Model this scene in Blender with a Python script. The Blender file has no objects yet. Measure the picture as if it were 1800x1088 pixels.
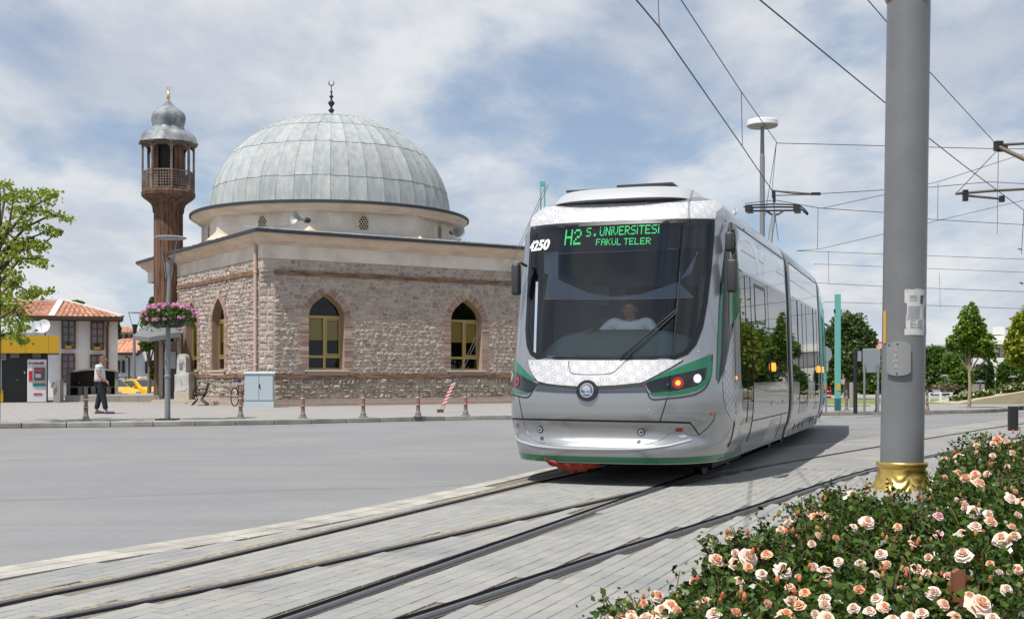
import bpy, bmesh, math, random
import numpy as np
from mathutils import Vector, Matrix, geometry
R = math.radians
random.seed(7); rng = np.random.default_rng(11)
sc = bpy.context.scene
COL = sc.collection
# ------------------------------------------------------------ camera, light, exposure
F, CX, HY, CH = 2107.0, 900.0, 660.0, 1.25      # focal length in photo pixels, centre, horizon, eye height
cam = bpy.data.objects.new('camera', bpy.data.cameras.new('camera')); COL.objects.link(cam)
cam.location = (0, 0, CH); cam.rotation_euler = (R(90), 0, 0)
cam.data.sensor_width = 36; cam.data.lens = 36*F/1800; cam.data.shift_y = (HY-544)/1800
cam.data.clip_start = .1; cam.data.clip_end = 6000
sc.camera = cam
SUN_EL, SUN_DIR = R(64), Vector((-.639, -.770, 0)).normalized()     # SUN_DIR: horizontal direction towards the sun
sd = Vector((SUN_DIR.x*math.cos(SUN_EL), SUN_DIR.y*math.cos(SUN_EL), math.sin(SUN_EL)))
sun = bpy.data.objects.new('sun', bpy.data.lights.new('sun', 'SUN')); COL.objects.link(sun)
sun.data.energy = 5.0; sun.data.angle = R(.53); sun.data.color = (1, .95, .88)
sun.rotation_euler = sd.to_track_quat('Z', 'Y').to_euler()
sc.view_settings.view_transform = 'Standard'; sc.view_settings.look = 'None'
sc.view_settings.exposure = .10; sc.view_settings.gamma = 1
sc.cycles.max_bounces = 7; sc.cycles.transparent_max_bounces = 10
sc.cycles.glossy_bounces = 4; sc.cycles.caustics_reflective = False; sc.cycles.caustics_refractive = False

class NT:
    def __init__(s, tree): s.t = tree; s.n = tree.nodes; s.l = tree.links
    def new(s, typ, **kw):
        n = s.n.new(typ)
        for k, v in kw.items(): setattr(n, k, v)
        return n
    def link(s, a, b): s.l.new(a, b)
    def math(s, op, a, b=None, c=None, clamp=False):
        n = s.new('ShaderNodeMath', operation=op, use_clamp=clamp)
        for i, x in enumerate((a, b, c)):
            if x is None: continue
            if isinstance(x, (int, float)): n.inputs[i].default_value = x
            else: s.link(x, n.inputs[i])
        return n.outputs[0]
    def mixc(s, f, a, b):
        n = s.new('ShaderNodeMix', data_type='RGBA')
        for i, x in ((0, f), (6, a), (7, b)):
            if isinstance(x, (int, float)): n.inputs[i].default_value = x
            elif isinstance(x, (tuple, list)): n.inputs[i].default_value = (*x[:3], 1)
            else: s.link(x, n.inputs[i])
        return n.outputs[2]
    def ramp(s, f, a, b):      # map range to 0..1
        n = s.new('ShaderNodeMapRange', interpolation_type='SMOOTHSTEP'); s.link(f, n.inputs[0])
        n.inputs[1].default_value = a; n.inputs[2].default_value = b
        return n.outputs[0]
    def noise(s, vec, scale, detail=4, rough=.55, out=0, dist=0):
        n = s.new('ShaderNodeTexNoise'); n.inputs['Scale'].default_value = scale
        n.inputs['Detail'].default_value = detail; n.inputs['Roughness'].default_value = rough
        n.inputs['Distortion'].default_value = dist
        if vec is not None: s.link(vec, n.inputs['Vector'])
        return n.outputs[out]
    def mapping(s, vec, scale=(1,1,1), rot=(0,0,0), loc=(0,0,0)):
        n = s.new('ShaderNodeMapping'); s.link(vec, n.inputs[0])
        n.inputs['Scale'].default_value = scale; n.inputs['Rotation'].default_value = rot; n.inputs['Location'].default_value = loc
        return n.outputs[0]

W = bpy.data.worlds.new('World'); sc.world = W; W.use_nodes = True
w = NT(W.node_tree); bg = w.n['Background']; bg.inputs[1].default_value = .088
sky = w.new('ShaderNodeTexSky', sky_type='NISHITA', sun_disc=False)
sky.sun_elevation = SUN_EL; sky.sun_rotation = math.atan2(SUN_DIR.x, SUN_DIR.y) % (2*math.pi)
sky.altitude = 1000; sky.air_density = 1.0; sky.dust_density = 1.2; sky.ozone_density = 1.5
tc = w.new('ShaderNodeTexCoord').outputs['Generated']
sep = w.new('ShaderNodeSeparateXYZ'); w.link(tc, sep.inputs[0])
zz = w.math('ADD', w.math('ABSOLUTE', sep.outputs[2]), .22)
cmb = w.new('ShaderNodeCombineXYZ')
w.link(w.math('DIVIDE', sep.outputs[0], zz), cmb.inputs[0]); w.link(w.math('DIVIDE', sep.outputs[1], zz), cmb.inputs[1])
cv = w.mapping(cmb.outputs[0], (1.25, .8, 1), (0, 0, R(8)), (3.15, 4.4, 0))
n1 = w.noise(cv, 1.35, 9, .56, dist=.25)
n2 = w.noise(w.mapping(cv, (1,1,1), loc=(7,3,1)), 4.2, 8, .55)
dens = w.math('ADD', w.math('MULTIPLY', n1, .74), w.math('MULTIPLY', n2, .26))
cover = w.ramp(dens, .375, .555)
shade = w.ramp(w.noise(w.mapping(cv, loc=(1.1,5.2,2)), 2.3, 7, .6), .35, .66)
ccol = w.mixc(shade, (6.2, 6.55, 7.35), (8.9, 9.0, 9.1))
haze = w.ramp(sep.outputs[2], .16, -.01)
skyc = w.mixc(.42, sky.outputs[0], (5.2, 6.6, 8.6))
skyc = w.mixc(w.math('MULTIPLY', haze, .55), skyc, (6.0, 6.9, 8.2))
w.link(w.mixc(w.math('MULTIPLY', cover, .88), skyc, ccol), bg.inputs[0])

# ------------------------------------------------------------ helpers
def at(u, v, d): return Vector(((u-CX)/F*d, d, CH+(HY-v)/F*d))
def gnd(u, v, z=0.0):
    d = (CH-z)*F/(v-HY); return Vector(((u-CX)/F*d, d, z))
MATS = {}
def mat(name, col=(.5,.5,.5), rough=.6, metal=0, var=.0, vscale=3, col2=None, bump=0, bscale=30, spec=.5,
        emit=None, estr=1, coords='Object', rnd=0, rndcol=None, stretch=(1,1,1), coat=0, trans=0, cutoff=(.35,.65)):
    if name in MATS: return MATS[name]
    m = bpy.data.materials.new(name); m.use_nodes = True; MATS[name] = m
    t = NT(m.node_tree); b = t.n['Principled BSDF']
    b.inputs['Base Color'].default_value = (*col, 1); b.inputs['Roughness'].default_value = rough
    b.inputs['Metallic'].default_value = metal; b.inputs['Specular IOR Level'].default_value = spec
    if coat: b.inputs['Coat Weight'].default_value = coat; b.inputs['Coat Roughness'].default_value = .05
    c = None
    vec = t.new('ShaderNodeTexCoord').outputs[coords] if (var or col2 or bump) else None
    if vec is not None and stretch != (1,1,1): vec = t.mapping(vec, stretch)
    base = col
    if col2:
        c = t.mixc(t.ramp(t.noise(vec, vscale, 6, .6), *cutoff), col, col2); base = c
    if var:
        f = t.noise(vec, vscale*3.1, 5, .6)
        k = t.math('ADD', t.math('MULTIPLY', f, 2*var), 1-var)
        n = t.new('ShaderNodeMix', data_type='RGBA', blend_type='MULTIPLY'); n.inputs[0].default_value = 1
        if c is None: n.inputs[6].default_value = (*col, 1)
        else: t.link(c, n.inputs[6])
        t.link(k, n.inputs[7]); c = n.outputs[2]
    if rnd or rndcol:
        g = t.new('ShaderNodeNewGeometry').outputs['Random Per Island']; oi = t.new('ShaderNodeObjectInfo').outputs['Random']
        s = t.math('FRACT', t.math('ADD', g, oi))
        if rndcol:
            c = t.mixc(s, c if c is not None else col, rndcol)
        if rnd:
            k = t.math('ADD', t.math('MULTIPLY', t.math('FRACT', t.math('MULTIPLY', s, 17.3)), 2*rnd), 1-rnd)
            n = t.new('ShaderNodeMix', data_type='RGBA', blend_type='MULTIPLY'); n.inputs[0].default_value = 1
            if c is None: n.inputs[6].default_value = (*col, 1)
            else: t.link(c, n.inputs[6])
            t.link(k, n.inputs[7]); c = n.outputs[2]
    if c is not None: t.link(c, b.inputs['Base Color'])
    if bump:
        bn = t.new('ShaderNodeBump'); bn.inputs['Strength'].default_value = min(1, bump); bn.inputs['Distance'].default_value = .02*max(1, bump)
        t.link(t.noise(vec, bscale, 6, .6), bn.inputs['Height']); t.link(bn.outputs[0], b.inputs['Normal'])
    if emit: b.inputs['Emission Color'].default_value = (*emit, 1); b.inputs['Emission Strength'].default_value = estr
    if trans:
        b.inputs['Transmission Weight'].default_value = trans
    return m
def leafmat(name, c1, c2, tr=.35, rough=.5):
    if name in MATS: return MATS[name]
    m = bpy.data.materials.new(name); m.use_nodes = True; MATS[name] = m
    t = NT(m.node_tree); b = t.n['Principled BSDF']; out = t.n['Material Output']
    g = t.new('ShaderNodeNewGeometry').outputs['Random Per Island']
    c = t.mixc(g, c1, c2)
    t.link(c, b.inputs['Base Color']); b.inputs['Roughness'].default_value = rough; b.inputs['Specular IOR Level'].default_value = .35
    tl = t.new('ShaderNodeBsdfTranslucent'); t.link(c, tl.inputs[0])
    mx = t.new('ShaderNodeMixShader'); mx.inputs[0].default_value = tr
    t.link(b.outputs[0], mx.inputs[1]); t.link(tl.outputs[0], mx.inputs[2]); t.link(mx.outputs[0], out.inputs[0])
    return m
def glassmat(name, tint, refl=.06, blend=.35):
    m = bpy.data.materials.new(name); m.use_nodes = True; MATS[name] = m
    t = NT(m.node_tree); out = t.n['Material Output']; t.n.remove(t.n['Principled BSDF'])
    tr = t.new('ShaderNodeBsdfTransparent'); tr.inputs[0].default_value = (*tint, 1)
    gl = t.new('ShaderNodeBsdfGlossy'); gl.inputs['Roughness'].default_value = .01; gl.inputs[0].default_value = (1,1,1,1)
    fr = t.new('ShaderNodeFresnel'); fr.inputs[0].default_value = 1.5
    f = t.math('ADD', fr.outputs[0], refl, clamp=True)
    mx = t.new('ShaderNodeMixShader'); t.link(f, mx.inputs[0]); t.link(tr.outputs[0], mx.inputs[1]); t.link(gl.outputs[0], mx.inputs[2])
    t.link(mx.outputs[0], out.inputs[0]); return m

def props(o, label=None, cat=None, group=None, kind=None):
    if label: o['label'] = label
    if cat: o['category'] = cat
    if group: o['group'] = group
    if kind: o['kind'] = kind
    return o
def thing(name, label, cat, loc=(0,0,0), rz=0, group=None):
    o = bpy.data.objects.new(name, None); COL.objects.link(o); o.location = loc; o.rotation_euler = (0,0,rz)
    o.empty_display_size = .2
    return props(o, label, cat, group)
def copy_tree(o, parent=None, loc=None, rz=None, label=None):
    c = o.copy(); COL.objects.link(c)
    if parent: c.parent = parent
    for ch in list(o.children): copy_tree(ch, c)
    if loc is not None: c.location = loc
    if rz is not None: c.rotation_euler = (0,0,rz)
    if label: c['label'] = label
    return c
class MB:
    def __init__(s): s.v = []; s.f = []; s.mi = []
    def add(s, vs, fs, mi=0):
        b = len(s.v); s.v += [tuple(p) for p in vs]; s.f += [tuple(i+b for i in f) for f in fs]; s.mi += [mi]*len(fs); return s
    def box(s, c, size, rz=0, mi=0, M=None, taper=1):
        x, y, z = size[0]/2, size[1]/2, size[2]/2
        vs = [Vector((i*x*(taper if k > 0 else 1), j*y*(taper if k > 0 else 1), k*z)) for k in (-1,1) for j in (-1,1) for i in (-1,1)]
        if M is None: M = Matrix.Rotation(rz, 3, 'Z')
        vs = [M @ p + Vector(c) for p in vs]
        return s.add(vs, [(0,2,3,1),(4,5,7,6),(0,1,5,4),(1,3,7,5),(3,2,6,7),(2,0,4,6)], mi)
    def bar(s, a, b, wd, ht, mi=0, up=(0,0,1)):
        a = Vector(a); b = Vector(b); d = b-a; L = d.length
        if L < 1e-6: return s
        d /= L; up = Vector(up)
        if abs(d.dot(up)) > .99: up = Vector((0,1,0))
        x = d.cross(up).normalized(); z = x.cross(d)
        M = Matrix((x, d, z)).transposed()
        return s.box((a+b)/2, (wd, L, ht), M=M, mi=mi)
    def tube(s, pts, r, n=8, mi=0, caps=True):
        pts = [Vector(p) for p in pts]; m = len(pts)
        rs = r if isinstance(r, (list, tuple)) else [r]*m
        vs = []; prev = None
        for i, p in enumerate(pts):
            d = (pts[min(i+1,m-1)]-pts[max(i-1,0)]).normalized()
            if prev is None:
                prev = d.orthogonal().normalized()
            x = (prev - d*prev.dot(d)).normalized(); y = d.cross(x); prev = x
            vs += [p + (x*math.cos(2*math.pi*k/n) + y*math.sin(2*math.pi*k/n))*rs[i] for k in range(n)]
        fs = [(i*n+k, i*n+(k+1)%n, (i+1)*n+(k+1)%n, (i+1)*n+k) for i in range(m-1) for k in range(n)]
        if caps: fs += [tuple(range(n-1,-1,-1)), tuple(range((m-1)*n, m*n))]
        return s.add(vs, fs, mi)
    def lathe(s, prof, n=24, c=(0,0,0), mi=0, M=None, lobes=0, ph=0):
        vs = []
        for (r, z) in prof:
            for k in range(n):
                a = 2*math.pi*k/n + ph; rr = r*(1+lobes*(abs(math.cos(4*a))-.5)) if lobes else r
                p = Vector((rr*math.cos(a), rr*math.sin(a), z))
                if M is not None: p = M @ p
                vs.append(p + Vector(c))
        m = len(prof)
        fs = [(i*n+k, i*n+(k+1)%n, (i+1)*n+(k+1)%n, (i+1)*n+k) for i in range(m-1) for k in range(n)]
        if prof[0][0] > 1e-4: fs.append(tuple(range(n-1,-1,-1)))
        if prof[-1][0] > 1e-4: fs.append(tuple(range((m-1)*n, m*n)))
        return s.add(vs, fs, mi)
    def prism(s, poly, z0, z1, mi=0):      # 2D polygon (ccw) extruded in z
        n = len(poly); vs = [(x, y, z0) for x, y in poly] + [(x, y, z1) for x, y in poly]
        return s.add(vs, [tuple(range(n-1,-1,-1)), tuple(range(n, 2*n))] + [(i, (i+1)%n, n+(i+1)%n, n+i) for i in range(n)], mi)
    def prism_y(s, poly, y0, y1, mi=0):    # polygon in x,z extruded along y
        n = len(poly); vs = [(x, y0, z) for x, z in poly] + [(x, y1, z) for x, z in poly]
        return s.add(vs, [tuple(range(n)), tuple(range(2*n-1, n-1, -1))] + [((i+1)%n, i, n+i, n+(i+1)%n) for i in range(n)], mi)
    def xform(s, M):
        s.v = [tuple(M @ Vector(p)) for p in s.v]; return s
    def build(s, name, mats, parent=None, smooth=None, world=False, kind=None, label=None):
        me = bpy.data.meshes.new(name)
        vs = s.v
        if world and parent is not None:
            Mi = (Matrix.Translation(parent.location) @ Matrix.Rotation(parent.rotation_euler.z, 4, 'Z')).inverted()
            vs = [tuple(Mi @ Vector(p)) for p in vs]
        me.from_pydata(vs, [], s.f)
        mats = mats if isinstance(mats, (list, tuple)) else [mats]
        for m in mats: me.materials.append(m)
        if len(mats) > 1: me.polygons.foreach_set('material_index', s.mi)
        me.update()
        if smooth: shade(me, smooth)
        o = bpy.data.objects.new(name, me); COL.objects.link(o)
        if parent is not None: o.parent = parent
        return props(o, label, kind=kind)
def shade(me, ang=35):
    me.polygons.foreach_set('use_smooth', [True]*len(me.polygons))
    bm = bmesh.new(); bm.from_mesh(me); a = R(ang)
    for e in bm.edges:
        if len(e.link_faces) == 2 and e.calc_face_angle(0) > a: e.smooth = False
    bm.to_mesh(me); bm.free()
def bevel(o, wd=.01, seg=2):
    m = o.modifiers.new('bevel', 'BEVEL'); m.width = wd; m.segments = seg; m.limit_method = 'ANGLE'; return o
def npmesh(name, V, Q, m, parent=None, kind=None, label=None):
    """fast mesh from numpy verts (n,3) and quads/tris (m,k)"""
    V = np.asarray(V, dtype=np.float32); Q = np.asarray(Q, dtype=np.int32); k = Q.shape[1]
    me = bpy.data.meshes.new(name); me.vertices.add(len(V)); me.vertices.foreach_set('co', V.ravel())
    me.loops.add(Q.size); me.loops.foreach_set('vertex_index', Q.ravel())
    me.polygons.add(len(Q)); me.polygons.foreach_set('loop_start', np.arange(0, Q.size, k, dtype=np.int32))
    me.polygons.foreach_set('loop_total', np.full(len(Q), k, dtype=np.int32))
    me.materials.append(m); me.update(calc_edges=True)
    o = bpy.data.objects.new(name, me); COL.objects.link(o)
    if parent is not None: o.parent = parent
    return props(o, label, kind=kind)
def leaves(P, size, aspect=.6, jit=.4, up=0.0):
    """diamond leaves at points P: returns V,Q"""
    n = len(P); d = rng.normal(size=(n,3)); d[:,2] *= .7; d /= np.linalg.norm(d, axis=1)[:,None]
    e = rng.normal(size=(n,3)); e[:,2] += up; e -= d*np.sum(d*e, axis=1)[:,None]; e /= np.linalg.norm(e, axis=1)[:,None]
    nrm = np.cross(d, e)
    s = (size*(1+jit*rng.uniform(-1,1,n)))[:,None]
    V = np.stack([P-d*s*.5, P+e*s*.5*aspect+nrm*s*.08, P+d*s*.5, P-e*s*.5*aspect+nrm*s*.08], axis=1).reshape(-1,3)
    Q = np.arange(4*n).reshape(n,4); return V, Q
def text_mesh(s, size=1, bold=0, shear=0, extrude=0, align='CENTER', spacing=1):
    c = bpy.data.curves.new('t', 'FONT'); c.body = s; c.size = size; c.offset = bold; c.shear = shear; c.extrude = extrude
    c.align_x = align; c.align_y = 'CENTER'; c.space_character = spacing; c.resolution_u = 3
    o = bpy.data.objects.new('t', c); COL.objects.link(o); bpy.context.view_layer.update()
    me = bpy.data.meshes.new_from_object(o.evaluated_get(bpy.context.evaluated_depsgraph_get()))
    vs = [v.co.copy() for v in me.vertices]; fs = [tuple(p.vertices) for p in me.polygons]
    bpy.data.objects.remove(o); bpy.data.curves.remove(c); bpy.data.meshes.remove(me)
    return vs, fs
def catmull(P, n=8, closed=False):
    P = [np.array(p, float) for p in P]; out = []; m = len(P)
    for i in range(m if closed else m-1):
        if closed: a, b, c, d = P[i-1], P[i], P[(i+1)%m], P[(i+2)%m]
        else: a, b, c, d = P[max(i-1,0)], P[i], P[i+1], P[min(i+2,m-1)]
        for k in range(n):
            t = k/n
            out.append(.5*((2*b)+(-a+c)*t+(2*a-5*b+4*c-d)*t*t+(-a+3*b-3*c+d)*t**3))
    if not closed: out.append(P[-1])
    return out
def skin_mesh(verts, edges, radii, root=0, sub=2):
    me = bpy.data.meshes.new('s'); me.from_pydata(verts, edges, [])
    o = bpy.data.objects.new('s', me); COL.objects.link(o)
    m = o.modifiers.new('k', 'SKIN'); m.use_smooth_shade = True
    for i, r in enumerate(radii):
        r = r if isinstance(r, tuple) else (r, r)
        me.skin_vertices[0].data[i].radius = r; me.skin_vertices[0].data[i].use_root = (i == root)
    s = o.modifiers.new('d', 'SUBSURF'); s.levels = sub; s.render_levels = sub
    bpy.context.view_layer.update()
    r = bpy.data.meshes.new_from_object(o.evaluated_get(bpy.context.evaluated_depsgraph_get()))
    bpy.data.objects.remove(o); bpy.data.meshes.remove(me)
    r.polygons.foreach_set('use_smooth', [True]*len(r.polygons)); r.materials.clear()
    return r
def obj_from(name, me, m, parent=None, loc=None):
    if m is not None and len(me.materials) == 0: me.materials.append(m)
    o = bpy.data.objects.new(name, me); COL.objects.link(o)
    if parent is not None: o.parent = parent
    if loc is not None: o.location = loc
    return o

# ------------------------------------------------------------ ground, road, paving, rails
def asphalt():
    m = bpy.data.materials.new('asphalt'); m.use_nodes = True; MATS['asphalt'] = m
    t = NT(m.node_tree); b = t.n['Principled BSDF']; vec = t.new('ShaderNodeTexCoord').outputs['Object']
    c = t.mixc(t.ramp(t.noise(vec, .35, 5, .6), .3, .7), (.175,.18,.19), (.215,.217,.222))
    st = t.noise(t.mapping(vec, (.12, 2.2, 1), (0,0,R(-20))), 1.0, 5, .6)
    c = t.mixc(t.math('MULTIPLY', t.ramp(st, .45, .68), .5), c, (.16,.165,.175))
    c = t.mixc(t.math('MULTIPLY', t.ramp(t.noise(vec, 55, 4, .8), .42, .62), .45), c, (.29,.29,.29))
    c = t.mixc(t.math('MULTIPLY', t.ramp(t.noise(vec, 28, 4, .8), .55, .7), .4), c, (.10,.10,.105))
    c = t.mixc(t.math('MULTIPLY', t.ramp(t.noise(vec, .9, 5, .75, dist=1.5), .60, .68), .22), c, (.12,.12,.125))
    # seams between asphalt lanes
    sp = t.new('ShaderNodeSeparateXYZ'); t.link(t.mapping(vec, rot=(0,0,R(-21))), sp.inputs[0])
    wob = t.math('MULTIPLY', t.noise(vec, .5, 2), .5)
    y = t.math('ADD', sp.outputs[1], wob)
    fr = t.math('ABSOLUTE', t.math('SUBTRACT', t.math('FRACT', t.math('DIVIDE', t.math('ADD', y, 1.9), 6.1)), .5))
    c = t.mixc(t.math('MULTIPLY', t.ramp(fr, .012, .002), .45), c, (.1,.1,.105))
    t.link(c, b.inputs['Base Color']); b.inputs['Roughness'].default_value = .85; b.inputs['Specular IOR Level'].default_value = .3
    bn = t.new('ShaderNodeBump'); bn.inputs['Strength'].default_value = .35; bn.inputs['Distance'].default_value = .01
    t.link(t.noise(vec, 70, 4, .7), bn.inputs['Height']); t.link(bn.outputs[0], b.inputs['Normal'])
    return m
def sheet(name, poly, z, m, kind='structure'):
    tris = geometry.tessellate_polygon([[Vector((x,y,0)) for x,y in poly]])
    mb = MB(); mb.v = [(x,y,z) for x,y in poly]
    for t in tris:
        a, b, c = [Vector(mb.v[i]) for i in t]
        mb.f.append(tuple(t) if (b-a).cross(c-a).z > 0 else tuple(reversed(t)))
    mb.mi = [0]*len(mb.f)
    return mb.build(name, m, kind=kind)
sheet('ground', [(-2500,-400),(2500,-400),(2500,3000),(-2500,3000)], -.6, mat('earth', (.22,.21,.18), .95, var=.3, vscale=.2))
sheet('road', [(-70,-20),(70,-20),(70,70),(-70,70)], -.006, asphalt())
A = catmull([(-3.75,4.4),(-2.79,6.535),(-1.965,8.28),(.217,13.86),(1.41,16.8),(3.0,21.3),(4.5,26),(5.6,31),(6.2,37)], 10)
C = catmull([(-2.05,4.2),(-1.14,6.15),(1.14,12.03),(1.85,13.9),(2.95,16.7),(4.45,20.9),(5.95,25.6),(7.05,30.8),(7.7,37)], 10)
B = catmull([(-3.45,4.4),(-2.34,6.15),(-1.69,7.14),(-.644,9.05),(1.185,12.48),(3.3,16.16),(6.47,21.07),(9.3,25.3),(13.2,31),(20,40)], 10)
D = catmull([(-1.5,4.4),(-.485,6.15),(.814,8.58),(1.845,10.45),(4.85,15.96),(7.7,20.3),(10.5,24.5),(14.4,30.1),(21.2,39.2)], 10)
zone = [(-5.0,4.0),(-4.42,5.4),(-3.31,7.75),(-1.92,10.1),(-.55,13.3),(1.0,17.5),(2.2,20.6),(4.1,20.4),(6.0,22.6),(8.8,26.9),(12.6,32.3),(17,38.5),(24,39),(14,24),(30,22),(30,4)]
sheet('track_bed', zone, 0.0, mat('track_mortar', (.17,.155,.13), .95, var=.35, vscale=4, bump=.6, bscale=60))
def offset_line(P, o):
    out = []
    for i in range(len(P)):
        d = np.array(P[min(i+1,len(P)-1)])-np.array(P[max(i-1,0)]); d /= np.linalg.norm(d)
        out.append(np.array(P[i])+np.array((d[1],-d[0]))*o)
    return out
def ribbon(mb, P, o0, o1, z0, z1=None, mi=0, wob=0):
    a = offset_line(P, o0); b = offset_line(P, o1); z1 = z0 if z1 is None else z1
    n = len(P); J = lambda: random.uniform(-wob, wob)
    mb.add([(p[0]+J(), p[1]+J(), z0) for p in a]+[(p[0]+J(), p[1]+J(), z1) for p in b], [(i, n+i, n+i+1, i+1) for i in range(n-1)], mi)
def resample(P, step):
    P = [np.array(p) for p in P]; out = [P[0]]; acc = 0
    for a, b in zip(P, P[1:]):
        L = np.linalg.norm(b-a); 
        while acc+L >= step:
            a = a+(b-a)*((step-acc)/L); L = np.linalg.norm(b-a); out.append(a); acc = 0
        acc += L
    return out
m_rail = mat('rail_steel', (.09,.09,.10), .5, .6, var=.35, vscale=5)
m_head = mat('rail_head_polished', (.22,.225,.24), .35, .85, var=.2, vscale=8)
m_rub = mat('rail_groove_rubber', (.006,.006,.007), 1, spec=.05)
m_grit = mat('sand_grit', (.42,.35,.24), .95, col2=(.22,.2,.17), vscale=18, bump=1, bscale=90)
m_mort = mat('dark_joint', (.085,.075,.062), .95, var=.5, vscale=14, bump=.8, bscale=80)
for nm, P, g, lab in (('rail', A, 0, 'A'), ('rail', C, 1, 'C'), ('rail', B, 0, 'B'), ('rail', D, 1, 'D')):
    P = resample(P, .12)
    P = [p for p in P]
    mb = MB(); s = 1
    fade = .004*{'A':0,'B':1,'C':2,'D':3}[lab]*0+.0006*('ABCD'.index(lab))
    if g:   # right rails: wide dark groove on the left, steel on the right
        ribbon(mb, P, -.09, .075, .004+fade, mi=2, wob=.006)
        ribbon(mb, P, -.072, -.005, .012+fade, mi=1)
        ribbon(mb, P, -.005, .0, .008+fade, .018+fade, mi=0)
        ribbon(mb, P, .0, .026, .018+fade, mi=3); ribbon(mb, P, .026, .05, .018+fade, .013+fade, mi=0)
        ribbon(mb, P, .05, .056, .013+fade, .005, mi=0)
    else:
        ribbon(mb, P, -.125, -.035, .0105+fade, mi=4, wob=.012)
        ribbon(mb, P, -.04, .045, .0055+fade, mi=2, wob=.004)
        ribbon(mb, P, -.04, -.036, .006+fade, .0135+fade, mi=0)
        ribbon(mb, P, -.036, -.008, .0135+fade, mi=0); ribbon(mb, P, -.008, .014, .015+fade, mi=3)
        ribbon(mb, P, .014, .018, .015+fade, .008+fade, mi=0); ribbon(mb, P, .018, .042, .0082+fade, mi=1)
    o = mb.build('rail', [m_rail, m_rub, m_mort, m_head, m_grit])
    props(o, {'A':'steel groove rail leftmost in the paving, running under the left side of the tram',
              'B':'steel groove rail with sandy edge that crosses over beneath the tram nose to the right',
              'C':'steel groove rail with wide black groove, second from the roses, running under the tram',
              'D':'steel groove rail with wide black groove, nearest to the rose bushes'}[lab], 'rail', 'tram rails set in the paving')
# kerb band between asphalt and paving
mb = MB(); band = resample(catmull([(-5.0,4.0),(-4.42,5.4),(-3.31,7.75),(-1.92,10.1),(-.55,13.3),(1.0,17.5)], 10), .5)
m_band = mat('pale_kerb_stone', (.42,.40,.35), .9, col2=(.29,.28,.255), vscale=2.0, var=.22, bump=.4, bscale=50)
band_root = thing('edging', 'pale flush stone edging between the asphalt road and the block paving', 'edging')
for a, b in zip(band, band[1:]):
    n = np.array((b[1]-a[1], -(b[0]-a[0]))); n /= np.linalg.norm(n); e = (b-a)*.012
    for o0, o1 in ((-.02,.17),(.18,.36)):
        if a[1] > 13 and o0 > .1: continue
        q = [a+e+n*o0, b-e+n*o0, b-e+n*o1, a+e+n*o1]
        m2 = MB(); m2.prism([tuple(p) for p in q][::-1] if False else [tuple(p) for p in (q[0],q[3],q[2],q[1])], 0.001, .0105)
        m2.build('kerb_stone', m_band, band_root)
# block paving
m_pave = bpy.data.materials.new('paving_block'); m_pave.use_nodes = True
t = NT(m_pave.node_tree); b_ = t.n['Principled BSDF']; vec = t.new('ShaderNodeNewGeometry').outputs['Position']
rn = t.math('FRACT', t.math('ADD', t.new('ShaderNodeNewGeometry').outputs['Random Per Island'], t.new('ShaderNodeObjectInfo').outputs['Random']))
c = t.mixc(rn, (.25,.25,.238), (.295,.292,.275))
c = t.mixc(t.ramp(t.noise(vec, .8, 5, .6), .45, .75), c, (.19,.2,.21))
c = t.mixc(t.math('MULTIPLY', t.ramp(t.noise(vec, 1.7, 6, .7), .52, .7), .7), c, (.33,.305,.25))
c = t.mixc(t.math('MULTIPLY', t.ramp(t.noise(t.mapping(vec, (3,14,1), (0,0,R(66))), 3, 5, .7), .45, .7), .45), c, (.19,.195,.20))
c = t.mixc(t.math('MULTIPLY', t.ramp(t.noise(vec, .35, 4, .6), .5, .8), .4), c, (.2,.2,.2))
t.link(c, b_.inputs['Base Color']); b_.inputs['Roughness'].default_value = .88
bn = t.new('ShaderNodeBump'); bn.inputs['Strength'].default_value = .5; bn.inputs['Distance'].default_value = .006
t.link(t.noise(vec, 45, 5, .65), bn.inputs['Height']); t.link(bn.outputs[0], b_.inputs['Normal'])
paving = thing('paving', None, None); paving['kind'] = 'structure'
dp = np.array((.375,.927)); dp /= np.linalg.norm(dp); dn = np.array((dp[1],-dp[0]))
rails_np = [np.array(resample(P, .1)) for P in (A,B,C,D)]
edge_np = np.array(resample(catmull([(-5.0,4.0),(-4.42,5.4),(-3.31,7.75),(-1.92,10.1),(-.55,13.3),(1.0,17.5),(2.2,20.6)],10), .1))
BL, BW = .205, .104
blocks = []
for i in range(-60, 90):
    for j in range(15, 90):
        c0 = dn*(i*BW) + dp*((j+.5*(i % 2))*BL)
        x, y = c0
        if y < 5.3 or y > 16: continue
        u = CX+F*x/y
        if u < -60 or u > 1900: continue
        if u > 1500 and y < 9: continue
        if x > 1.1+(y-6.2)*.62 + .8: continue
        k = np.argmin(np.hypot(edge_np[:,0]-x, edge_np[:,1]-y)); e = edge_np[k]; tn = edge_np[min(k+1,len(edge_np)-1)]-edge_np[max(k-1,0)]
        tn /= np.linalg.norm(tn); side = (x-e[0])*tn[1]-(y-e[1])*tn[0]
        if side < .40: continue
        dm = []
        bad = False
        for r_, lim0 in zip(rails_np, (.145,.125,.13,.125)):
            kk = np.argmin(np.hypot(r_[:,0]-x, r_[:,1]-y)); dd = math.hypot(r_[kk,0]-x, r_[kk,1]-y)
            if dd < lim0-.02: bad = True; break
        if bad: continue
        blocks.append((x, y))
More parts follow.
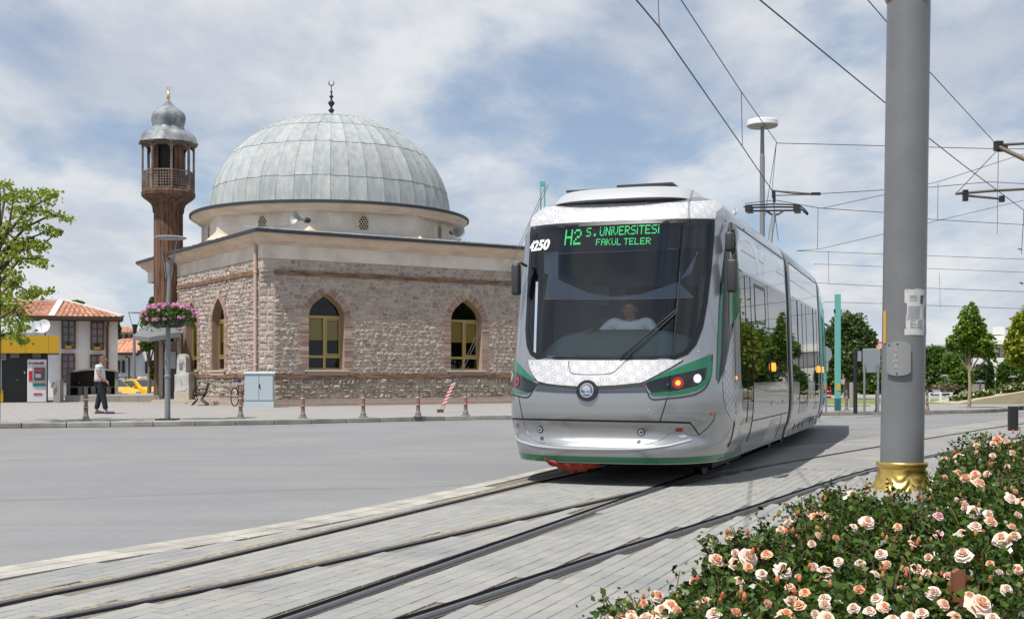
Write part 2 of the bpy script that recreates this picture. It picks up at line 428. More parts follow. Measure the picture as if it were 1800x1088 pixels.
def block_verts(x, y, g=.0035):
    jz = random.uniform(-.0012, .0012); jr = random.uniform(-.012, .012)
    ca, sa = math.cos(jr), math.sin(jr)
    out = []
    for (hl, hw_, z) in ((BL/2-g*1.8, BW/2-g*.7, .0012), (BL/2-g*1.8, BW/2-g*.6, .0085+jz), (BL/2-g*1.8-.004, BW/2-g-.003, .0115+jz)):
        for s1, s2 in ((-1,-1),(1,-1),(1,1),(-1,1)):
            a_, b_2 = s1*hl, s2*hw_
            a_, b_2 = a_*ca-b_2*sa, a_*sa+b_2*ca
            p = np.array((x,y))+dp*a_+dn*b_2; out.append((p[0], p[1], z))
    return out
BF = [(i, 4+i, 4+(i+1)%4, (i+1)%4) for i in range(4)]+[(4+i, 8+i, 8+(i+1)%4, 4+(i+1)%4) for i in range(4)]+[(11,10,9,8)]
blocks.sort(key=lambda p: p[1]+abs(CX+F*p[0]/p[1]-700)*.0004)
proto_me = None; mbs = MB()
near = 0
for (x, y) in blocks:
    u = CX+F*x/y; v = HY+F*CH/y
    if near < 290 and -10 < u < 1240 and v < 1095:
        near += 1
        if proto_me is None:
            m2 = MB(); m2.add(block_verts(0,0), BF); o = m2.build('paving_block', m_pave, paving); proto_me = o.data
        else:
            o = bpy.data.objects.new('paving_block', proto_me); COL.objects.link(o); o.parent = paving
        o.location = (x, y, random.uniform(-.0012,.0012)); o.rotation_euler = (0,0,random.uniform(-.012,.012))
    else: mbs.add(block_verts(x, y), BF)
mbs.build('paving_blocks_beyond', m_pave, paving, kind='stuff')
# far part of the tram paving: material only
m_pf = mat('paving_far', (.27,.27,.258), .9, col2=(.215,.215,.215), vscale=.9, var=.15)
zf = [(.45,16.05),(1.2,17.6),(2.2,20.5),(4.1,20.2),(6.0,22.4),(8.8,26.7),(12.6,32.1),(17,38.3),(23.5,38.3),(13.6,23.6),(8.6,16.05)]
sheet('far_paving', zf, .0045, m_pf)
# plaza / pavement with kerb
KL = catmull([(-60,16),(-24,24.3),(-12.1,28.3),(-6.4,30.4),(-.16,34.2),(9.8,37.6),(14.4,39.3),(17.5,42),(22,50),(30,62)], 10)
m_plaza = bpy.data.materials.new('pavement_slabs'); m_plaza.use_nodes = True
t = NT(m_plaza.node_tree); b_ = t.n['Principled BSDF']; vec = t.new('ShaderNodeTexCoord').outputs['Object']
br = t.new('ShaderNodeTexBrick'); t.link(t.mapping(vec, rot=(0,0,R(-25))), br.inputs[0])
br.inputs['Color1'].default_value = (.29,.285,.275,1); br.inputs['Color2'].default_value = (.26,.255,.25,1); br.inputs['Mortar'].default_value = (.18,.175,.17,1)
br.inputs['Scale'].default_value = 1; br.inputs['Brick Width'].default_value = .4; br.inputs['Row Height'].default_value = .4; br.inputs['Mortar Size'].default_value = .008; br.offset = 0
sp = t.new('ShaderNodeSeparateXYZ'); t.link(t.mapping(vec, rot=(0,0,R(-25))), sp.inputs[0])
f1 = t.math('LESS_THAN', t.math('FRACT', t.math('DIVIDE', sp.outputs[1], 3.1)), .12)
c = t.mixc(t.math('MULTIPLY', f1, .5), br.outputs[0], (.36,.22,.18))
c = t.mixc(t.math('MULTIPLY', t.ramp(t.noise(vec, .6, 5), .4, .75), .35), c, (.24,.235,.23))
t.link(c, b_.inputs['Base Color']); b_.inputs['Roughness'].default_value = .85
sheet('pavement', [tuple(p) for p in offset_line(KL, -.16)]+[(90,62),(140,140),(140,220),(-9,220),(-9,58.5),(-140,58.5),(-140,16)], .12, m_plaza)
sheet('side_street', [(-160,58.4),(-9,58.4),(-9,240),(-160,240)], -.40, MATS['asphalt'])
mb = MB(); mb.box((-75,58.45,-.15),(132,.1,.53)); mb.build('street_edge', mat('edge_concrete', (.3,.29,.27), .9), kind='structure')
kroot = thing('kerb', None, None); kroot['kind'] = 'structure'
m_kerb = mat('kerb_concrete', (.30,.30,.285), .9, col2=(.2,.2,.195), vscale=1.5, var=.2, rnd=.12)
KR = resample(KL, 1.0)
for a, b in zip(KR, KR[1:]):
    if a[0] < -16 or a[0] > 24: continue
    n = np.array((b[1]-a[1], -(b[0]-a[0]))); n /= np.linalg.norm(n); e = (b-a)*.008
    m2 = MB(); q = [a+e-n*.17, a+e, b-e, b-e-n*.17]
    m2.prism([tuple(p) for p in q], -.004, .125); bevel(m2.build('kerb_stone', m_kerb, kroot), .02, 2)
# pale gutter line in front of the kerb
mb = MB(); ribbon(mb, KL, .02, .35, -.002); mb.build('gutter', mat('gutter_dust', (.36,.34,.30), .95, col2=(.27,.265,.25), vscale=1.2, var=.2), kind='structure')
# ============================================================ THE TRAM
TY = math.atan2(.34, .94)             # heading, clockwise from +Y
P0 = Vector((.965, 13.41, 0))
tram = thing('tram', 'silver tram with green trim and lit green destination display coming round the curve', 'tram', P0, -TY)
# local frame: x = w (to the photo's right), y = t (backwards along the tram)
LT = Matrix.Translation(P0) @ Matrix.Rotation(-TY, 4, 'Z')
PROF = np.array([  # v, z, half width, t0
 (.28,.265,1.19,.035),(.33,.315,1.20,.01),(.39,.38,1.215,-.008),(.44,.44,1.23,-.02),(.48,.48,1.25,.01),(.53,.53,1.265,.065),(.6,.6,1.28,.085),(.70,.70,1.295,.06),
 (.745,.745,1.30,.03),(.80,.80,1.305,.01),(.95,.95,1.31,.01),(1.08,1.08,1.31,.02),(1.2,1.2,1.305,.055),(1.43,1.43,1.295,.14),(1.8,1.8,1.285,.235),(2.4,2.4,1.265,.40),
 (3.0,3.0,1.235,.585),(3.12,3.12,1.21,.64),(3.2,3.2,1.175,.70),(3.27,3.26,1.13,.77),(3.35,3.325,1.06,.87),(3.45,3.375,.95,1.02),(3.6,3.42,.75,1.22),(3.8,3.45,.42,1.42),(4.0,3.455,.05,1.54)])
PROF[:,2] *= 1.04
T1, NEX = 1.6, 3.15
def prof(v):
    v = np.asarray(v, float)
    return [np.interp(v, PROF[:,0], PROF[:,k]) for k in (1,2,3)]
_vv = np.linspace(.28, 4.0, 373)
_sm = [np.convolve(np.pad(p, 4, mode='reflect', reflect_type='odd'), np.hanning(11)[1:-1]/np.hanning(11)[1:-1].sum(), 'valid') for p in prof(_vv)]
def S(u, v):
    u = np.asarray(u, float); v = np.asarray(v, float)
    z, hw, t0 = [np.interp(v, _vv, q) for q in _sm]
    au = np.minimum(np.abs(u), 1); al = au*math.pi/2
    s, c_ = np.sin(al), np.cos(al); r = 1/(s**NEX+c_**NEX)**(1/NEX)
    w_ = np.sign(u)*hw*r*s; tt = t0+(T1-t0)*(1-r*c_)
    tt = np.where(np.abs(u) > 1, T1+np.abs(u)-1, tt)
    return np.stack([w_, tt, z], -1)
def Nrm(u, v):
    e = 2e-3
    a = S(u+e, v)-S(u-e, v); b = S(u, v+e)-S(u, v-e); n = np.cross(a, b)
    return n/np.maximum(np.linalg.norm(n, axis=-1, keepdims=True), 1e-9)
Ln = np.array(LT)
def proj(p):
    q = p @ Ln[:3,:3].T + Ln[:3,3]
    return np.stack([CX+F*q[...,0]/q[...,1], HY-F*(q[...,2]-CH)/q[...,1]], -1)
_U, _V = np.meshgrid(np.concatenate([np.linspace(-1.02,1,260), np.linspace(1.01,6,300)]), np.linspace(.28,3.9,240), indexing='ij')
_PX = proj(S(_U,_V)); _NN = Nrm(_U,_V)
_ctr = np.array(LT.inverted() @ Vector((0,0,CH)))
_face = np.sum(_NN*(_ctr-S(_U,_V)), -1) > 0
def inv(px, py):
    """photo pixel -> surface coordinates on the tram's first car"""
    d = (_PX[...,0]-px)**2+(_PX[...,1]-py)**2; d = np.where(_face, d, 1e9)
    i = np.unravel_index(np.argmin(d), d.shape); x = np.array([_U[i], _V[i]])
    for _ in range(6):
        f = proj(S(x[0],x[1]))-np.array((px,py)); e = 1e-4
        J = np.stack([(proj(S(x[0]+e,x[1]))-proj(S(x[0],x[1])))/e, (proj(S(x[0],x[1]+e))-proj(S(x[0],x[1])))/e], 1)
        try: s = np.linalg.solve(J, f)
        except Exception: break
        s = np.clip(s, -.02, .02); x = x-s
        if x[1] > 3.95 or x[1] < .28: x[1] = min(max(x[1], .28), 3.9)
    if math.hypot(*(proj(S(x[0],x[1]))-np.array((px,py)))) > 3: x = np.array([_U[i], _V[i]])
    return tuple(x)
def z1(P): return [inv(880+.3125*x, 300+.3125*y) for x, y in P]
def z2(P): return [inv(870+.2666*x, 580+.2666*y) for x, y in P]
def pxl(P): return [inv(x, y) for x, y in P]
def rnd_poly(P, it=2, keep=()):
    P = [np.array(p, float) for p in P]
    for _ in range(it):
        Q = []
        for a, b in zip(P, P[1:]+P[:1]): Q += [a*.8+b*.2, a*.2+b*.8]
        P = Q
    return [tuple(p) for p in P]
def ellipse(cu, cv, ru, rv, n=28): return [(cu+ru*math.cos(2*math.pi*k/n), cv+rv*math.sin(2*math.pi*k/n)) for k in range(n)]
def disc_px(px, py, rpx, n=28, ar=1):   # round thing seen at a pixel: real radius in metres on the surface
    u, v = inv(px, py); e = 1e-3
    su = np.linalg.norm(S(u+e,v)-S(u-e,v))/(2*e); sv = np.linalg.norm(S(u,v+e)-S(u,v-e))/(2*e)
    d = (LT @ Vector(S(u,v))).y; r = rpx*d/F
    return u, v, r/su, r*ar/sv
def surf(name, poly, off, m, parent=tram, du=.022, dv=.05, base=-.004, label=None, surf_fn=None, nrm_fn=None, uvm=False, kind=None):
    Sf = surf_fn or S; Nf = nrm_fn or Nrm
    bm = bmesh.new()
    tris = geometry.tessellate_polygon([[Vector((x,y,0)) for x,y in poly]])
    vs = [bm.verts.new((x,y,0)) for x,y in poly]
    for t_ in tris:
        try: bm.faces.new([vs[i] for i in t_])
        except Exception: pass
    us = [p[0] for p in poly]; vv = [p[1] for p in poly]
    def cuts(lo, hi, st): 
        k = math.ceil(lo/st+1e-6)
        while k*st < hi-1e-6:
            yield k*st; k += 1
    for c_ in cuts(min(us), max(us), du):
        if abs(c_) > 1.02 and abs((c_/du) % 12) > .01 and du < .1: continue
        bmesh.ops.bisect_plane(bm, geom=bm.faces[:]+bm.edges[:]+bm.verts[:], plane_co=(c_,0,0), plane_no=(1,0,0), dist=1e-5)
    for c_ in cuts(min(vv), max(vv), dv):
        bmesh.ops.bisect_plane(bm, geom=bm.faces[:]+bm.edges[:]+bm.verts[:], plane_co=(0,c_,0), plane_no=(0,1,0), dist=1e-5)
    bm.normal_update()
    for f in bm.faces:
        if f.normal.z < 0: f.normal_flip()
    uv = np.array([v.co[:2] for v in bm.verts]); P = Sf(uv[:,0], uv[:,1]); N = Nf(uv[:,0], uv[:,1])
    bnd = [e for e in bm.edges if len(e.link_faces) == 1]
    bm.verts.index_update(); nv = len(uv)
    faces = [tuple(v.index for v in f.verts) for f in bm.faces]
    V = list(P+N*off); norm = list(N); bmap = {}
    for e in bnd:
        f = e.link_faces[0]; L = [v.index for v in f.verts]
        a, b = e.verts[0].index, e.verts[1].index
        ia = L.index(a)
        if L[(ia+1) % len(L)] != b: a, b = b, a
        for q in (a, b):
            if q not in bmap:
                bmap[q] = (len(V), len(V)+1); V += [P[q]+N[q]*off, P[q]+N[q]*base]; norm += [N[q], N[q]]
        faces.append((bmap[b][0], bmap[a][0], bmap[a][1], bmap[b][1]))
    bm.free()
    me = bpy.data.meshes.new(name); me.from_pydata([tuple(p) for p in V], [], faces); me.materials.append(m)
    me.update(); me.polygons.foreach_set('use_smooth', [True]*len(me.polygons))
    cn = [tuple(n) for n in norm]
    try: me.normals_split_custom_set_from_vertices(cn)
    except Exception: pass
    uvl = me.uv_layers.new(name='UVMap')
    co = np.array([tuple(p) for p in V])
    idx = np.zeros(len(me.loops), dtype=np.int32); me.loops.foreach_get('vertex_index', idx)
    uvl.data.foreach_set('uv', np.stack([co[idx,0]+co[idx,1]*.9, co[idx,2]], -1).ravel())
    o = bpy.data.objects.new(name, me); COL.objects.link(o); o.parent = parent
    return props(o, label, kind=kind)
def line(name, P, wd, m, off=.003, parent=tram, closed=False, kind=None, sfn=None, nfn=None, n=6):
    """thin raised strip along surface coordinates"""
    Sf = sfn or S; Nf = nfn or Nrm
    Q = np.array(catmull(P, n, closed)); 
    if closed: Q = np.vstack([Q, Q[:1]])
    p = Sf(Q[:,0], Q[:,1]); nn = Nf(Q[:,0], Q[:,1])
    d = np.gradient(p, axis=0); d /= np.maximum(np.linalg.norm(d, axis=1, keepdims=True), 1e-9)
    s = np.cross(nn, d); V = np.concatenate([p-s*wd/2, p-s*wd/2+nn*off, p+s*wd/2+nn*off, p+s*wd/2]); k = len(Q)
    fs = [(j*k+i, j*k+i+1, (j+1)*k+i+1, (j+1)*k+i) for j in range(3) for i in range(k-1)]
    mb = MB(); mb.add(V, fs); return mb.build(name, m, parent, smooth=50, kind=kind)

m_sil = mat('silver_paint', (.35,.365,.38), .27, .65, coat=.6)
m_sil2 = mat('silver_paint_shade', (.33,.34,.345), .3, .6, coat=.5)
m_sill = mat('silver_light', (.52,.53,.54), .35, .3, coat=.4)  # body silver made paler: sunlit brightness of the fairing put into the colour
m_white = mat('white_tram_paint', (.72,.73,.74), .3, .15, coat=.5)
m_green = mat('green_tram_paint', (.006,.135,.062), .28, 0, coat=.6)
m_blk = mat('gloss_black', (.008,.009,.011), .12, 0, coat=.5)
m_gap = mat('panel_gap', (.012,.012,.013), .6)
m_chr = mat('chrome', (.75,.76,.78), .12, 1)
m_grey = mat('dark_grey_plastic', (.035,.037,.042), .5)
m_dk = mat('dark_interior', (.02,.024,.03), .8)
m_amber = mat('amber_lamp', (.9,.28,.02), .2, emit=(1,.35,.03), estr=1.6)
m_amb2 = mat('amber_marker', (.7,.16,.02), .3)
m_redl = mat('red_lens', (.35,.01,.012), .15, coat=.5)
m_lampw = mat('headlamp_lit', (1,.9,.75), .1, emit=(1,.85,.62), estr=.75)
m_glass = glassmat('windscreen_glass', (.88,.93,.97), .012)
m_side = mat('side_glass_dark', (.005,.008,.007), .015, 0, spec=.36)
# patterned foil: angular girih-like line work, white on grey, procedural in metres
def pattern_mat(name, bgc, fg, cell):
    m = bpy.data.materials.new(name); m.use_nodes = True
    t = NT(m.node_tree); b = t.n['Principled BSDF']
    uv = t.new('ShaderNodeUVMap').outputs[0]
    sp = t.new('ShaderNodeSeparateXYZ'); t.link(t.mapping(uv, (1/cell, 1/cell, 1)), sp.inputs[0])
    x, y = sp.outputs[0], sp.outputs[1]
    def hexd(ox, oy):   # cell-local coords of one of two staggered lattices
        fx = t.math('SUBTRACT', t.math('FRACT', t.math('ADD', x, ox)), .5)
        fy = t.math('MULTIPLY', t.math('SUBTRACT', t.math('FRACT', t.math('ADD', t.math('DIVIDE', y, 1.732), oy)), .5), 1.732)
        return fx, fy, t.math('ADD', t.math('MULTIPLY', fx, fx), t.math('MULTIPLY', fy, fy))
    ax, ay, ad = hexd(0, 0); bx, by, bd = hexd(.5, .5)
    pick = t.math('LESS_THAN', ad, bd)
    px = t.math('ADD', t.math('MULTIPLY', ax, pick), t.math('MULTIPLY', bx, t.math('SUBTRACT', 1, pick)))
    py = t.math('ADD', t.math('MULTIPLY', ay, pick), t.math('MULTIPLY', by, t.math('SUBTRACT', 1, pick)))
    rr = t.math('SQRT', t.math('ADD', t.math('MULTIPLY', px, px), t.math('MULTIPLY', py, py)))
    an = t.math('DIVIDE', t.math('ARCTAN2', py, px), math.pi/3)
    fa = t.math('SUBTRACT', t.math('FRACT', t.math('ADD', an, .5)), .5)
    ang = t.math('MULTIPLY', fa, math.pi/3)
    lx = t.math('MULTIPLY', rr, t.math('COSINE', ang)); ly = t.math('MULTIPLY', rr, t.math('SINE', ang)); al_ = t.math('ABSOLUTE', ly)
    band_ = lambda v, c_, w_: t.math('LESS_THAN', t.math('ABSOLUTE', t.math('SUBTRACT', v, c_)), w_)
    k1 = t.math('MULTIPLY', band_(al_, .052, .017), band_(lx, .29, .17))
    k2 = t.math('MULTIPLY', band_(t.math('ADD', t.math('MULTIPLY', lx, .5), t.math('MULTIPLY', al_, -.866)), .075, .017), band_(lx, .33, .10))
    k3 = t.math('MULTIPLY', band_(lx, .46, .017), t.math('LESS_THAN', al_, .06))
    k = t.math('MAXIMUM', t.math('MAXIMUM', k1, k2), k3)
    t.link(t.mixc(k, bgc, fg), b.inputs['Base Color']); b.inputs['Roughness'].default_value = .32; b.inputs['Metallic'].default_value = .15
    b.inputs['Coat Weight'].default_value = .5
    return m
m_pat = pattern_mat('patterned_white_foil', (.60,.60,.61), (.36,.385,.42), .21)
m_pat2 = pattern_mat('patterned_grey_foil', (.50,.51,.52), (.10,.12,.16), .16)

def grid_shell(name, us, vs, m, hole=None, parent=tram, Sf=S, Nf=Nrm):
    U_, V_ = np.meshgrid(us, vs, indexing='ij'); P = Sf(U_, V_).reshape(-1,3); N = Nf(U_, V_).reshape(-1,3); nv = len(vs)
    fs = []
    for i in range(len(us)-1):
        for j in range(nv-1):
            c_ = ((us[i]+us[i+1])/2, (vs[j]+vs[j+1])/2)
            if hole and hole(*c_): continue
            fs.append((i*nv+j, (i+1)*nv+j, (i+1)*nv+j+1, i*nv+j+1))
    me = bpy.data.meshes.new(name); me.from_pydata([tuple(p) for p in P], [], fs); me.materials.append(m)
    me.update(); me.polygons.foreach_set('use_smooth', [True]*len(me.polygons)); me.normals_split_custom_set_from_vertices([tuple(n) for n in N])
    o = bpy.data.objects.new(name, me); COL.objects.link(o); o.parent = parent; return o
def inside(p, poly):
    x, y = p; c_ = False; n = len(poly)
    for i in range(n):
        x1, y1 = poly[i]; x2, y2 = poly[(i+1) % n]
        if (y1 > y) != (y2 > y) and x < (x2-x1)*(y-y1)/(y2-y1)+x1: c_ = not c_
    return c_
ws_px = [(172,322),(330,303),(700,284),(1000,275),(1203,276),(1196,420),(1184,560),(1163,740),(1138,880),(1100,980),(1052,1035),(985,1061),(600,1064),(205,1061),(168,1035),(148,985),(141,900),(147,780),(156,600),(166,420)]
WS = z1(ws_px)
cen = np.mean(WS, axis=0)
WSin = [tuple(cen+(np.array(p)-cen)*(.962, .965)) for p in WS]
def shell_hole(u, v):
    if inside((u, v), WSin): return True
    if -5.4 < u < -1.12 and 1.15 < v < 2.45: return True
    return False
us = np.concatenate([-1-np.linspace(4.5,.25,18)[:-1], np.linspace(-1.25,-1.02,4), np.linspace(-1,1,112), np.linspace(1.02,1.25,4), 1+np.linspace(.25,4.5,18)[1:]])
vs = np.concatenate([np.linspace(.28,3.2,84), np.linspace(3.23,4.0,24)])
body = grid_shell('body', us, vs, m_sil, shell_hole)
# windscreen with black printed border
surf('windscreen', [tuple(cen+(np.array(p)-cen)*.985) for p in WS], .004, m_glass, base=.003)
rim = WS; n = len(rim)
def ring_patch(name, outer, inner, off, m, **k):
    n = len(outer); bm_poly = list(outer)+[outer[0]]+[inner[0]]+list(reversed(inner))
    return surf(name, bm_poly, off, m, **k)
WSi2 = [tuple(cen+(np.array(p)-cen)*(.945,.95)) for p in WS]
def dens(P, k=3): return [tuple(np.array(a)*(1-i/k)+np.array(b)*i/k) for a, b in zip(P, P[1:]+P[:1]) for i in range(k)]
o_, i_ = dens(WS), dens(WSi2)
mbq = MB(); vo = np.array(o_); vi = np.array(i_)
PV = np.concatenate([S(vo[:,0],vo[:,1])+Nrm(vo[:,0],vo[:,1])*.0065, S(vi[:,0],vi[:,1])+Nrm(vi[:,0],vi[:,1])*.0065, S(vo[:,0],vo[:,1])-Nrm(vo[:,0],vo[:,1])*.006]); k = len(o_)
mbq.add(PV, [(i, (i+1)%k, k+(i+1)%k, k+i) for i in range(k)]+[(2*k+i, 2*k+(i+1)%k, (i+1)%k, i) for i in range(k)])
mbq.build('windscreen_border', mat('black_screen_print', (.004,.005,.007), .35), tram, smooth=40)
# hood with pattern, service flap line
hood = z2([(222,198),(500,201),(900,201),(1238,197),(1165,243),(1060,300),(983,341),(955,348),(800,364),(680,369),(545,371),(430,364),(345,353),(285,338),(252,295),(228,245)])
surf('front_panel', hood, .010, m_pat)
line('panel_gap', z2([(488,205),(490,250),(508,285),(560,294),(680,295),(762,288),(810,258),(865,203)]), .007, m_gap, .0125)
line('panel_gap', z2([(222,202),(228,245),(252,295),(287,341),(345,356),(545,374),(680,372),(800,367),(955,351),(985,342),(1060,303),(1165,246),(1240,199)]), .016, m_gap, .006)
# grille strip
surf('grille_strip', z2([(292,347),(545,378),(680,378),(960,356),(985,350),(1002,396),(1010,412),(690,416),(530,418),(400,413),(262,402)]), .004, mat('dark_chrome', (.16,.17,.19), .16, .9))
line('panel_gap', z2([(290,350),(420,366),(545,381),(680,381),(800,376),(975,358)]), .035, m_gap, .008)
# emblem
eu, ev, ru, rv = disc_px(870+.2666*610, 580+.2666*402, 19.5)
def disc(name, px, py, r, off, m, parent=tram, ar=1, base=-.004, n=28):
    a, b, c_, d_ = disc_px(px, py, r, ar=ar); return surf(name, ellipse(a, b, c_, d_, n), off, m, parent, base=base)
emb = disc('emblem', 870+.2666*610, 580+.2666*402, 19.3, .030, m_blk, ar=.95)
disc('ring', 870+.2666*610, 580+.2666*400, 12.3, .034, m_chr, emb)
disc('ring', 870+.2666*610, 580+.2666*400, 10.6, .036, mat('emblem_grey', (.10,.13,.16), .4, .3), emb)
ecx, ecy = 870+.2666*610, 580+.2666*400
def epx(P): return [inv(ecx+x*.092, ecy+y*.092) for x, y in P]       # emblem units
surf('wing', epx([(-85,-10),(-70,-55),(-30,-82),(10,-86),(45,-70),(68,-35),(75,5),(60,35),(60,52),(100,52),(85,72),(-80,72),(-95,50),(-20,50),(-30,30),(-60,5)]), .039, m_chr, emb, du=.5, dv=.5)
disc('eye', ecx+2.4, ecy+2.6, 1.3, .041, m_gap, emb, n=10)
# lower front, gaps
line('panel_gap', z2([(92,584),(300,589),(700,598),(1085,605),(1288,611)]), .022, m_gap, .004)
line('panel_gap', z2([(1288,611),(1317,650),(1345,691)]), .014, m_gap, .004)
line('panel_gap', z2([(1345,691),(1395,650),(1440,595),(1452,540)]), .008, m_gap, .003)
line('panel_gap', z2([(93,586),(96,620),(97,655)]), .012, m_gap, .004)
line('panel_gap', z2([(156,440),(170,510),(186,583)]), .011, m_gap, .003)
line('panel_gap', z2([(1133,452),(1112,525),(1088,602)]), .012, m_gap, .003)
line('panel_gap', z2([(84,425),(140,432),(212,444),(250,400),(283,352)]), .014, m_gap, .005)
line('panel_gap', z2([(985,352),(1005,410),(1036,456),(1130,452),(1240,441),(1330,420),(1392,375),(1423,300),(1430,230),(1432,160)]), .014, m_gap, .005)
for x, y in ((233,515),(1012,528),(170,138),(1340,140),(1404,706)):
    disc('lock', 870+.2666*x, 580+.2666*y, 1.7, .006, m_chr, n=10)
# headlights
def hl(side):
    if side > 0:
        g1 = z2([(1003,341),(1100,293),(1250,228),(1418,160),(1428,225),(1424,290),(1404,345),(1372,378),(1330,400),(1260,418),(1150,431),(1040,434),(1030,415),(1200,402),(1330,372),(1388,322),(1395,246),(1240,282),(1090,316)])
        hs = z2([(990,350),(1090,318),(1240,284),(1394,247),(1386,320),(1328,370),(1200,400),(1032,414),(1006,385)])
        lamps = [('indicator',1205,350,38,m_redl),('lamp',1205,350,17,m_amber),('lamp',1333,320,27,m_lampw),('sensor',1138,360,9,m_grey)]
    else:
        g1 = z2([(121,170),(175,240),(262,322),(270,334),(235,330),(160,285),(105,252),(92,245)])
        hs = z2([(95,250),(160,287),(235,332),(279,352),(256,384),(228,414),(160,396),(78,366),(74,320)])
        lamps = [('lamp',102,308,24,m_lampw),('indicator',150,340,33,m_redl),('lens',150,340,17,m_grey),('sensor',203,350,9,m_grey)]
    h = surf('headlight', hs, .006, m_blk)
    surf('green_trim', g1, .009, m_green)
    if side < 0: surf('green_trim', z2([(82,380),(160,402),(222,415),(214,421),(140,417),(84,400)]), .009, m_green)
    for nm, x, y, r, m in lamps:
        px, py, rr = 870+.2666*x, 580+.2666*y, r*.2666
        if nm != 'sensor' and nm != 'lens': disc('bezel', px, py, rr*1.18, .010, m_chr if m is m_lampw else m_gap, h)
        disc(nm, px, py, rr*(1 if m is not m_amber else 1), .012 if m is not m_amber and nm != 'lens' else .0145, m, h)
hl(1); hl(-1)
surf('lower_light_panel', z2([(1010,410),(1032,419),(1200,404),(1330,376),(1330,398),(1200,424),(1040,430)]), .0075, m_grey)
# bumper details
for x, y, r in ((298,655,25),(965,673,26)):
    o = disc('fog_light', 870+.2666*x, 580+.2666*y, r*.2666, .006, m_gap); disc('lens', 870+.2666*x, 580+.2666*y, r*.2, .009, m_chr, o)
    disc('bulb', 870+.2666*x, 580+.2666*y, r*.09, .012, m_grey, o, n=12)
for x, y in ((312,714),(948,735)): disc('parking_sensor', 870+.2666*x, 580+.2666*y, 4.3, .005, m_grey)
for x, y in ((148,628),(1215,657)): disc('reflector', 870+.2666*x, 580+.2666*y, 7.6, .006, m_redl, ar=.5)
for x, y in ((148,667),(1238,697)): disc('marker_light', 870+.2666*x, 580+.2666*y, 7.6, .006, m_chr, ar=.52)
line('bumper_crease', z2([(112,700),(200,742),(330,768),(600,782),(920,782),(1120,765),(1230,740),(1290,722)]), .02, m_sill, .012)  # pale strip paints the highlight along the bumper lip
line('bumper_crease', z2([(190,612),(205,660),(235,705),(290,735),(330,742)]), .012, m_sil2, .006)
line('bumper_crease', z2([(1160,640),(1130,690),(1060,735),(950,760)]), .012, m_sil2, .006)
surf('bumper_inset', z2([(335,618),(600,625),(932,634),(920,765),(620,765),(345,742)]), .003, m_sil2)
# green bottom lip
VB = [.281,.345]
lipP = [(u_, .29) for u_ in np.linspace(-.98,.98,50)]+[(1.35,.29),(1.5,.33),(1.36,.46),(1.25,.40)]+[(u_, .355+.02*max(0,u_-.4)) for u_ in np.linspace(.98,-.98,50)]
surf('green_lip', lipP, .004, m_green, base=-.01)
# side lower sweeps, markers
for px, py in ((870+.2666*1429, 580+.2666*553),(1293,663),(1293,725)): disc('marker', px, py, 2.6, .012, m_amb2, n=12)
disc('marker', 1293, 664, 3.4, .016, m_amber, n=12)
# roof brow: patterned panel above the windscreen and fairing
brow = z1([(172,318),(330,299),(700,280),(1000,271),(1205,271),(1212,235),(1240,168),(1245,136),(1215,131)])+z1([(1150,172),(1000,182),(700,186),(450,194),(270,206),(243,181),(215,190),(185,235)])
surf('roof_brow', brow, .006, m_pat)
# fairing as a swept hood above the brow
def fair(u, v):   # v 0..1 : bottom lip to roof
    a = np.clip(np.abs(u), 0, 1); hw = .98+.0*v; w_ = np.sign(u)*hw*(1-(1-a)**1.15)
    ff = np.clip((a-.72)/.28, 0, 1)
    t_ = .70+.55*np.clip(a,0,1)**3.2+v*.30; z = 3.315+.18*np.sin(np.minimum(v,1)*math.pi/2)-.10*ff**2*(1)
    z = z-.00*v
    return np.stack([w_*(1-.08*v), t_, z], -1)
def fairN(u, v):
    e = 1e-3; n = np.cross(fair(u+e,v)-fair(u-e,v), fair(u,v+e)-fair(u,v-e)); return n/np.maximum(np.linalg.norm(n,axis=-1,keepdims=True),1e-9)
fo = grid_shell('roof_fairing', np.linspace(-1,1,41), np.linspace(0,1,10), m_sill, Sf=fair, Nf=fairN)
mb = MB(); sgn = [(-.90,1.5),(.90,1.5),(.92,5.9),(-.92,5.9)]
fe = fair(np.linspace(-1,1,21), np.full(21,1.0))
ring_ = [tuple(p) for p in fe]; mb.add(ring_+[(.85,5.9,3.48),(-.85,5.9,3.48)], [tuple(range(len(ring_)+2))[::1]])
fe0 = fair(np.linspace(-1,1,21), np.full(21,0.0))
mb.add([tuple(p) for p in fe0]+[(p[0]*.98,p[1]+.28,p[2]-.02) for p in fe0], [(i,21+i,22+i,i+1) for i in range(20)])
for s in (-1,1):
    a = fe0[20 if s > 0 else 0]; b = fe[20 if s > 0 else 0]
    q = [tuple(a),(s*.90,5.9,3.3),(s*.86,5.9,3.48),tuple(b)]
    mb.add(q, [(0,1,2,3) if s > 0 else (3,2,1,0)])
mb.build('roof_cover', m_sill, tram)
line('panel_gap', [(-.9,.0),(-.8,0),(-.4,0),(0,0),(.4,0),(.8,0),(.9,0)], .02, m_gap, .004, sfn=fair, nfn=fairN)
mb = MB(); mb.box((-.46,1.6,3.535),(.64,.6,.025)); mb.box((-.46,1.6,3.50),(.55,.4,.06)); mb.build('roof_panel', m_grey, tram)
mb = MB(); mb.box((.225,1.55,3.555),(.69,.6,.03)); mb.box((.225,1.55,3.52),(.5,.45,.06)); mb.build('roof_panel', m_grey, tram)
disc('camera_pod', 1292.5, 372, 4.2, .07, m_white, n=16)

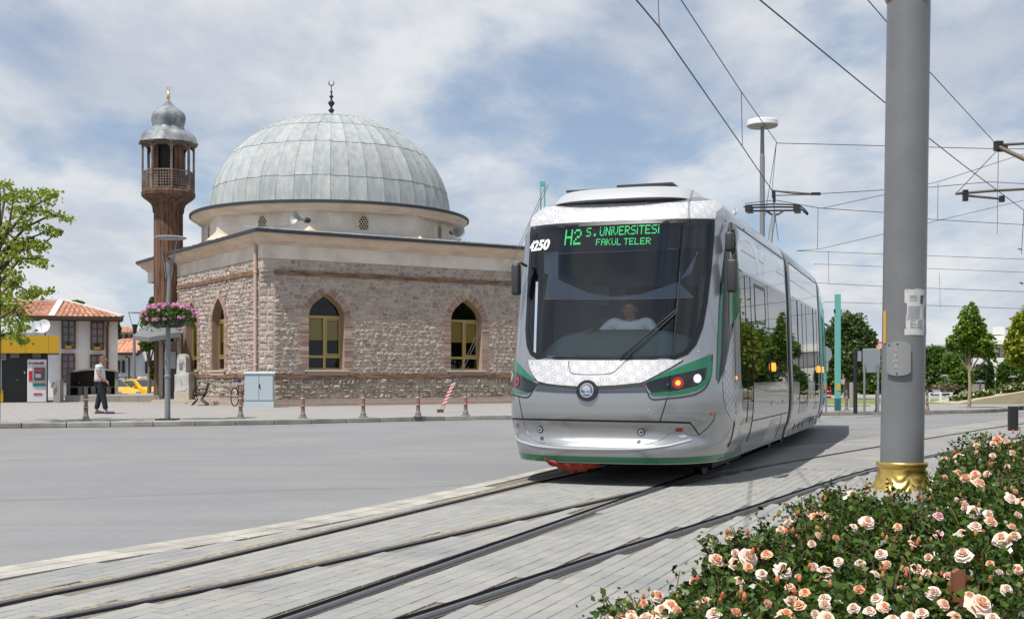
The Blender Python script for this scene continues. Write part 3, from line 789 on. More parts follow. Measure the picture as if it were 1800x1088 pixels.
# ---- destination display and number on the inner face of the windscreen
FONT = {'H':'10001 10001 10001 11111 10001 10001 10001','2':'01110 10001 00001 00110 01000 10000 11111','S':'01111 10000 10000 01110 00001 00001 11110',
'.':'00000 00000 00000 00000 00000 00110 00110','Ü':'10001 00000 10001 10001 10001 10001 01110','N':'10001 11001 11001 10101 10011 10011 10001','İ':'1 0 1 1 1 1 1',
'V':'10001 10001 10001 10001 10001 01010 00100','E':'11111 10000 10000 11110 10000 10000 11111','R':'11110 10001 10001 11110 10100 10010 10001','T':'11111 00100 00100 00100 00100 00100 00100',
'F':'11111 10000 10000 11110 10000 10000 10000','A':'01110 10001 10001 11111 10001 10001 10001','K':'10001 10010 10100 11000 10100 10010 10001','L':'10000 10000 10000 10000 10000 10000 11111'}
m_led = mat('green_led', (.0,.1,.03), .6, emit=(.02,.66,.17), estr=1.0)
disp = thing('destination_display', None, None); disp.parent = tram
def led(text, p_l, p_r, p_top, p_bot, drop=()):
    """text row between left/right pixel (baseline centre) on the screen surface"""
    cols = []
    for ch in text:
        if ch == ' ': cols += [None]*2; continue
        rows = FONT[ch].split()
        for k in range(len(rows[0])): cols.append([r[k] == '1' for r in rows])
        cols.append(None)
    while cols and cols[-1] is None: cols.pop()
    n = len(cols); (xl, yl), (xr, yr) = p_l, p_r
    a, b = inv(xl, yl), inv(xr, yr); h0 = inv(xl, yl-p_top/2)[1]-inv(xl, yl+p_top/2)[1]
    mb = MB()
    for i, c_ in enumerate(cols):
        if c_ is None or i in drop: continue
        u0 = a[0]+(b[0]-a[0])*i/n; du_ = (b[0]-a[0])/n; v0 = a[1]+(b[1]-a[1])*i/n
        for r_ in range(7):
            if not c_[r_]: continue
            vt = v0+h0/2-h0*r_/7
            q = np.array([(u0+du_*.08,vt-h0/7*.88),(u0+du_*.92,vt-h0/7*.88),(u0+du_*.92,vt),(u0+du_*.08,vt)])
            P = S(q[:,0],q[:,1])+Nrm(q[:,0],q[:,1])*.0068
            mb.add([tuple(p) for p in P], [(0,1,2,3)])
    return mb.build('led_text', m_led, disp, kind='stuff')
led('H2', (993.5,418.5), (1022,417), 27, 0)
led('S. ÜNİVERSİTESİ', (1031,409), (1159,403), 15.5, 0)
led('FAKÜL TELER', (1048,426.5), (1144,424), 11.5, 0)
# fleet number
vs_, fs_ = text_mesh('4250', .165, .0065, .18)
a = inv(932, 435); b = inv(966, 431); cu, cv_ = (a[0]+b[0])/2, (a[1]+b[1])/2
xs = [p.x for p in vs_]; wd_ = max(xs)-min(xs); ys = [p.y for p in vs_]
q = np.array([(cu+(b[0]-a[0])*(p.x/wd_), cv_+(p.y)*1.02+(b[1]-a[1])*(p.x/wd_)) for p in vs_])
P = S(q[:,0],q[:,1])+Nrm(q[:,0],q[:,1])*.009
mb = MB(); mb.add([tuple(p) for p in P], fs_); mb.build('fleet_number', mat('white_lettering', (.85,.85,.85), .5), tram)
# ---- wiper
def sp_(x, y, off): 
    u_, v_ = inv(880+.3125*x, 300+.3125*y); return tuple(S(u_,v_)+Nrm(u_,v_)*off)
mb = MB()
mb.tube([sp_(672,1058,.03), sp_(800,955,.06), sp_(985,790,.055)], .010, 6); mb.tube([sp_(706,1060,.03), sp_(850,935,.065), sp_(992,800,.06)], .010, 6)
mb.build('wiper_arm', m_gap, tram, smooth=50)
mb = MB(); mb.tube([sp_(1008,575,.025), sp_(998,690,.035), sp_(986,800,.035), sp_(978,930,.03), sp_(972,1055,.02)], .011, 6)
mb.tube([sp_(1003,640,.035), sp_(990,780,.06), sp_(984,860,.045)], .012, 6); mb.build('wiper_blade', m_gap, tram, smooth=50)
# ---- sun blind, dashboard, cab interior
m_blind = mat('sun_blind_fabric', (.20,.24,.30), .9)
def inner(poly, d): 
    q = np.array(poly); return S(q[:,0],q[:,1])-Nrm(q[:,0],q[:,1])*d
top = z1([(215,440),(400,440),(600,440),(800,440),(1000,440),(1135,440)]); bot = z1([(215,708),(400,706),(600,705),(800,703),(1000,700),(1105,698)])
arc = z1([(240,560),(330,610),(480,672),(620,692),(780,680),(1010,610)]) 
mb = MB(); P = list(inner(arc, .10))+list(inner(bot, .10)); n = 6
mb.add([tuple(p) for p in P], [(i, i+1, n+i+1, n+i) for i in range(n-1)])
L0 = z1([(212,440),(330,440)]); 
for pts in ([(212,440),(300,440),(300,590),(212,560)], [(1020,600),(1090,560),(1125,440),(1135,440)]):
    qq = inner(z1(pts), .10); mb.add([tuple(p) for p in qq], [(0,1,2,3)])
mb.build('sun_blind', m_blind, tram)
mb = MB(); mb.tube([tuple(p) for p in inner(bot, .10)], .010, 6); mb.build('blind_rail', mat('blind_alu', (.45,.47,.5), .4, .6), tram)
mb = MB(); mb.tube([tuple(p) for p in inner(z1([(300,456),(600,446),(1000,428)]), .06)], .005, 6); mb.build('display_edge', MATS['blind_alu'], tram)
mb = MB(); t_ = z1([(175,322),(500,300),(900,290),(1200,280)]); b2 = z1([(175,455),(500,448),(900,435),(1190,425)])
P = list(inner(t_, .05))+list(inner(b2, .05)); mb.add([tuple(p) for p in P], [(i,i+1,4+i+1,4+i) for i in range(3)])
mb.build('display_housing', mat('display_black_blue', (.012,.018,.03), .7), tram)
# dashboard
mb = MB(); n = 20; rows = []
for j in range(9):
    b_ = j/8
    for i in range(n+1):
        a_ = -1+2*i/n; w_ = a_*1.0
        zt = 1.46+.33*math.sin(min(1,b_*1.15)*math.pi/2)*(1-abs(a_)**3.5)**.6
        rows.append((w_+.06, .27+b_*.50+.35*abs(a_)**3, zt))
mb.add(rows, [(j*(n+1)+i, j*(n+1)+i+1, (j+1)*(n+1)+i+1, (j+1)*(n+1)+i) for j in range(8) for i in range(n)])
mb.box((.06,.95,1.15),(1.9,.4,.62))
mb.build('dashboard', mat('dashboard_grey_green', (.24,.31,.30), .4), tram, smooth=60)
# cabin shell: floor, rear wall, ceiling, side linings
mb = MB(); mb.box((0,3.4,.62),(2.4,5.2,.06)); mb.build('cab_floor', m_dk, tram)
mb = MB(); mb.box((0,3.6,3.12),(1.9,4.4,.05)); mb.build('ceiling', mat('cab_ceiling', (.14,.17,.2), .8), tram)
mb = MB(); mb.box((0,5.9,1.9),(2.4,.04,2.5)); mb.build('saloon_end_wall', m_dk, tram)
mb = MB(); mb.box((-.75,2.25,1.9),(1.0,.04,2.4)); mb.box((.98,2.25,1.9),(.58,.04,2.4)); mb.box((.2,2.25,2.75),(1.0,.04,.7)); mb.box((.2,2.25,1.0),(1.0,.04,.8)); mb.build('cab_rear_wall', mat('cab_wall_blue_grey', (.07,.10,.14), .6), tram)
mb = MB()
for k_ in range(3): mb = MB(); mb.box((-.62,2.2,1.45+k_*.42),(.30,.03,.26)); mb.build('cab_window', mat('cab_window_teal', (.05,.17,.17), .2), tram)
mb = MB(); mb.box((.10,1.48,1.3),(.48,.10,.9)); mb.box((.10,1.25,.95),(.48,.5,.12)); bevel(mb.build('driver_seat', m_dk, tram), .04, 3)
for y0, y1 in ((-4.4,-3.3),(-3.25,-2.2),(-2.15,-1.2)):
    surf('side_window', [(y0,1.12),(y1,1.12),(y1,2.48),(y0,2.48)], .004, m_glass, du=1, dv=.3, base=.002)

# ---- side of first car
def sidepoly(t0, t1, v0, v1): return [(t0-.6,v0),(t1-.6,v0),(t1-.6,v1),(t0-.6,v1)]   # u = 1+(t-1.6)
m_up = mat('upper_side_panel_glass', (.30,.37,.38), .08, .25, coat=1)
m_up2 = mat('upper_side_panel_pale', (.52,.55,.56), .1, .2, coat=1)
surf('cab_side_window', pxl([(1263,560),(1266,500),(1275,430),(1280,400),(1287,392),(1296,400),(1298,470),(1299,548),(1291,566),(1284,600),(1273,650),(1262,675)]), .004, m_side, du=.05)
surf('green_frame', pxl([(1259,668),(1261,600),(1264,540),(1268,500),(1271,500),(1268,560),(1266,620),(1262,668)]), .008, m_green, du=.05)
surf('green_frame', pxl([(1281,573),(1281,520),(1283,480),(1298,480),(1299,546),(1290,565)]), .009, m_green, du=.05)
surf('pattern_panel', pxl([(1299,548),(1300.5,742),(1294,743),(1285,736),(1277,722),(1272,700),(1270,672),(1275,640),(1283,598),(1290,566)]), .006, m_pat2, du=.05)
surf('front_door', sidepoly(1.40,2.38,.66,2.50), .004, m_side, du=.2, dv=.3)
line('door_edge', [(1.95-.6,.68),(1.95-.6,2.48)], .02, m_gap, .008)
line('door_edge', [(1.40-.6,.42),(1.40-.6,.66),(1.40-.6,2.5)], .018, m_gap, .008)
line('door_edge', [(2.40-.6,.42),(2.40-.6,.66),(2.40-.6,2.5)], .018, m_gap, .008)
surf('side_window', sidepoly(2.42,3.95,1.16,2.50), .004, m_side, du=.2, dv=.3)
surf('side_window', sidepoly(4.0,5.92,1.16,2.50), .004, m_side, du=.2, dv=.3)
line('window_frame', [(2.75-.6,1.95),(2.75-.6,2.42),(3.7-.6,2.42),(3.7-.6,1.95)], .045, mat('window_frame_grey', (.12,.13,.13), .4, .4), .009, closed=True, n=1)
for t0, t1 in ((1.35,3.3),(3.32,4.6),(4.62,5.95)):
    surf('upper_panel', sidepoly(t0,t1,2.79,3.04), .004, m_up, du=.2, dv=.2); surf('upper_panel', sidepoly(t0,t1,2.535,2.775), .004, m_up, du=.2, dv=.2)
def arcpoly(tc, r0, r1, v0, vmax, n=16):
    o_ = [(tc+r1*math.cos(math.pi*k/n), min(vmax, v0+r1*.55*math.sin(math.pi*k/n))) for k in range(n+1)]
    i_ = [(tc+r0*math.cos(math.pi*k/n), min(vmax, v0+r0*.55*math.sin(math.pi*k/n))) for k in range(n, -1, -1)]
    return [(a_-.6, b_) for a_, b_ in o_+i_]
surf('painted_arc', arcpoly(2.4, .75, 1.0, 2.54, 3.03), .0055, m_up2, du=.2, dv=.2)
surf('painted_arc', arcpoly(4.4, .02, .8, 2.54, 3.03), .0055, m_up2, du=.2, dv=.2)
line('roof_edge_gap', [(1.3-.6,3.06),(3.5-.6,3.06),(6.0-.6,3.06)], .016, m_gap, .004)
line('window_edge_gap', [(1.3-.6,2.52),(3.5-.6,2.52),(6.0-.6,2.52)], .02, m_chr, .006)
surf('patterned_strip', sidepoly(2.44,5.95,.69,1.13), .004, m_pat2, du=.2, dv=.2)
line('panel_gap', [(2.42-.6,.675),(6.0-.6,.675)], .014, m_gap, .004)
surf('skirt_cover', [(p[0]+2.6, p[1]) for p in [(.7,.33),(1.9,.33),(1.75,.5),(1.45,.62),(1.1,.62),(.85,.5)]], .004, mat('pale_green_grey', (.36,.42,.40), .3, .3), du=.2)
line('panel_gap', [(5.35-.6,.33),(5.35-.6,.675)], .01, m_gap, .004)
for tt, vv2 in ((4.05,.86),(5.3,.86)):
    surf('marker', ellipse(tt-.6, vv2, .03, .03, 10), .010, m_amb2, du=1, dv=1)
for tt in (4.15,4.35): surf('turn_signal', ellipse(tt-.6, 1.37, .085, .06, 14), .03, m_amber, du=1, dv=1)
surf('signal_plate', sidepoly(4.0,4.52,1.29,1.46), .012, m_gap, du=1, dv=1)
# mirrors
def wp(px, py, d): return LT.inverted() @ at(px, py, d)
def mirror(x0, x1, y0, y1, d, nm, arm):
    a, b = wp(x0, y1, d), wp(x1, y0, d)
    mb = MB(); c_ = (a+b)/2; mb.box(c_, (abs(b.x-a.x), .13, abs(b.z-a.z)))
    o = bevel(mb.build(nm, m_grey, tram), .028, 3); o.data.polygons.foreach_set('use_smooth', [True]*len(o.data.polygons))
    mb = MB(); mb.tube([wp(*q) for q in arm], .018, 6); mb.build('mirror_arm', m_gap, tram)
mirror(1278, 1296.5, 456, 514, 13.75, 'mirror', [(1285,425,13.9),(1292,440,13.85),(1289,458,13.75)])
mirror(1275, 1290, 408, 442, 13.85, 'mirror', [(1284,392,14.0),(1283,410,13.9)])
mirror(900, 915, 464, 519, 14.3, 'mirror', [(926,468,14.35),(915,462,14.3),(908,466,14.3)])
# red-orange cover under the nose, underframe, bogies
mb = MB(); n_ = 14; pts = []
for i in range(n_+1):
    a_ = i/n_; x = -.66+a_*.62; dz = .08+.11*math.sin(a_*math.pi)**.7+.015*math.sin(i*2.1)
    for z_, y_ in ((.34,.10),(.34-dz*.5,.06+.03*math.sin(i*1.7)),(.34-dz*.85,.12),(.33-dz,.25)): pts.append((x, y_, z_))
mb.add(pts, [(i*4+j, (i+1)*4+j, (i+1)*4+j+1, i*4+j+1) for i in range(n_) for j in range(3)])
mb.build('coupler_cover', mat('orange_red_tarpaulin', (.26,.028,.012), .8, var=.3, vscale=6), tram, smooth=60)
mb = MB(); mb.box((0,3.7,.33),(2.2,4.3,.16)); mb.box((0,2.9,.22),(1.9,2.2,.22)); mb.box((0,.9,.36),(1.3,1.2,.12)); mb.build('underframe', m_gap, tram)
def bogie(x, y, rz, par):
    for dy in (-.85,.85):
        for sx in (-1,1):
            mb = MB(); M = Matrix.Rotation(R(90),4,'Y')
            mb.lathe([(.0,-.06),(.28,-.06),(.30,-.03),(.30,.03),(.32,.06),(.0,.06)], 20, M=M.to_3x3())
            o = mb.build('wheel', m_rail, par, smooth=30); o.location = (x+sx*.73*math.cos(rz)-dy*math.sin(rz), y+dy*math.cos(rz)+sx*.73*math.sin(rz), .315); o.rotation_euler = (0,0,rz)
bogie(0, 3.0, 0, tram)
# ---- following cars
SPRO = [(z_, h_) for z_, h_ in zip(PROF[:,1], PROF[:,2])]
def car(origin, yaw, L, first):
    sec = thing('car_section', None, None); sec.parent = tram
    sec.location = origin; sec.rotation_euler = (0,0,yaw)
    ring_ = [(h_, z_) for z_, h_ in SPRO]; ring_ = ring_+[(-h_, z_) for h_, z_ in reversed(ring_)]
    mb = MB(); n = len(ring_)
    ys = [0, .03, L-.03, L]
    for k_, y_ in enumerate(ys):
        s_ = .985 if k_ in (0,3) else 1
        mb.v += [(x*s_, y_, z) for x, z in ring_]
    for k_ in range(3): mb.f += [((k_*n+i), ((k_)*n+(i+1)%n), ((k_+1)*n+(i+1)%n), ((k_+1)*n+i)) for i in range(n)]
    mb.f += [tuple(range(n-1,-1,-1)), tuple(range(3*n,4*n))]; mb.mi = [0]*len(mb.f)
    mb.build('body', m_sil, sec, smooth=30)
    def Sc(u, v):
        z, hw, t0 = [np.interp(v, _vv, q) for q in _sm]; return np.stack([hw+0*u, u+0*v, z], -1)
    def Nc(u, v):
        e = 2e-3; a = Sc(u+e,v)-Sc(u-e,v); b = Sc(u,v+e)-Sc(u,v-e); n = np.cross(a,b); return n/np.linalg.norm(n,axis=-1,keepdims=True)
    P = lambda t0,t1,v0,v1: [(t0,v0),(t1,v0),(t1,v1),(t0,v1)]
    kw = dict(parent=sec, du=5, dv=.2, surf_fn=Sc, nrm_fn=Nc)
    lay = [(.1,.95,'w'),(1.0,1.65,'d'),(1.67,2.32,'d'),(2.38,3.6,'w'),(3.64,4.25,'d')] if first else [(.2,1.5,'w'),(1.55,2.2,'d'),(2.22,2.9,'d'),(2.95,4.4,'w')]
    for t0, t1, k_ in lay:
        if k_ == 'w':
            surf('side_window', P(t0,t1,1.16,2.50), .004, m_side, **kw); surf('patterned_strip', P(t0,t1,.69,1.13), .004, m_pat2, **kw)
        else:
            surf('door', P(t0,t1,.62,2.50), .006, m_side, **kw); line('door_edge', [(t0,.4),(t0,1.5),(t0,2.5)], .02, m_gap, .01, parent=sec, sfn=Sc, nfn=Nc, n=2)
        line('door_edge', [(t1,.35),(t1,1.5),(t1,2.5)], .025, m_gap, .01, parent=sec, sfn=Sc, nfn=Nc, n=2)
    surf('upper_panel', P(.1,L-.15,2.79,3.04), .004, m_up2, **kw); surf('upper_panel', P(.1,L-.15,2.535,2.775), .004, m_up2, **kw)
    line('roof_edge_gap', [(.1,3.06),(L-.1,3.06)], .016, m_gap, .004, parent=sec, sfn=Sc, nfn=Nc, n=2)
    for tt in (L-.55, L-.3) if first else (.3,.5): surf('turn_signal', ellipse(tt, 1.37, .09, .06, 12), .03, m_amber, **kw)
    for tt in (.7,2.8,3.3): surf('marker', ellipse(tt, .86, .03, .03, 10), .010, m_amb2, **kw)
    mb = MB(); mb.box((0,L/2,.33),(2.2,L-.3,.18)); mb.build('underframe', m_gap, sec)
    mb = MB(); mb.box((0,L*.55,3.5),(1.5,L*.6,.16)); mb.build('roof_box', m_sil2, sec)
    bogie(0, L*.5, 0, sec)
    return sec
def bellows(c_, yaw):
    mb = MB(); 
    for k_ in range(5):
        s_ = .985 if k_ % 2 else .965
        poly = [(h_*s_, z_) for z_, h_ in SPRO]+[(-h_*s_, z_) for z_, h_ in reversed(SPRO)]
        mb.prism_y([(x, z*.985+.02) for x, z in poly], -.24+k_*.11, -.24+k_*.11+.1)
    o = mb.build('bellows', m_gap, tram); o.location = c_; o.rotation_euler = (0,0,yaw)
yaw2 = R(.3); yaw3 = R(4.2)
bellows(Vector((0,6.3,0)), yaw2/2)
o2 = Vector((0,6.58,0)); d2 = Vector((-math.sin(yaw2), math.cos(yaw2), 0))
s2 = car(o2, yaw2, 4.75, True)
e2 = o2+d2*5.0; bellows(e2, (yaw2+yaw3)/2)
s3 = car(e2+Vector((-math.sin(yaw3), math.cos(yaw3), 0))*.28, yaw3, 4.8, False)
# pantograph on the roof
pan = thing('pantograph', None, None); pan.parent = tram
m_pan = mat('pantograph_steel', (.03,.033,.035), .5, .4)
dP = 25.8
Q = lambda x, y, d=dP: wp(x, y, d)
def ztub(P, r, nm, m=m_pan): mb = MB(); mb.tube(P, r, 6); return mb.build(nm, m, pan, smooth=50)
ztub([Q(1307,364.5), Q(1316,361), Q(1360,359), Q(1404,360.5), Q(1413,367), Q(1421,376)], .016, 'collector_strip')
ztub([Q(1314,368,26.1), Q(1322,365,26.1), Q(1360,364,26.1), Q(1398,364.5,26.1), Q(1410,369,26.1), Q(1420,378,26.1)], .02, 'collector_strip')
ztub([Q(1317,371), Q(1402,370)], .02, 'cross_tube')
for x in (1317,1401):
    mb = MB(); mb.box(Q(x,368,25.95),(.12,.4,.14)); mb.build('bracket', m_pan, pan)
ztub([Q(1345,370), Q(1356,377), Q(1368,377), Q(1380,369)], .022, 'yoke')
ztub([Q(1361,377), Q(1355,409,25.0)], .05, 'arm', mat('pantograph_arm_grey', (.22,.23,.24), .5, .4))
ztub([Q(1355,409,25.0), wp(1352,440,24.5)], .05, 'arm', MATS['pantograph_arm_grey'])
# ============================================================ THE MOSQUE
MR = R(33); MO = Vector((-9.05, 43.6, .12))
mosque = thing('mosque', 'rubble stone mosque with a lead-covered dome and pointed windows with gold frames', 'mosque', MO, MR)
LX, LY, CHF = 11.7, 13.1, .42
Z = lambda z: z-.12
m_mortar = mat('wall_mortar', (.51,.415,.35), .95, col2=(.41,.34,.30), vscale=2.5, bump=1.2, bscale=14)
m_stone = mat('rubble_stone', (.30,.265,.24), .92, rnd=.2, rndcol=(.47,.39,.335), var=.35, vscale=3, bump=1.4, bscale=22)
m_stoneL = mat('rough_base_stone', (.37,.335,.27), .95, rnd=.25, rndcol=(.24,.205,.18), var=.35, vscale=3, bump=2, bscale=16)
m_brick = mat('old_brick', (.31,.205,.16), .92, rnd=.3, rndcol=(.45,.335,.27), var=.2, bump=.6)
m_plast = mat('cream_plaster', (.70,.64,.57), .85, col2=(.56,.49,.42), vscale=.8, var=.1, bump=.25, bscale=12)
m_plastc = mat('cornice_plaster', (.70,.56,.44), .85, col2=(.58,.45,.34), vscale=.9, var=.12, stretch=(1,1,5))
m_wood = mat('weathered_timber', (.125,.062,.032), .8, col2=(.26,.16,.10), vscale=1.6, var=.3, stretch=(1,1,6), bump=.6)
m_lead = mat('lead_sheet', (.28,.315,.34), .8, 0, col2=(.40,.41,.395), vscale=2.2, var=.2, rnd=.10, bump=.5, bscale=9, stretch=(2.2,2.2,.6), spec=.25, cutoff=(.3,.75))
m_leadd = mat('dark_lead_edge', (.035,.04,.052), .6, .2, var=.3)
m_frame = mat('gold_window_frame', (.38,.285,.10), .4, .35)
m_pane = glassmat('window_pane', (.8,.8,.72), -.005)
m_void = mat('window_void', (.02,.022,.018), .9)
m_yelref = mat('blind_behind_glass', (.62,.46,.16), .8)  # yellowish reflection in the glass, painted as a sheet colour
def arch(cx, z0, zs, za, wd, n=10):
    """pointed opening outline (x,z)"""
    h = wd/2; P = [(cx-h, z0), (cx+h, z0), (cx+h, zs)]
    for k in range(1, n):
        t_ = k/n; P.append((cx+h*(1-t_**1.75)**.92, zs+(za-zs)*(t_**1.0*.86+.14*t_**3) if False else zs+(za-zs)*(t_+.10*math.sin(math.pi*t_)*(1-t_))))
    P.append((cx, za)); right = P[3:-1]
    return P+[(2*cx-x, z) for x, z in reversed(right)]+[(cx-h, zs)]
WINF = [2.5, 8.6]; WINL = [4.8, 8.1, 11.3]
WZ = (Z(1.46), Z(3.45), Z(4.32)); WW = 1.45
# face transform: front face (local x along, y=0, outward -y); left face: along y, outward -x
MF = Matrix.Identity(4)
ML = Matrix(((0,1,0,0),(1,0,0,0),(0,0,1,0),(0,0,0,1)))      # (a, depth, z) -> (depth, a, z): mirrored, fix winding by flip
def face_build(name, mb, m, left, **k):
    if left:
        mb.v = [(y, x, z) for x, y, z in mb.v]; mb.f = [tuple(reversed(f)) for f in mb.f]
    return mb.build(name, m, mosque, **k)
def wall_face(L, wins, left):
    outer = [Vector((CHF,0,0)), Vector((L,0,0)), Vector((L,Z(5.55),0)), Vector((CHF,Z(5.55),0))]
    loops = [outer]+[[Vector((x,z,0)) for x,z in arch(c_, WZ[0], WZ[1], WZ[2], WW)] for c_ in wins]
    flat = [v for l in loops for v in l]; tr = geometry.tessellate_polygon(loops)
    mb = MB(); mb.v = [(v.x, 0, v.y) for v in flat]
    for t_ in tr:
        a, b, c_ = [flat[i] for i in t_]; up = (b-a).cross(c_-a).z > 0
        mb.f.append(tuple(t_) if up else tuple(reversed(t_)))
    mb.mi = [0]*len(mb.f)
    face_build('wall', mb, m_mortar, left)
    for c_ in wins:
        A_ = arch(c_, WZ[0], WZ[1], WZ[2], WW); n = len(A_); mb = MB()
        mb.add([(x,0,z) for x,z in A_]+[(x,.34,z) for x,z in A_], [((i+1)%n, i, n+i, n+(i+1)%n) for i in range(n)]); mb.f = [tuple(reversed(f)) for f in mb.f]
        face_build('reveal', mb, m_brick, left)
        # window unit: frame with mullion, panes, sill
        dz = .26
        root = bpy.data.objects.new('window', None); COL.objects.link(root); root.parent = mosque
        def wb(nm, mb_, m): 
            if left: mb_.v = [(y,x,z) for x,y,z in mb_.v]; mb_.f = [tuple(reversed(f)) for f in mb_.f]
            o = mb_.build(nm, m, root); return o
        mb = MB(); h = WW/2; fw = .07
        inn = arch(c_, WZ[0]+fw, WZ[1], WZ[2]-fw*1.4, WW-2*fw)
        mb.add([(x,dz,z) for x,z in A_]+[(x,dz,z) for x,z in inn]+[(x,dz+.06,z) for x,z in inn], [(i,(i+1)%n,n+(i+1)%n,n+i) for i in range(n)]+[(n+i,n+(i+1)%n,2*n+(i+1)%n,2*n+i) for i in range(n)])
        wb('frame', mb, m_frame)
        mb = MB(); mb.box((c_, dz+.03, WZ[1]), (WW-.1,.07,.10)); wb('transom', mb, m_frame)
        mb = MB(); mb.box((c_, dz+.031, WZ[0]+.50), (WW-.1,.07,.09)); wb('transom', mb, m_frame)
        mb = MB(); mb.box((c_+(.02), dz+.029, (WZ[0]+WZ[1])/2), (.10,.068,WZ[1]-WZ[0]-.1)); wb('mullion', mb, m_frame)
        mb = MB(); 
        for zc in (WZ[1]-.09, WZ[0]+.59): mb.box((c_+.37, dz+.02, zc), (.60,.06,.05))
        for xc in (c_+.10, c_+.635): mb.box((xc, dz+.021, (WZ[1]+WZ[0]+.5)/2), (.045,.061,WZ[1]-WZ[0]-.56))
        wb('casement', mb, m_frame)
        mb = MB(); pl = arch(c_, WZ[0], WZ[1], WZ[2], WW-.04); mb.add([(x,dz+.045,z) for x,z in pl], [tuple(range(len(pl)))]); wb('pane', mb, m_pane)
        mb = MB(); mb.add([(c_-2.5,dz+1.2,WZ[0]-.8),(c_+2.5,dz+1.2,WZ[0]-.8),(c_+2.5,dz+1.2,WZ[2]+1),(c_-2.5,dz+1.2,WZ[2]+1),(c_-2.5,dz+.15,WZ[0]-.8),(c_+2.5,dz+.15,WZ[0]-.8),(c_+2.5,dz+.15,WZ[2]+1),(c_-2.5,dz+.15,WZ[2]+1)], [(0,1,2,3),(0,4,5,1),(3,2,6,7),(0,3,7,4),(1,5,6,2)]); wb('dark_room', mb, m_void)
        mb = MB(); mb.box((c_, dz+.085, (WZ[0]+.5+WZ[1])/2+.30), (WW-.05,.01,WZ[1]-WZ[0]-1.15)); wb('blind', mb, m_yelref)  # added sheet close behind the pane, imitates the reflection in it
        mb = MB(); mb.box((c_, .10, WZ[0]-.03), (WW+.32,.42,.05)); wb('sill', mb, mat('white_marble', (.6,.58,.55), .5))
        mb = MB(); mb.box((c_, .06, WZ[0]-.13), (WW+.2,.28,.14)); wb('sill_base', mb, m_brick)
    # brick surrounds
    mb = MB()
    for c_ in wins:
        for s in (-1,1):
            z = WZ[0]+.02; k = 0
            while z < WZ[1]+.02:
                wdt = (.30 if k % 3 else .42)+random.uniform(-.05,.05); 
                mb.box((c_+s*(WW/2+wdt/2), .02-random.uniform(.0,.012), z+.035), (wdt-.006,.075,.058)); z += .078; k += 1
        A_ = arch(c_, WZ[0], WZ[1], WZ[2], WW, 26)[2:]; A_ = A_+[]
        for i in range(len(A_)-1):
            (xa,za_),(xb,zb) = A_[i], A_[i+1]
            if math.hypot(xb-xa,zb-za_) < .02: continue
            nx, nz = (zb-za_), -(xb-xa); l_ = math.hypot(nx,nz); nx/=l_; nz/=l_
            dl = .27+random.uniform(-.015,.015)
            q = [(xa+(xb-xa)*.06,za_+(zb-za_)*.06),(xa+(xb-xa)*.94,za_+(zb-za_)*.94)]
            q2 = [(q[1][0]+nx*dl,q[1][1]+nz*dl),(q[0][0]+nx*dl,q[0][1]+nz*dl)]
            y0 = -.018-random.uniform(0,.01)
            mb.prism_y([q[1],q[0],q2[1],q2[0]][::1], y0, .05)
    face_build('brick_surround', mb, m_brick, left, kind='stuff')
wall_face(LX, WINF, False); wall_face(LY, WINL, True)
def in_zone(x, z, wins):
    for c_ in wins:
        if abs(x-c_) < WW/2+.40 and Z(1.3) < z < WZ[1]+.02: return True
        if z >= WZ[1]-.1 and z < WZ[2]+.42 and abs(x-c_) < (WW/2+.38)*max(0,(1-(max(0,z-WZ[1])/(WZ[2]+.42-WZ[1]))**1.5)): return True
    return False
def rubble(L, wins, z0, z1, hrow, wrow, seed, bulge, x0=CHF):
    rr = random.Random(seed); out = []; z = z0
    while z < z1-.06:
        h = min(hrow*rr.uniform(.75,1.35), z1-z); 
        if z1-(z+h) < .07: h = z1-z
        x = x0
        ph = rr.uniform(0,6)
        while x < L-.03:
            wd = wrow*rr.uniform(.55,1.6)
            if L-(x+wd) < .12: wd = L-x
            subs = [(z, z+h)] if rr.random() > .28 or h < .15 else [(z, z+h*.5), (z+h*.5, z+h)]
            for (a, b) in subs:
                cx_, cz_ = x+wd/2, (a+b)/2
                if in_zone(cx_, cz_, wins): continue
                g = .012+rr.random()*.008; j = lambda s: rr.uniform(-s, s)
                X0, X1, Z0, Z1 = x+g, x+wd-g, a+g, b-g
                jj = min(.04, h*.2)
                wv = lambda xx: .025*math.sin(xx*2.3+ph)
                P = [(X0+j(jj), Z0+jj*rr.random()), (cx_+j(jj), Z0+j(jj*.6)), (X1+j(jj), Z0+jj*rr.random()), (X1+j(jj*.5), cz_+j(jj)), (X1-jj*rr.random(), Z1+j(jj)), (cx_+j(jj), Z1+j(jj*.6)), (X0+jj*rr.random(), Z1+j(jj)), (X0+j(jj*.5), cz_)]
                P = [(min(max(px,x0+.004),L-.004), min(max(pz+wv(px),z0+.004),z1-.004)) for px, pz in P]
                out.append((P, bulge*rr.uniform(.4,1.3), rr.random()))
            x += wd
        z += h
    return out
def stone_geo(P, bl, tilt):
    c_ = np.mean(P, axis=0); n = len(P); v = [(x, .015, z) for x, z in P]
    for i, (x, z) in enumerate(P):
        q = c_+(np.array((x,z))-c_)*.80; v.append((q[0], -bl*(.72+.5*((i*7+int(tilt*90)) % 5)/5-.2), q[1]))
    m_ = c_; v.append((m_[0]+(tilt-.5)*.05, -bl*1.15, m_[1]+(tilt-.5)*.03))
    f = [(i, (i+1)%n, n+(i+1)%n, n+i) for i in range(n)]+[(n+i, n+(i+1)%n, 2*n) for i in range(n)]
    return v, f
front = [(s, m_stone) for s in rubble(LX, WINF, Z(1.31), Z(4.96), .145, .23, 3, .035)+rubble(LX, WINF, Z(5.12), Z(5.52), .145, .23, 4, .03)]
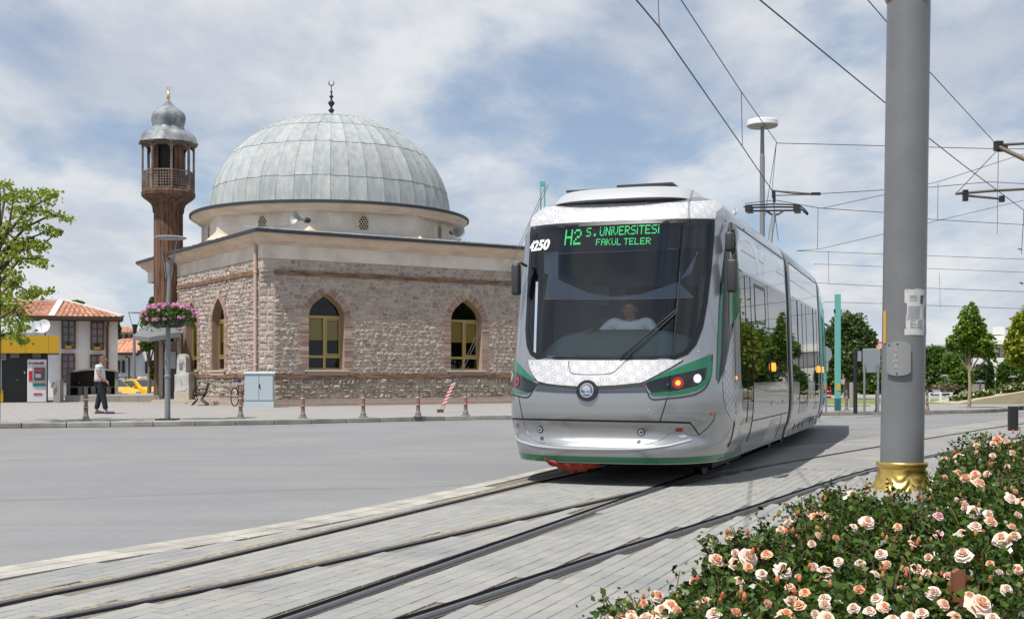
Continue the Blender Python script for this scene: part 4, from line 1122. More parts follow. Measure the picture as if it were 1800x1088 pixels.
base = [(s, m_stoneL) for s in rubble(LX, [], Z(.36), Z(1.15), .17, .25, 5, .07)]
leftw = [(s, m_stone) for s in rubble(LY, WINL, Z(1.31), Z(4.96), .16, .25, 6, .045)+rubble(LY, WINL, Z(5.12), Z(5.52), .17, .3, 7, .03)]
lbase = [(s, m_stoneL) for s in rubble(LY, [], Z(.36), Z(1.15), .2, .3, 8, .06)]
front.sort(key=lambda s: -(max(p[0] for p in s[0][0])-min(p[0] for p in s[0][0]))*(max(p[1] for p in s[0][0])-min(p[1] for p in s[0][0])) / (1+.02*s[0][0][0][0]))
cnt = 0; rest = {}
for lst, left in ((front, False), (base, False), (leftw, True), (lbase, True)):
    for (s, m) in lst:
        v, f = stone_geo(*s)
        vis = s[0][0][0] < 10.6
        if not left and cnt < 285 and vis and (m is m_stone or cnt % 3 == 0 or True) and (lst is front and cnt < 215 or lst is base):
            mb = MB(); mb.add(v, f); mb.build('stone', m, mosque); cnt += 1
        else:
            rest.setdefault((m.name, left), [MB(), m])[0].add(v, f)
for (nm, left), (mb, m) in rest.items(): face_build('rubble', mb, m, left, kind='stuff')
# chamfered corner pier with squared blocks and corbel
mb = MB(); mb.add([(0,CHF,0),(CHF,0,0),(CHF,0,Z(5.2)),(0,CHF,Z(5.2))], [(0,1,2,3)]); mb.build('corner_face', m_mortar, mosque)
ax = Vector((CHF,-CHF,0)).normalized(); nrm_c = Vector((-1,-1,0)).normalized()
Mc = Matrix((ax, -nrm_c, Vector((0,0,1)))).transposed()
z = Z(.36); Lc = CHF*math.sqrt(2)
while z < Z(4.7):
    h = random.uniform(.2,.3); sp_l = [0, random.uniform(.35,.65), 1]
    for a, b in zip(sp_l, sp_l[1:]):
        mb = MB(); cc = Vector((0,CHF,0))+ax*(Lc*(a+b)/2)+Vector((0,0,z+h/2))+nrm_c*.0
        v, f = stone_geo([(-Lc*(b-a)/2+.012,-h/2+.012),(0,-h/2+.016),(Lc*(b-a)/2-.012,-h/2+.012),(Lc*(b-a)/2-.012,0),(Lc*(b-a)/2-.015,h/2-.014),(0,h/2-.01),(-Lc*(b-a)/2+.016,h/2-.012),(-Lc*(b-a)/2+.012,0)], random.uniform(.02,.05), random.random())
        M3 = Matrix((ax, -nrm_c, Vector((0,0,1)))).transposed()
        mb.add([M3 @ Vector(p)+cc for p in v], f); mb.build('stone', m_stone, mosque)
    z += h
mb = MB(); k0 = Z(4.72)
for i in range(3):
    q = CHF*(1-(i+1)*.30)
    mb.prism([(0,CHF),(q*.5 if i<2 else 0,q*.5 if i<2 else 0),(CHF,0),(CHF+.05,CHF+.05)][::1] if True else [], k0+i*.16, k0+i*.16+.155)
mb.build('corbel', m_stone, mosque)
mb = MB(); mb.prism([(-.01,-.01),(CHF+.2,-.01),(-.01,CHF+.2)], Z(5.18), Z(5.55)); mb.build('corner_block', m_stone, mosque)
# timber bands
def band(nm, z0, z1, pr, m, cut=True, segs=1):
    mb = MB(); mb.box(((LX+(CHF if cut else 0))/2, -pr/2, (z0+z1)/2), (LX-(CHF if cut else 0), pr+.03, z1-z0)); mb.build(nm, m, mosque)
    mb = MB(); mb.box((-pr/2, (LY+(CHF if cut else 0))/2, (z0+z1)/2), (pr+.03, LY-(CHF if cut else 0), z1-z0)); mb.build(nm, m, mosque)
band('timber_band', Z(4.97), Z(5.11), .05, m_wood); band('timber_band', Z(1.16), Z(1.30), .06, m_wood)
mb = MB(); mb.bar(Vector((0,CHF,Z(1.23)))+nrm_c*.025, Vector((CHF,0,Z(1.23)))+nrm_c*.025, .06, .14); mb.build('timber_band', m_wood, mosque)
m_plinth = mat('plinth_stone', (.36,.29,.25), .9, var=.25, rnd=.1)
for z0, z1, pr in ((0,.13,.42),(.13,.26,.18)):
    x = -pr
    while x < LX:
        mb = MB(); w_ = 1.3; mb.box((x+w_/2, -pr/2, (z0+z1)/2), (w_-.012, pr, z1-z0)); mb.build('plinth_stone', m_plinth, mosque); x += w_
    y = 0
    while y < LY:
        mb = MB(); w_ = 1.3; mb.box((-pr/2, y+w_/2, (z0+z1)/2), (pr, w_-.012, z1-z0)); mb.build('plinth_stone', m_plinth, mosque); y += w_
# plaster frieze and cornice, lead edge, roof
mb = MB()
def rring(x0, y0, x1, y1): return [(x0,y0),(x1,y0),(x1,y1),(x0,y1)]
prf = [(.03,Z(5.53)),(.03,Z(6.03)),(.10,Z(6.06)),(.10,Z(6.12)),(.17,Z(6.15)),(.24,Z(6.22)),(.27,Z(6.22)),(.27,Z(6.27)),(.33,Z(6.33)),(.42,Z(6.37)),(.42,Z(6.42))]
def loftrect(prf, m, nm):
    mb = MB(); vs = []; fs = []
    for o_, z in prf: vs += [(x,y,z) for x,y in rring(-o_,-o_,LX+o_,LY+1.25+o_)]
    for k in range(len(prf)-1): fs += [(4*k+i, 4*k+(i+1)%4, 4*k+4+(i+1)%4, 4*k+4+i) for i in range(4)]
    mb.add(vs, fs); return mb.build(nm, m, mosque)
loftrect([(-.02,Z(5.53))]+prf[:2], m_plast, 'frieze'); loftrect(prf[1:], m_plastc, 'cornice')
loftrect([(.38,Z(6.42)),(.47,Z(6.42)),(.47,Z(6.53)),(.44,Z(6.555))], m_leadd, 'lead_edge')
loftrect([(.445,Z(6.55)),(-1.4,Z(6.80)),(-3.5,Z(6.95))], m_lead, 'roof')
for k in range(18):
    mb = MB(); x = -.3+k*.68; mb.bar((x,-.42,Z(6.57)),(x,1.2,Z(6.80)),.03,.03); 
    mb.build('roof_seam', m_lead, mosque)
for k in range(20):
    mb = MB(); y = -.3+k*.7; mb.bar((-.42,y,Z(6.57)),(1.2,y,Z(6.80)),.03,.03); mb.build('roof_seam', m_lead, mosque)
# drum, dome
DC = Vector((5.92, 7.1, 0)); ph0 = R(-90)-MR      # vertex towards the camera
drum_r = 5.72
def oct_(r, off=0): return [(DC.x+r*math.cos(ph0+off+k*math.pi/4), DC.y+r*math.sin(ph0+off+k*math.pi/4)) for k in range(8)]
mb = MB(); mb.prism(oct_(drum_r), Z(6.5), Z(7.80)); mb.build('drum', m_plast, mosque)
mb = MB()
for k in (-2,-1,0,1,2):
    a = ph0+k*math.pi/4; c_ = Vector((DC.x+drum_r*math.cos(a), DC.y+drum_r*math.sin(a), 0)); ou = Vector((math.cos(a), math.sin(a), 0)); sd_ = Vector((-ou.y, ou.x, 0))
    mb = MB(); q = [c_+ou*.5+Vector((0,0,Z(6.70))), c_+sd_*.65-ou*.30+Vector((0,0,Z(6.75))), c_-sd_*.65-ou*.30+Vector((0,0,Z(6.75))), c_-ou*.1+Vector((0,0,Z(7.22)))]
    mb.add(q, [(0,1,3),(2,0,3)]); mb.build('corner_pyramid', m_lead if False else m_plastc, mosque)
NS = 64
def lring(prof_, m, nm, n=NS, **kw):
    mb = MB(); mb.lathe([(r*.982, z) for r, z in prof_], n, c=(DC.x, DC.y, 0), ph=ph0); return mb.build(nm, m, mosque, smooth=35, **kw)
lring([(5.45,Z(7.70)),(5.80,Z(7.74)),(5.84,Z(7.80)),(5.92,Z(7.83)),(6.0,Z(7.90)),(6.08,Z(7.93)),(6.10,Z(8.0))], m_plastc, 'drum_cornice', 96)
lring([(6.0,Z(8.0)),(6.17,Z(8.0)),(6.17,Z(8.10)),(6.12,Z(8.13))], m_leadd, 'drum_lead_edge', 96)
lring([(6.13,Z(8.125)),(5.45,Z(8.22)),(5.2,Z(8.24))], m_lead, 'drum_roof', 96)
DR, DH, DZ = 5.18, 4.42, Z(8.17)
def dome_p(a, e, r=0): # azimuth, elevation angle
    return Vector((DC.x+(DR+r)*math.cos(e)*math.cos(a), DC.y+(DR+r)*math.cos(e)*math.sin(a), DZ+(DH+r)*math.sin(e)**.97 if e > 0 else DZ))
rows = [0, .245, .62, .93, 1.24, 1.5]; NP = 44
for j in range(5):
    for k in range(NP):
        a0 = ph0+2*math.pi*(k)/NP; a1 = ph0+2*math.pi*(k+1)/NP; e0, e1 = rows[j]-(.012 if j else 0), rows[j+1]
        e0 += random.uniform(-.006,.006) if j else 0
        mb = MB(); na, ne = 4, 5; vs = []; g = .045/NP
        for ie in range(ne+1):
            for ia in range(na+1):
                s = ia/na; e = e0+(e1-e0)*ie/ne; lift = (.020-.016*ie/ne)+(.035 if s in (0,1) else 0)*1.0+random.uniform(-.004,.004)
                vs.append(dome_p(a0+g+(a1-a0-2*g)*s, e, lift))
        for ia in range(na+1): vs.append(dome_p(a0+g+(a1-a0-2*g)*ia/na, e0, -.01))
        nv = na+1
        fs = [(ie*nv+ia, ie*nv+ia+1, (ie+1)*nv+ia+1, (ie+1)*nv+ia) for ie in range(ne) for ia in range(na)]
        fs += [((ne+1)*nv+ia, (ne+1)*nv+ia+1, ia+1, ia) for ia in range(na)]
        mb.add(vs, fs); mb.build('lead_sheet', m_lead, mosque, smooth=60)
mb = MB(); mb.lathe([(DR*math.cos(e)-.0, DZ+DH*math.sin(e)**.97 if e > 0 else DZ) for e in np.linspace(0,1.565,20)], 44, c=(DC.x,DC.y,0), ph=ph0); mb.build('dome_shell', mat('lead_joint', (.19,.20,.21), .8), mosque, smooth=60)
ft = DZ+DH
lring([(.34,ft-.10),(.36,ft),(.12,ft+.10),(.06,ft+.22)], m_lead, 'dome_cap', 20)
m_fin = mat('finial_dark', (.03,.045,.055), .4, .5)
lring([(.04,ft+.1),(.05,ft+.2),(.15,ft+.32),(.05,ft+.42),(.05,ft+.48),(.14,ft+.60),(.15,ft+.66),(.04,ft+.78),(.04,ft+.84),(.10,ft+.93),(.03,ft+1.02),(.03,ft+1.08),(.06,ft+1.14),(.02,ft+1.2),(.02,ft+1.42)], m_fin, 'finial', 12)
mb = MB(); cz = ft+1.53; mb.tube([(DC.x+.115*math.sin(a)*math.cos(MR), DC.y-.115*math.sin(a)*math.sin(MR), cz-.115*math.cos(a)) for a in np.linspace(-2.5,2.5,16)], [.008+.022*math.cos(i/15*math.pi-math.pi/2) for i in range(16)], 6); mb.build('crescent', m_fin, mosque)
# latticed drum windows
for k in (-2,-1,0,1):
    a = ph0+(k+.5)*math.pi/4; r = drum_r*math.cos(math.pi/8)
    c_ = Vector((DC.x+r*math.cos(a), DC.y+r*math.sin(a), 0)); ou = Vector((math.cos(a), math.sin(a), 0)); sd_ = Vector((-ou.y, ou.x, 0))
    root = bpy.data.objects.new('drum_window', None); COL.objects.link(root); root.parent = mosque
    z0, z1 = Z(7.06), Z(7.69); P = [(-.2,z0),(.2,z0),(.2,z1-.17)]+[(.2*math.cos(t_),z1-.17+.17*math.sin(t_)) for t_ in np.linspace(.3,math.pi-.3,7)]+[(-.2,z1-.17)]
    mb = MB(); mb.add([c_+sd_*x+ou*.012+Vector((0,0,z)) for x,z in P]+[c_+sd_*x-ou*.02+Vector((0,0,z)) for x,z in P], [tuple(range(len(P)))]+[(i,len(P)+i,len(P)+(i+1)%len(P),(i+1)%len(P)) for i in range(len(P))]); mb.build('lattice', m_plastc, root)
    mb = MB(); r_ = 0; z = z0+.06
    while z < z1-.05:
        for i in range(4 if r_ % 2 else 3):
            x = (i-(1.5 if r_ % 2 else 1))*.105
            if z > z1-.14 and abs(x) > .12: continue
            cc = c_+sd_*x+ou*.016+Vector((0,0,z)); mb.add([cc+sd_*.042*math.cos(t_)+Vector((0,0,.042*math.sin(t_))) for t_ in np.linspace(0,2*math.pi,8,endpoint=False)], [tuple(range(8))])
        z += .088; r_ += 1
    mb.build('lattice_holes', m_void, root, kind='stuff')  # flat black discs paint the shade inside the lattice openings
# things on the building
m_horn = mat('horn_speaker_grey', (.30,.31,.31), .45, .2)
def horn(loc, aim, lab):
    t_ = thing('loudspeaker', lab, 'loudspeaker', loc, 0, 'horn loudspeakers on the dome drum')
    q = Vector(aim).normalized().to_track_quat('Z','Y').to_matrix()
    mb = MB(); mb.lathe([(.06,-.12),(.06,.02),(.09,.10),(.15,.2),(.27,.34),(.285,.35),(.27,.345),(.14,.2),(.03,.08),(.0,.08)], 20, M=q); mb.build('horn', m_horn, t_, smooth=40)
    mb = MB(); mb.lathe([(.0,-.34),(.09,-.33),(.11,-.28),(.11,-.14),(.06,-.1)], 14, M=q); mb.build('driver_unit', m_grey, t_, smooth=40)
    mb = MB(); mb.bar(q @ Vector((0,0,-.2)), q @ Vector((0,0,-.2))+Vector((.35,.25,-.05)), .05, .05); mb.build('bracket', m_horn, t_)
horn(at(531,385.5,46.2), (-.75,-.65,.1), 'grey horn loudspeaker beside the latticed window facing left on the dome drum')
horn(at(799,408,48.3), (.5,-.85,-.05), 'grey horn loudspeaker at the right end of the dome drum facing forward')
t_ = thing('downpipe', 'pale pink downpipe running down the corner of the mosque', 'downpipe', MO+Vector((0,0,0)), MR)
mb = MB(); mb.tube([(-.1,.52,.3),(-.1,.52,6.05)], .065, 10); mb.build('pipe', mat('pink_pipe', (.50,.36,.30), .7), t_, smooth=40)
mb = MB()
for z in (1.5,3.2,4.9): mb.lathe([(.08,z),(.08,z+.06)], 10, c=(-.1,.52,0))
mb.build('clip', m_plastc, t_, kind='stuff')

# ============================================================ MINARET
MN = Vector((-15.02, 52.4, .12))
mina = thing('minaret', 'brown wooden minaret with latticed balcony and onion-shaped lead roof', 'minaret', MN)
m_pl = mat('minaret_timber', (.075,.035,.02), .85, col2=(.17,.09,.052), vscale=1.3, var=.4, stretch=(5,5,.6), rnd=.25, bump=.8, bscale=8)
m_pld = mat('minaret_timber_grey', (.13,.095,.075), .85, col2=(.22,.18,.15), vscale=2, var=.3)
zt = lambda y: CH+(HY-y)*52.4/F-.12
NPK = 22
for k in range(NPK):
    a = 2*math.pi*k/NPK; mb = MB(); w_ = 2*.6*math.tan(math.pi/NPK)
    M = Matrix.Rotation(a, 3, 'Z'); mb.box(M @ Vector((.59+random.uniform(-.006,.008),0,zt(375)/2)), (.05, w_-.012, zt(375)), M=M); mb.build('plank', m_pl, mina)
mb = MB(); mb.lathe([(.56,0),(.56,zt(375))], 22); mb.build('core', m_void, mina)
mb = MB(); mb.lathe([(.60,zt(378)),(.66,zt(374)),(.68,zt(366)),(.74,zt(360)),(.92,zt(354)),(1.06,zt(350)),(1.14,zt(346)),(1.15,zt(340)),(1.10,zt(337)),(.0,zt(337))], 24); mb.build('balcony_floor', m_pl, mina, smooth=30)
ph8 = R(-90+22.5)
def p8(r, k): return Vector((r*math.cos(ph8+k*math.pi/4), r*math.sin(ph8+k*math.pi/4), 0))
for k in range(8):
    p = p8(1.08, k); q = p8(1.08, k+1)
    mb = MB(); mb.box((p.x,p.y,(zt(337)+zt(257))/2), (.085,.085,zt(257)-zt(337)), rz=ph8+k*math.pi/4); mb.build('post', m_pld, mina)
    pan_ = bpy.data.objects.new('railing_panel', None); COL.objects.link(pan_); pan_.parent = mina
    mb = MB()
    for z in (zt(335)+.02, zt(304)): mb = MB(); mb.bar(p+Vector((0,0,z)), q+Vector((0,0,z)), .05, .06); mb.build('rail', m_pld, pan_)
    mb = MB(); z0, z1 = zt(335)+.05, zt(304)-.03
    for i in range(1, 7):
        c_ = p.lerp(q, i/7); mb.bar(c_+Vector((0,0,z0)), c_+Vector((0,0,z1)), .028, .022)
    for i in range(1, 6):
        z = z0+(z1-z0)*i/6; mb.bar(p+Vector((0,0,z)), q+Vector((0,0,z)), .02, .028)
    mb.build('lattice', m_pld, pan_)
    mb = MB(); z = zt(262)
    for s, (a_, b_) in enumerate(((p,q),(q,p))):
        d_ = (b_-a_); mb.add([a_+d_*.04+Vector((0,0,z+.18)), a_+d_*.04+Vector((0,0,z-.30)), a_+d_*.12+Vector((0,0,z-.04)), a_+d_*.42+Vector((0,0,z+.14)), a_+d_*.5+Vector((0,0,z+.18))], [(0,1,2,3,4)])
    mb.build('bracket_arch', m_pld, mina)
mb = MB()
for k in range(16):
    a = 2*math.pi*k/16+.1; M = Matrix.Rotation(a, 3, 'Z')
    if k in (11,12,13): continue
    mb = MB(); mb.box(M @ Vector((.60,0,(zt(337)+zt(256))/2)), (.04,.235,zt(256)-zt(337)), M=M); mb.build('plank', m_pl, mina)
mb = MB(); mb.lathe([(.5,zt(337)),(.5,zt(256))], 16); mb.build('core', m_void, mina)
mb = MB(); mb.lathe([(.0,zt(258)),(1.17,zt(257)),(1.24,zt(256)),(1.24,zt(253)),(1.18,zt(252))], 8, ph=ph8); mb.build('eave', m_pld, mina)
prf = [(1.25,zt(254)),(1.20,zt(250)),(1.15,zt(243)),(1.02,zt(236)),(.82,zt(231)),(.68,zt(228)),(.645,zt(225)),(.66,zt(221)),(.71,zt(214)),(.72,zt(207)),(.66,zt(200)),(.50,zt(194)),(.32,zt(189)),(.17,zt(183)),(.08,zt(178)),(.03,zt(175))]
mb = MB(); mb.lathe(prf, 32, lobes=.10, ph=ph8); mb.build('roof', mat('minaret_lead', (.12,.14,.16), .55, .2, col2=(.30,.32,.33), vscale=1.6, var=.2), mina, smooth=28)
mb = MB(); mb.lathe([(.03,zt(177)),(.07,zt(174)),(.09,zt(171)),(.03,zt(168)),(.07,zt(166)),(.03,zt(163)),(.05,zt(162)),(.02,zt(160)),(.015,zt(158))], 10); mb.build('finial', mat('gilt', (.6,.42,.12), .3, 1), mina, smooth=40)
mb = MB(); mb.tube([(.07*math.sin(a),0,zt(156)-.07*math.cos(a)) for a in np.linspace(-2.6,2.6,12)], .016, 5); mb.build('crescent', mat('gilt', ()), mina)
mb = MB(); mb.box((.55,.35,zt(440)),(.55,.5,.32)); mb.build('lead_flashing', m_lead, mina)
# roofed entrance beside the minaret
pr = thing('portico', 'small lead-roofed portico with stone piers behind the flower basket', 'portico', (0,0,.12))
m_leadr = mat('portico_lead', (.17,.18,.19), .6, .2)
mb = MB(); q = [at(233,590,50), at(262,593,49), at(318,583,49.5), at(292,566,53), at(265,567,53)]
q0 = [at(233,597,50), at(262,601,49), at(318,592,49.5)]
mb.add(q+q0, [(0,1,2,3,4),(0,5,6,1),(1,6,7,2)]); mb.add([at(233,597,50), at(262,601,49), at(318,592,49.5), at(300,590,53), at(262,592,54)], [(4,3,2,1,0)])
mb.build('roof', m_leadr, pr, world=True)
def wbox(nm, u0, u1, v0, v1, d, th, m, par, **k):
    a, b = at(u0, v1, d), at(u1, v0, d); mb = MB(); mb.box(((a.x+b.x)/2, d+th/2, (a.z+b.z)/2), (abs(b.x-a.x), th, abs(b.z-a.z)))
    if par is not None: mb.v = [tuple(Vector(p)-par.location) for p in mb.v]
    return mb.build(nm, m, par, **k)
wbox('pier', 279, 286, 592, 697, 51, .5, m_stone, pr); wbox('pier', 311, 318, 585, 697, 50.6, .4, m_stone, pr)
wbox('side_wall', 286, 311, 648, 697, 51.2, .3, mat('portico_dark_stone', (.10,.08,.07), .9, var=.3), pr)
wbox('notice_panel', 288, 309, 618, 648, 51.1, .05, mat('pale_panel', (.42,.43,.45), .6), pr)
wbox('beam', 283, 313, 584, 590, 50.9, .2, m_wood, pr); wbox('rail', 286, 311, 601, 603, 51, .1, mat('pale_metal', (.4,.4,.4), .5), pr)
wbox('rail', 284.5, 287.5, 584, 603, 51, .1, MATS['pale_metal'], pr); wbox('rail', 305.5, 308.5, 584, 603, 51, .1, MATS['pale_metal'], pr)
wbox('lintel_wall', 286, 311, 603, 618, 51.2, .3, m_brick, pr)
wbox('interior', 286, 311, 588, 697, 53, .1, m_void, pr)
# ============================================================ PLAZA, LEFT SIDE
def on(u, v, z=.12): return gnd(u, v, z)
# ---- bollards
m_bol = mat('bollard_metal', (.20,.185,.16), .5, .4, var=.25, vscale=8)
m_red = mat('red_reflector', (.6,.03,.02), .4); m_wht = mat('white_reflector', (.75,.75,.75), .4)
def bollard(loc, lab):
    t_ = thing('bollard', lab, 'bollard', loc, 0, 'metal bollards along the kerb')
    mb = MB(); mb.lathe([(.13,0),(.13,.02),(.085,.04),(.075,.10),(.07,.12),(.055,.14),(.052,.30),(.06,.31),(.06,.33),(.05,.34),(.048,.56),(.058,.57),(.058,.60),(.045,.61),(.042,.70),(.055,.72),(.055,.74),(.04,.755),(.05,.78),(.045,.81),(.02,.83),(0,.835)], 14); mb.build('post', m_bol, t_, smooth=40)
    for z in (.345, .545): 
        mb = MB(); mb.lathe([(.056,z),(.056,z+.04)], 14); mb.build('red_band', m_red, t_, smooth=40); mb = MB(); mb.lathe([(.055,z-.022),(.055,z)], 14); mb.build('white_band', m_wht, t_, smooth=40)
    return t_
b0 = bollard(on(151,739), 'metal bollard with red bands in front of the walking man')
for u, v, lab in ((423,735.5,'metal bollard with red bands in front of the bicycle and grey cabinet'),(532.5,735,'metal bollard with red bands left of the first pointed window of the front wall'),(638.5,733.5,'metal bollard with red bands just right of the nearer front window'),
                  (735,732.5,'metal bollard with red bands left of the red and white striped guy guard'),(818.5,730.5,'metal bollard with red bands between the striped guy guard and the tram'),
                  (1630,722,'metal bollard with red bands beyond the crossing, just right of the big grey pole')):
    c_ = copy_tree(b0, loc=on(u, v), label=lab)
c_.scale = (.8,.8,.8)
# ---- street lamp with flower basket
m_lampg = mat('lamp_grey', (.22,.235,.25), .5, .2)
base = on(294.5,738)
lampA = thing('street_lamp', 'grey street lamp with round disc top carrying a basket of pink flowers', 'street lamp', base)
sc_ = base.y/F
zz_ = lambda v: (HY-v)*sc_+CH-base.z
def lx(u): return (u-CX)*sc_-base.x
mb = MB(); mb.tube([(0,0,0),(0,0,zz_(663)),(lx(296),0,zz_(540)),(lx(297.5),0,zz_(494))], [.072,.07,.055,.05], 12); mb.build('pole', m_lampg, lampA, smooth=40)
mb = MB(); mb.lathe([(.15,0),(.15,.03)], 14); mb.box((0,0,.02),(.5,.5,.03)); mb.build('base_plate', m_gap, lampA, kind='stuff')
mb = MB(); mb.lathe([(.075,zz_(664)),(.085,zz_(663)),(.085,zz_(660)),(.075,zz_(659))], 12); mb.build('collar', m_lampg, lampA)
mb = MB(); mb.lathe([(.05,zz_(495)),(.06,zz_(482)),(.08,zz_(478)),(.095,zz_(460)),(.095,zz_(457)),(.0,zz_(457))], 12, c=(lx(298),0,0)); mb.build('lamp_body', m_lampg, lampA, smooth=40)
mb = MB(); mb.lathe([(.0,zz_(421)),(.37,zz_(420)),(.405,zz_(419)),(.41,zz_(418)),(.37,zz_(416.5)),(0,zz_(416))], 32, c=(lx(299.5),0,0)); mb.build('disc', mat('lamp_disc', (.27,.28,.29), .5), lampA, smooth=40)
for k in range(3):
    a = R(200+k*120); mb = MB(); mb.tube([(lx(298)+.09*math.cos(a),.09*math.sin(a),zz_(488)),(lx(298.5)+.14*math.cos(a),.14*math.sin(a),zz_(462)),(lx(299.5)+.31*math.cos(a),.31*math.sin(a),zz_(420))], .014, 6); mb.build('strut', m_lampg, lampA)
bk = thing('flower_basket', 'dark hanging basket overflowing with pink geraniums on the street lamp', 'flower basket', base+Vector((0,0,zz_(574))))
for sx in (-1,1):
    mb = MB(); mb.lathe([(.0,0),(.14,.0),(.22,.05),(.27,.16),(.29,.33),(.27,.34),(.2,.30),(0,.30)], 20, c=(sx*.20,0,-.03)); mb.build('bowl', mat('dark_green_plastic', (.012,.022,.022), .45), bk, smooth=40)
n = 2600; a = rng.uniform(0,2*np.pi,n); r = np.sqrt(rng.uniform(0,1,n)); P = np.stack([.70*r*np.cos(a)+.0, .46*r*np.sin(a), .27+.24*np.sqrt(1-r**2)*rng.uniform(.2,1,n)-.42*np.maximum(0,r-.72)/.28*rng.uniform(0,1,n)], 1)
V, Q_ = leaves(P, .06, .8); npmesh('foliage', V, Q_, leafmat('geranium_leaf', (.05,.11,.02), (.13,.20,.04)), bk, kind='stuff')
mfl = leafmat('geranium_flower', (.62,.22,.42), (.86,.52,.70), .2)
for k in range(95):
    a = random.uniform(0,2*math.pi); r = math.sqrt(random.random()); p = np.array((.77*r*math.cos(a), .48*r*math.sin(a), .33+.24*math.sqrt(1-r*r*.96)-(.28*random.random() if r > .85 else 0)))
    if p[1] > .2 and k % 2: p[1] *= -1
    n = 16; d = rng.normal(size=(n,3)); d /= np.linalg.norm(d,axis=1)[:,None]
    V, Q_ = leaves(p+d*.035, .045, 1.0); npmesh('flower_head', V, Q_, mfl, bk)
# ---- second lamp far
base2 = on(235.5,694); s2_ = base2.y/F; zq = lambda v: (HY-v)*s2_+CH-base2.z
lb = thing('street_lamp', 'thin grey street lamp standing in front of the low white house with orange roof', 'street lamp', base2)
mb = MB(); mb.tube([(0,0,0),(.02,0,zq(585))], [.11,.08], 10); mb.build('pole', m_lampg, lb, smooth=40)
mb = MB(); mb.lathe([(.08,zq(592)),(.12,zq(580)),(.16,zq(570)),(0,zq(570))], 10, c=(.05,0,0)); mb.build('lamp_body', m_gap, lb, smooth=40)
mb = MB(); mb.lathe([(0,zq(551)),(.42,zq(550)),(.42,zq(549)),(0,zq(548.5))], 20, c=(.08,0,0)); mb.build('disc', MATS['lamp_disc'], lb)
for sx in (-1,1): mb = MB(); mb.tube([(.05+.1*sx,0,zq(578)),(.08+.38*sx,0,zq(550))], .02, 5); mb.build('strut', m_lampg, lb)
# ---- electrical cabinet
cb = thing('utility_cabinet', 'pale blue-grey electrical cabinet with two doors against the corner of the mosque', 'utility cabinet', on(455,716.5), R(8))
m_cab = mat('cabinet_paint', (.42,.50,.54), .5, var=.06, vscale=3)
mb = MB(); mb.box((0,.3,.11),(1.02,.5,.22)); mb.build('base', mat('cabinet_base', (.45,.53,.56), .8, var=.15), cb)
mb = MB(); mb.box((0,.3,.70),(1.0,.46,.96)); bevel(mb.build('body', m_cab, cb), .01)
mb = MB(); mb.add([(-.55,0.02,1.18),(.55,.02,1.18),(.55,.58,1.20),(-.55,.58,1.20),(-.55,.02,1.215),(.55,.02,1.215),(.55,.58,1.27),(-.55,.58,1.27)], [(0,3,2,1),(4,5,6,7),(0,1,5,4),(1,2,6,5),(2,3,7,6),(3,0,4,7)]); mb.build('lid', m_cab, cb)
for sx in (-1,1):
    mb = MB(); mb.box((sx*.243,.058,.71),(.470,.03,.90)); bevel(mb.build('door', m_cab, cb), .008)
mb = MB(); mb.box((.02,.032,.76),(.03,.03,.14)); mb.build('handle', m_gap, cb)
# ---- bicycle leaning by the cabinet
bi = thing('bicycle', 'dark red bicycle with blue saddle leaning behind the grey cabinet', 'bicycle', on(423,713.5), R(78))
m_bike = mat('bike_frame_red', (.25,.02,.03), .35); m_tyre = mat('tyre_rubber', (.02,.02,.02), .8)
for x in (-.5,.5):
    w_ = bpy.data.objects.new('wheel', None); COL.objects.link(w_); w_.parent = bi
    mb = MB(); mb.tube([(x+.33*math.cos(a),0,.34+.33*math.sin(a)) for a in np.linspace(0,2*math.pi,25)], .02, 6, caps=False); mb.build('tyre', m_tyre, w_)
    mb = MB()
    for a in np.linspace(0, math.pi, 8, endpoint=False): mb.tube([(x+.32*math.cos(a),0,.34+.32*math.sin(a)),(x-.32*math.cos(a),0,.34-.32*math.sin(a))], .003, 3)
    mb.build('spokes', m_chr, w_, kind='stuff')
mb = MB(); J = lambda *p: mb.tube([(p[0],0,p[1]),(p[2],0,p[3])], .018, 6)
J(-.5,.34,-.1,.32); J(-.1,.32,-.22,.8); J(-.22,.75,.33,.78); J(-.1,.32,.36,.68); J(.33,.85,.5,.34); J(-.5,.34,-.2,.72); mb.build('frame', m_bike, bi, kind=None)
mb = MB(); mb.tube([(.33,-.25,.98),(.36,0,.95),(.33,.25,.98)], .015, 6); mb.build('handlebar', m_gap, bi)
mb = MB(); mb.box((-.25,0,.93),(.28,.16,.07)); bevel(mb.build('saddle', mat('blue_saddle', (.02,.04,.2), .5), bi), .02)
# ---- stone monument on steps
mo = thing('monument', 'white marble fountain obelisk with rounded top on two low steps', 'monument', on(325,708), R(-12))
m_marb = mat('weathered_marble', (.50,.50,.48), .7, col2=(.33,.34,.34), vscale=2.2, var=.2, bump=.4)
mb = MB(); mb.box((.1,.0,.07),(2.35,1.6,.14)); mb.box((-.4,-.2,-.02),(1.9,1.7,.1)); mb.build('steps', mat('step_stone', (.40,.37,.30), .9, var=.25), mo, kind='stuff')
mb = MB(); mb.box((0,0,.30),(.66,.60,.36)); mb.build('foot', mat('foot_stone', (.42,.38,.31), .9, var=.2), mo)
mb = MB(); mb.box((0,0,.82),(.64,.58,.72)); mb.box((.17,0,1.21),(.28,.5,.08)); bevel(mb.build('lower_block', m_marb, mo), .02)
mb = MB(); mb.box((-.06,0,1.48),(.44,.42,.62), taper=.94); bevel(mb.build('upper_block', m_marb, mo), .02)
mb = MB(); mb.prism_y([(-.06+.205*math.cos(a), 1.79+.24*math.sin(a)) for a in np.linspace(0,math.pi,12)][::-1], -.19, .19); mb.build('cap', m_marb, mo)
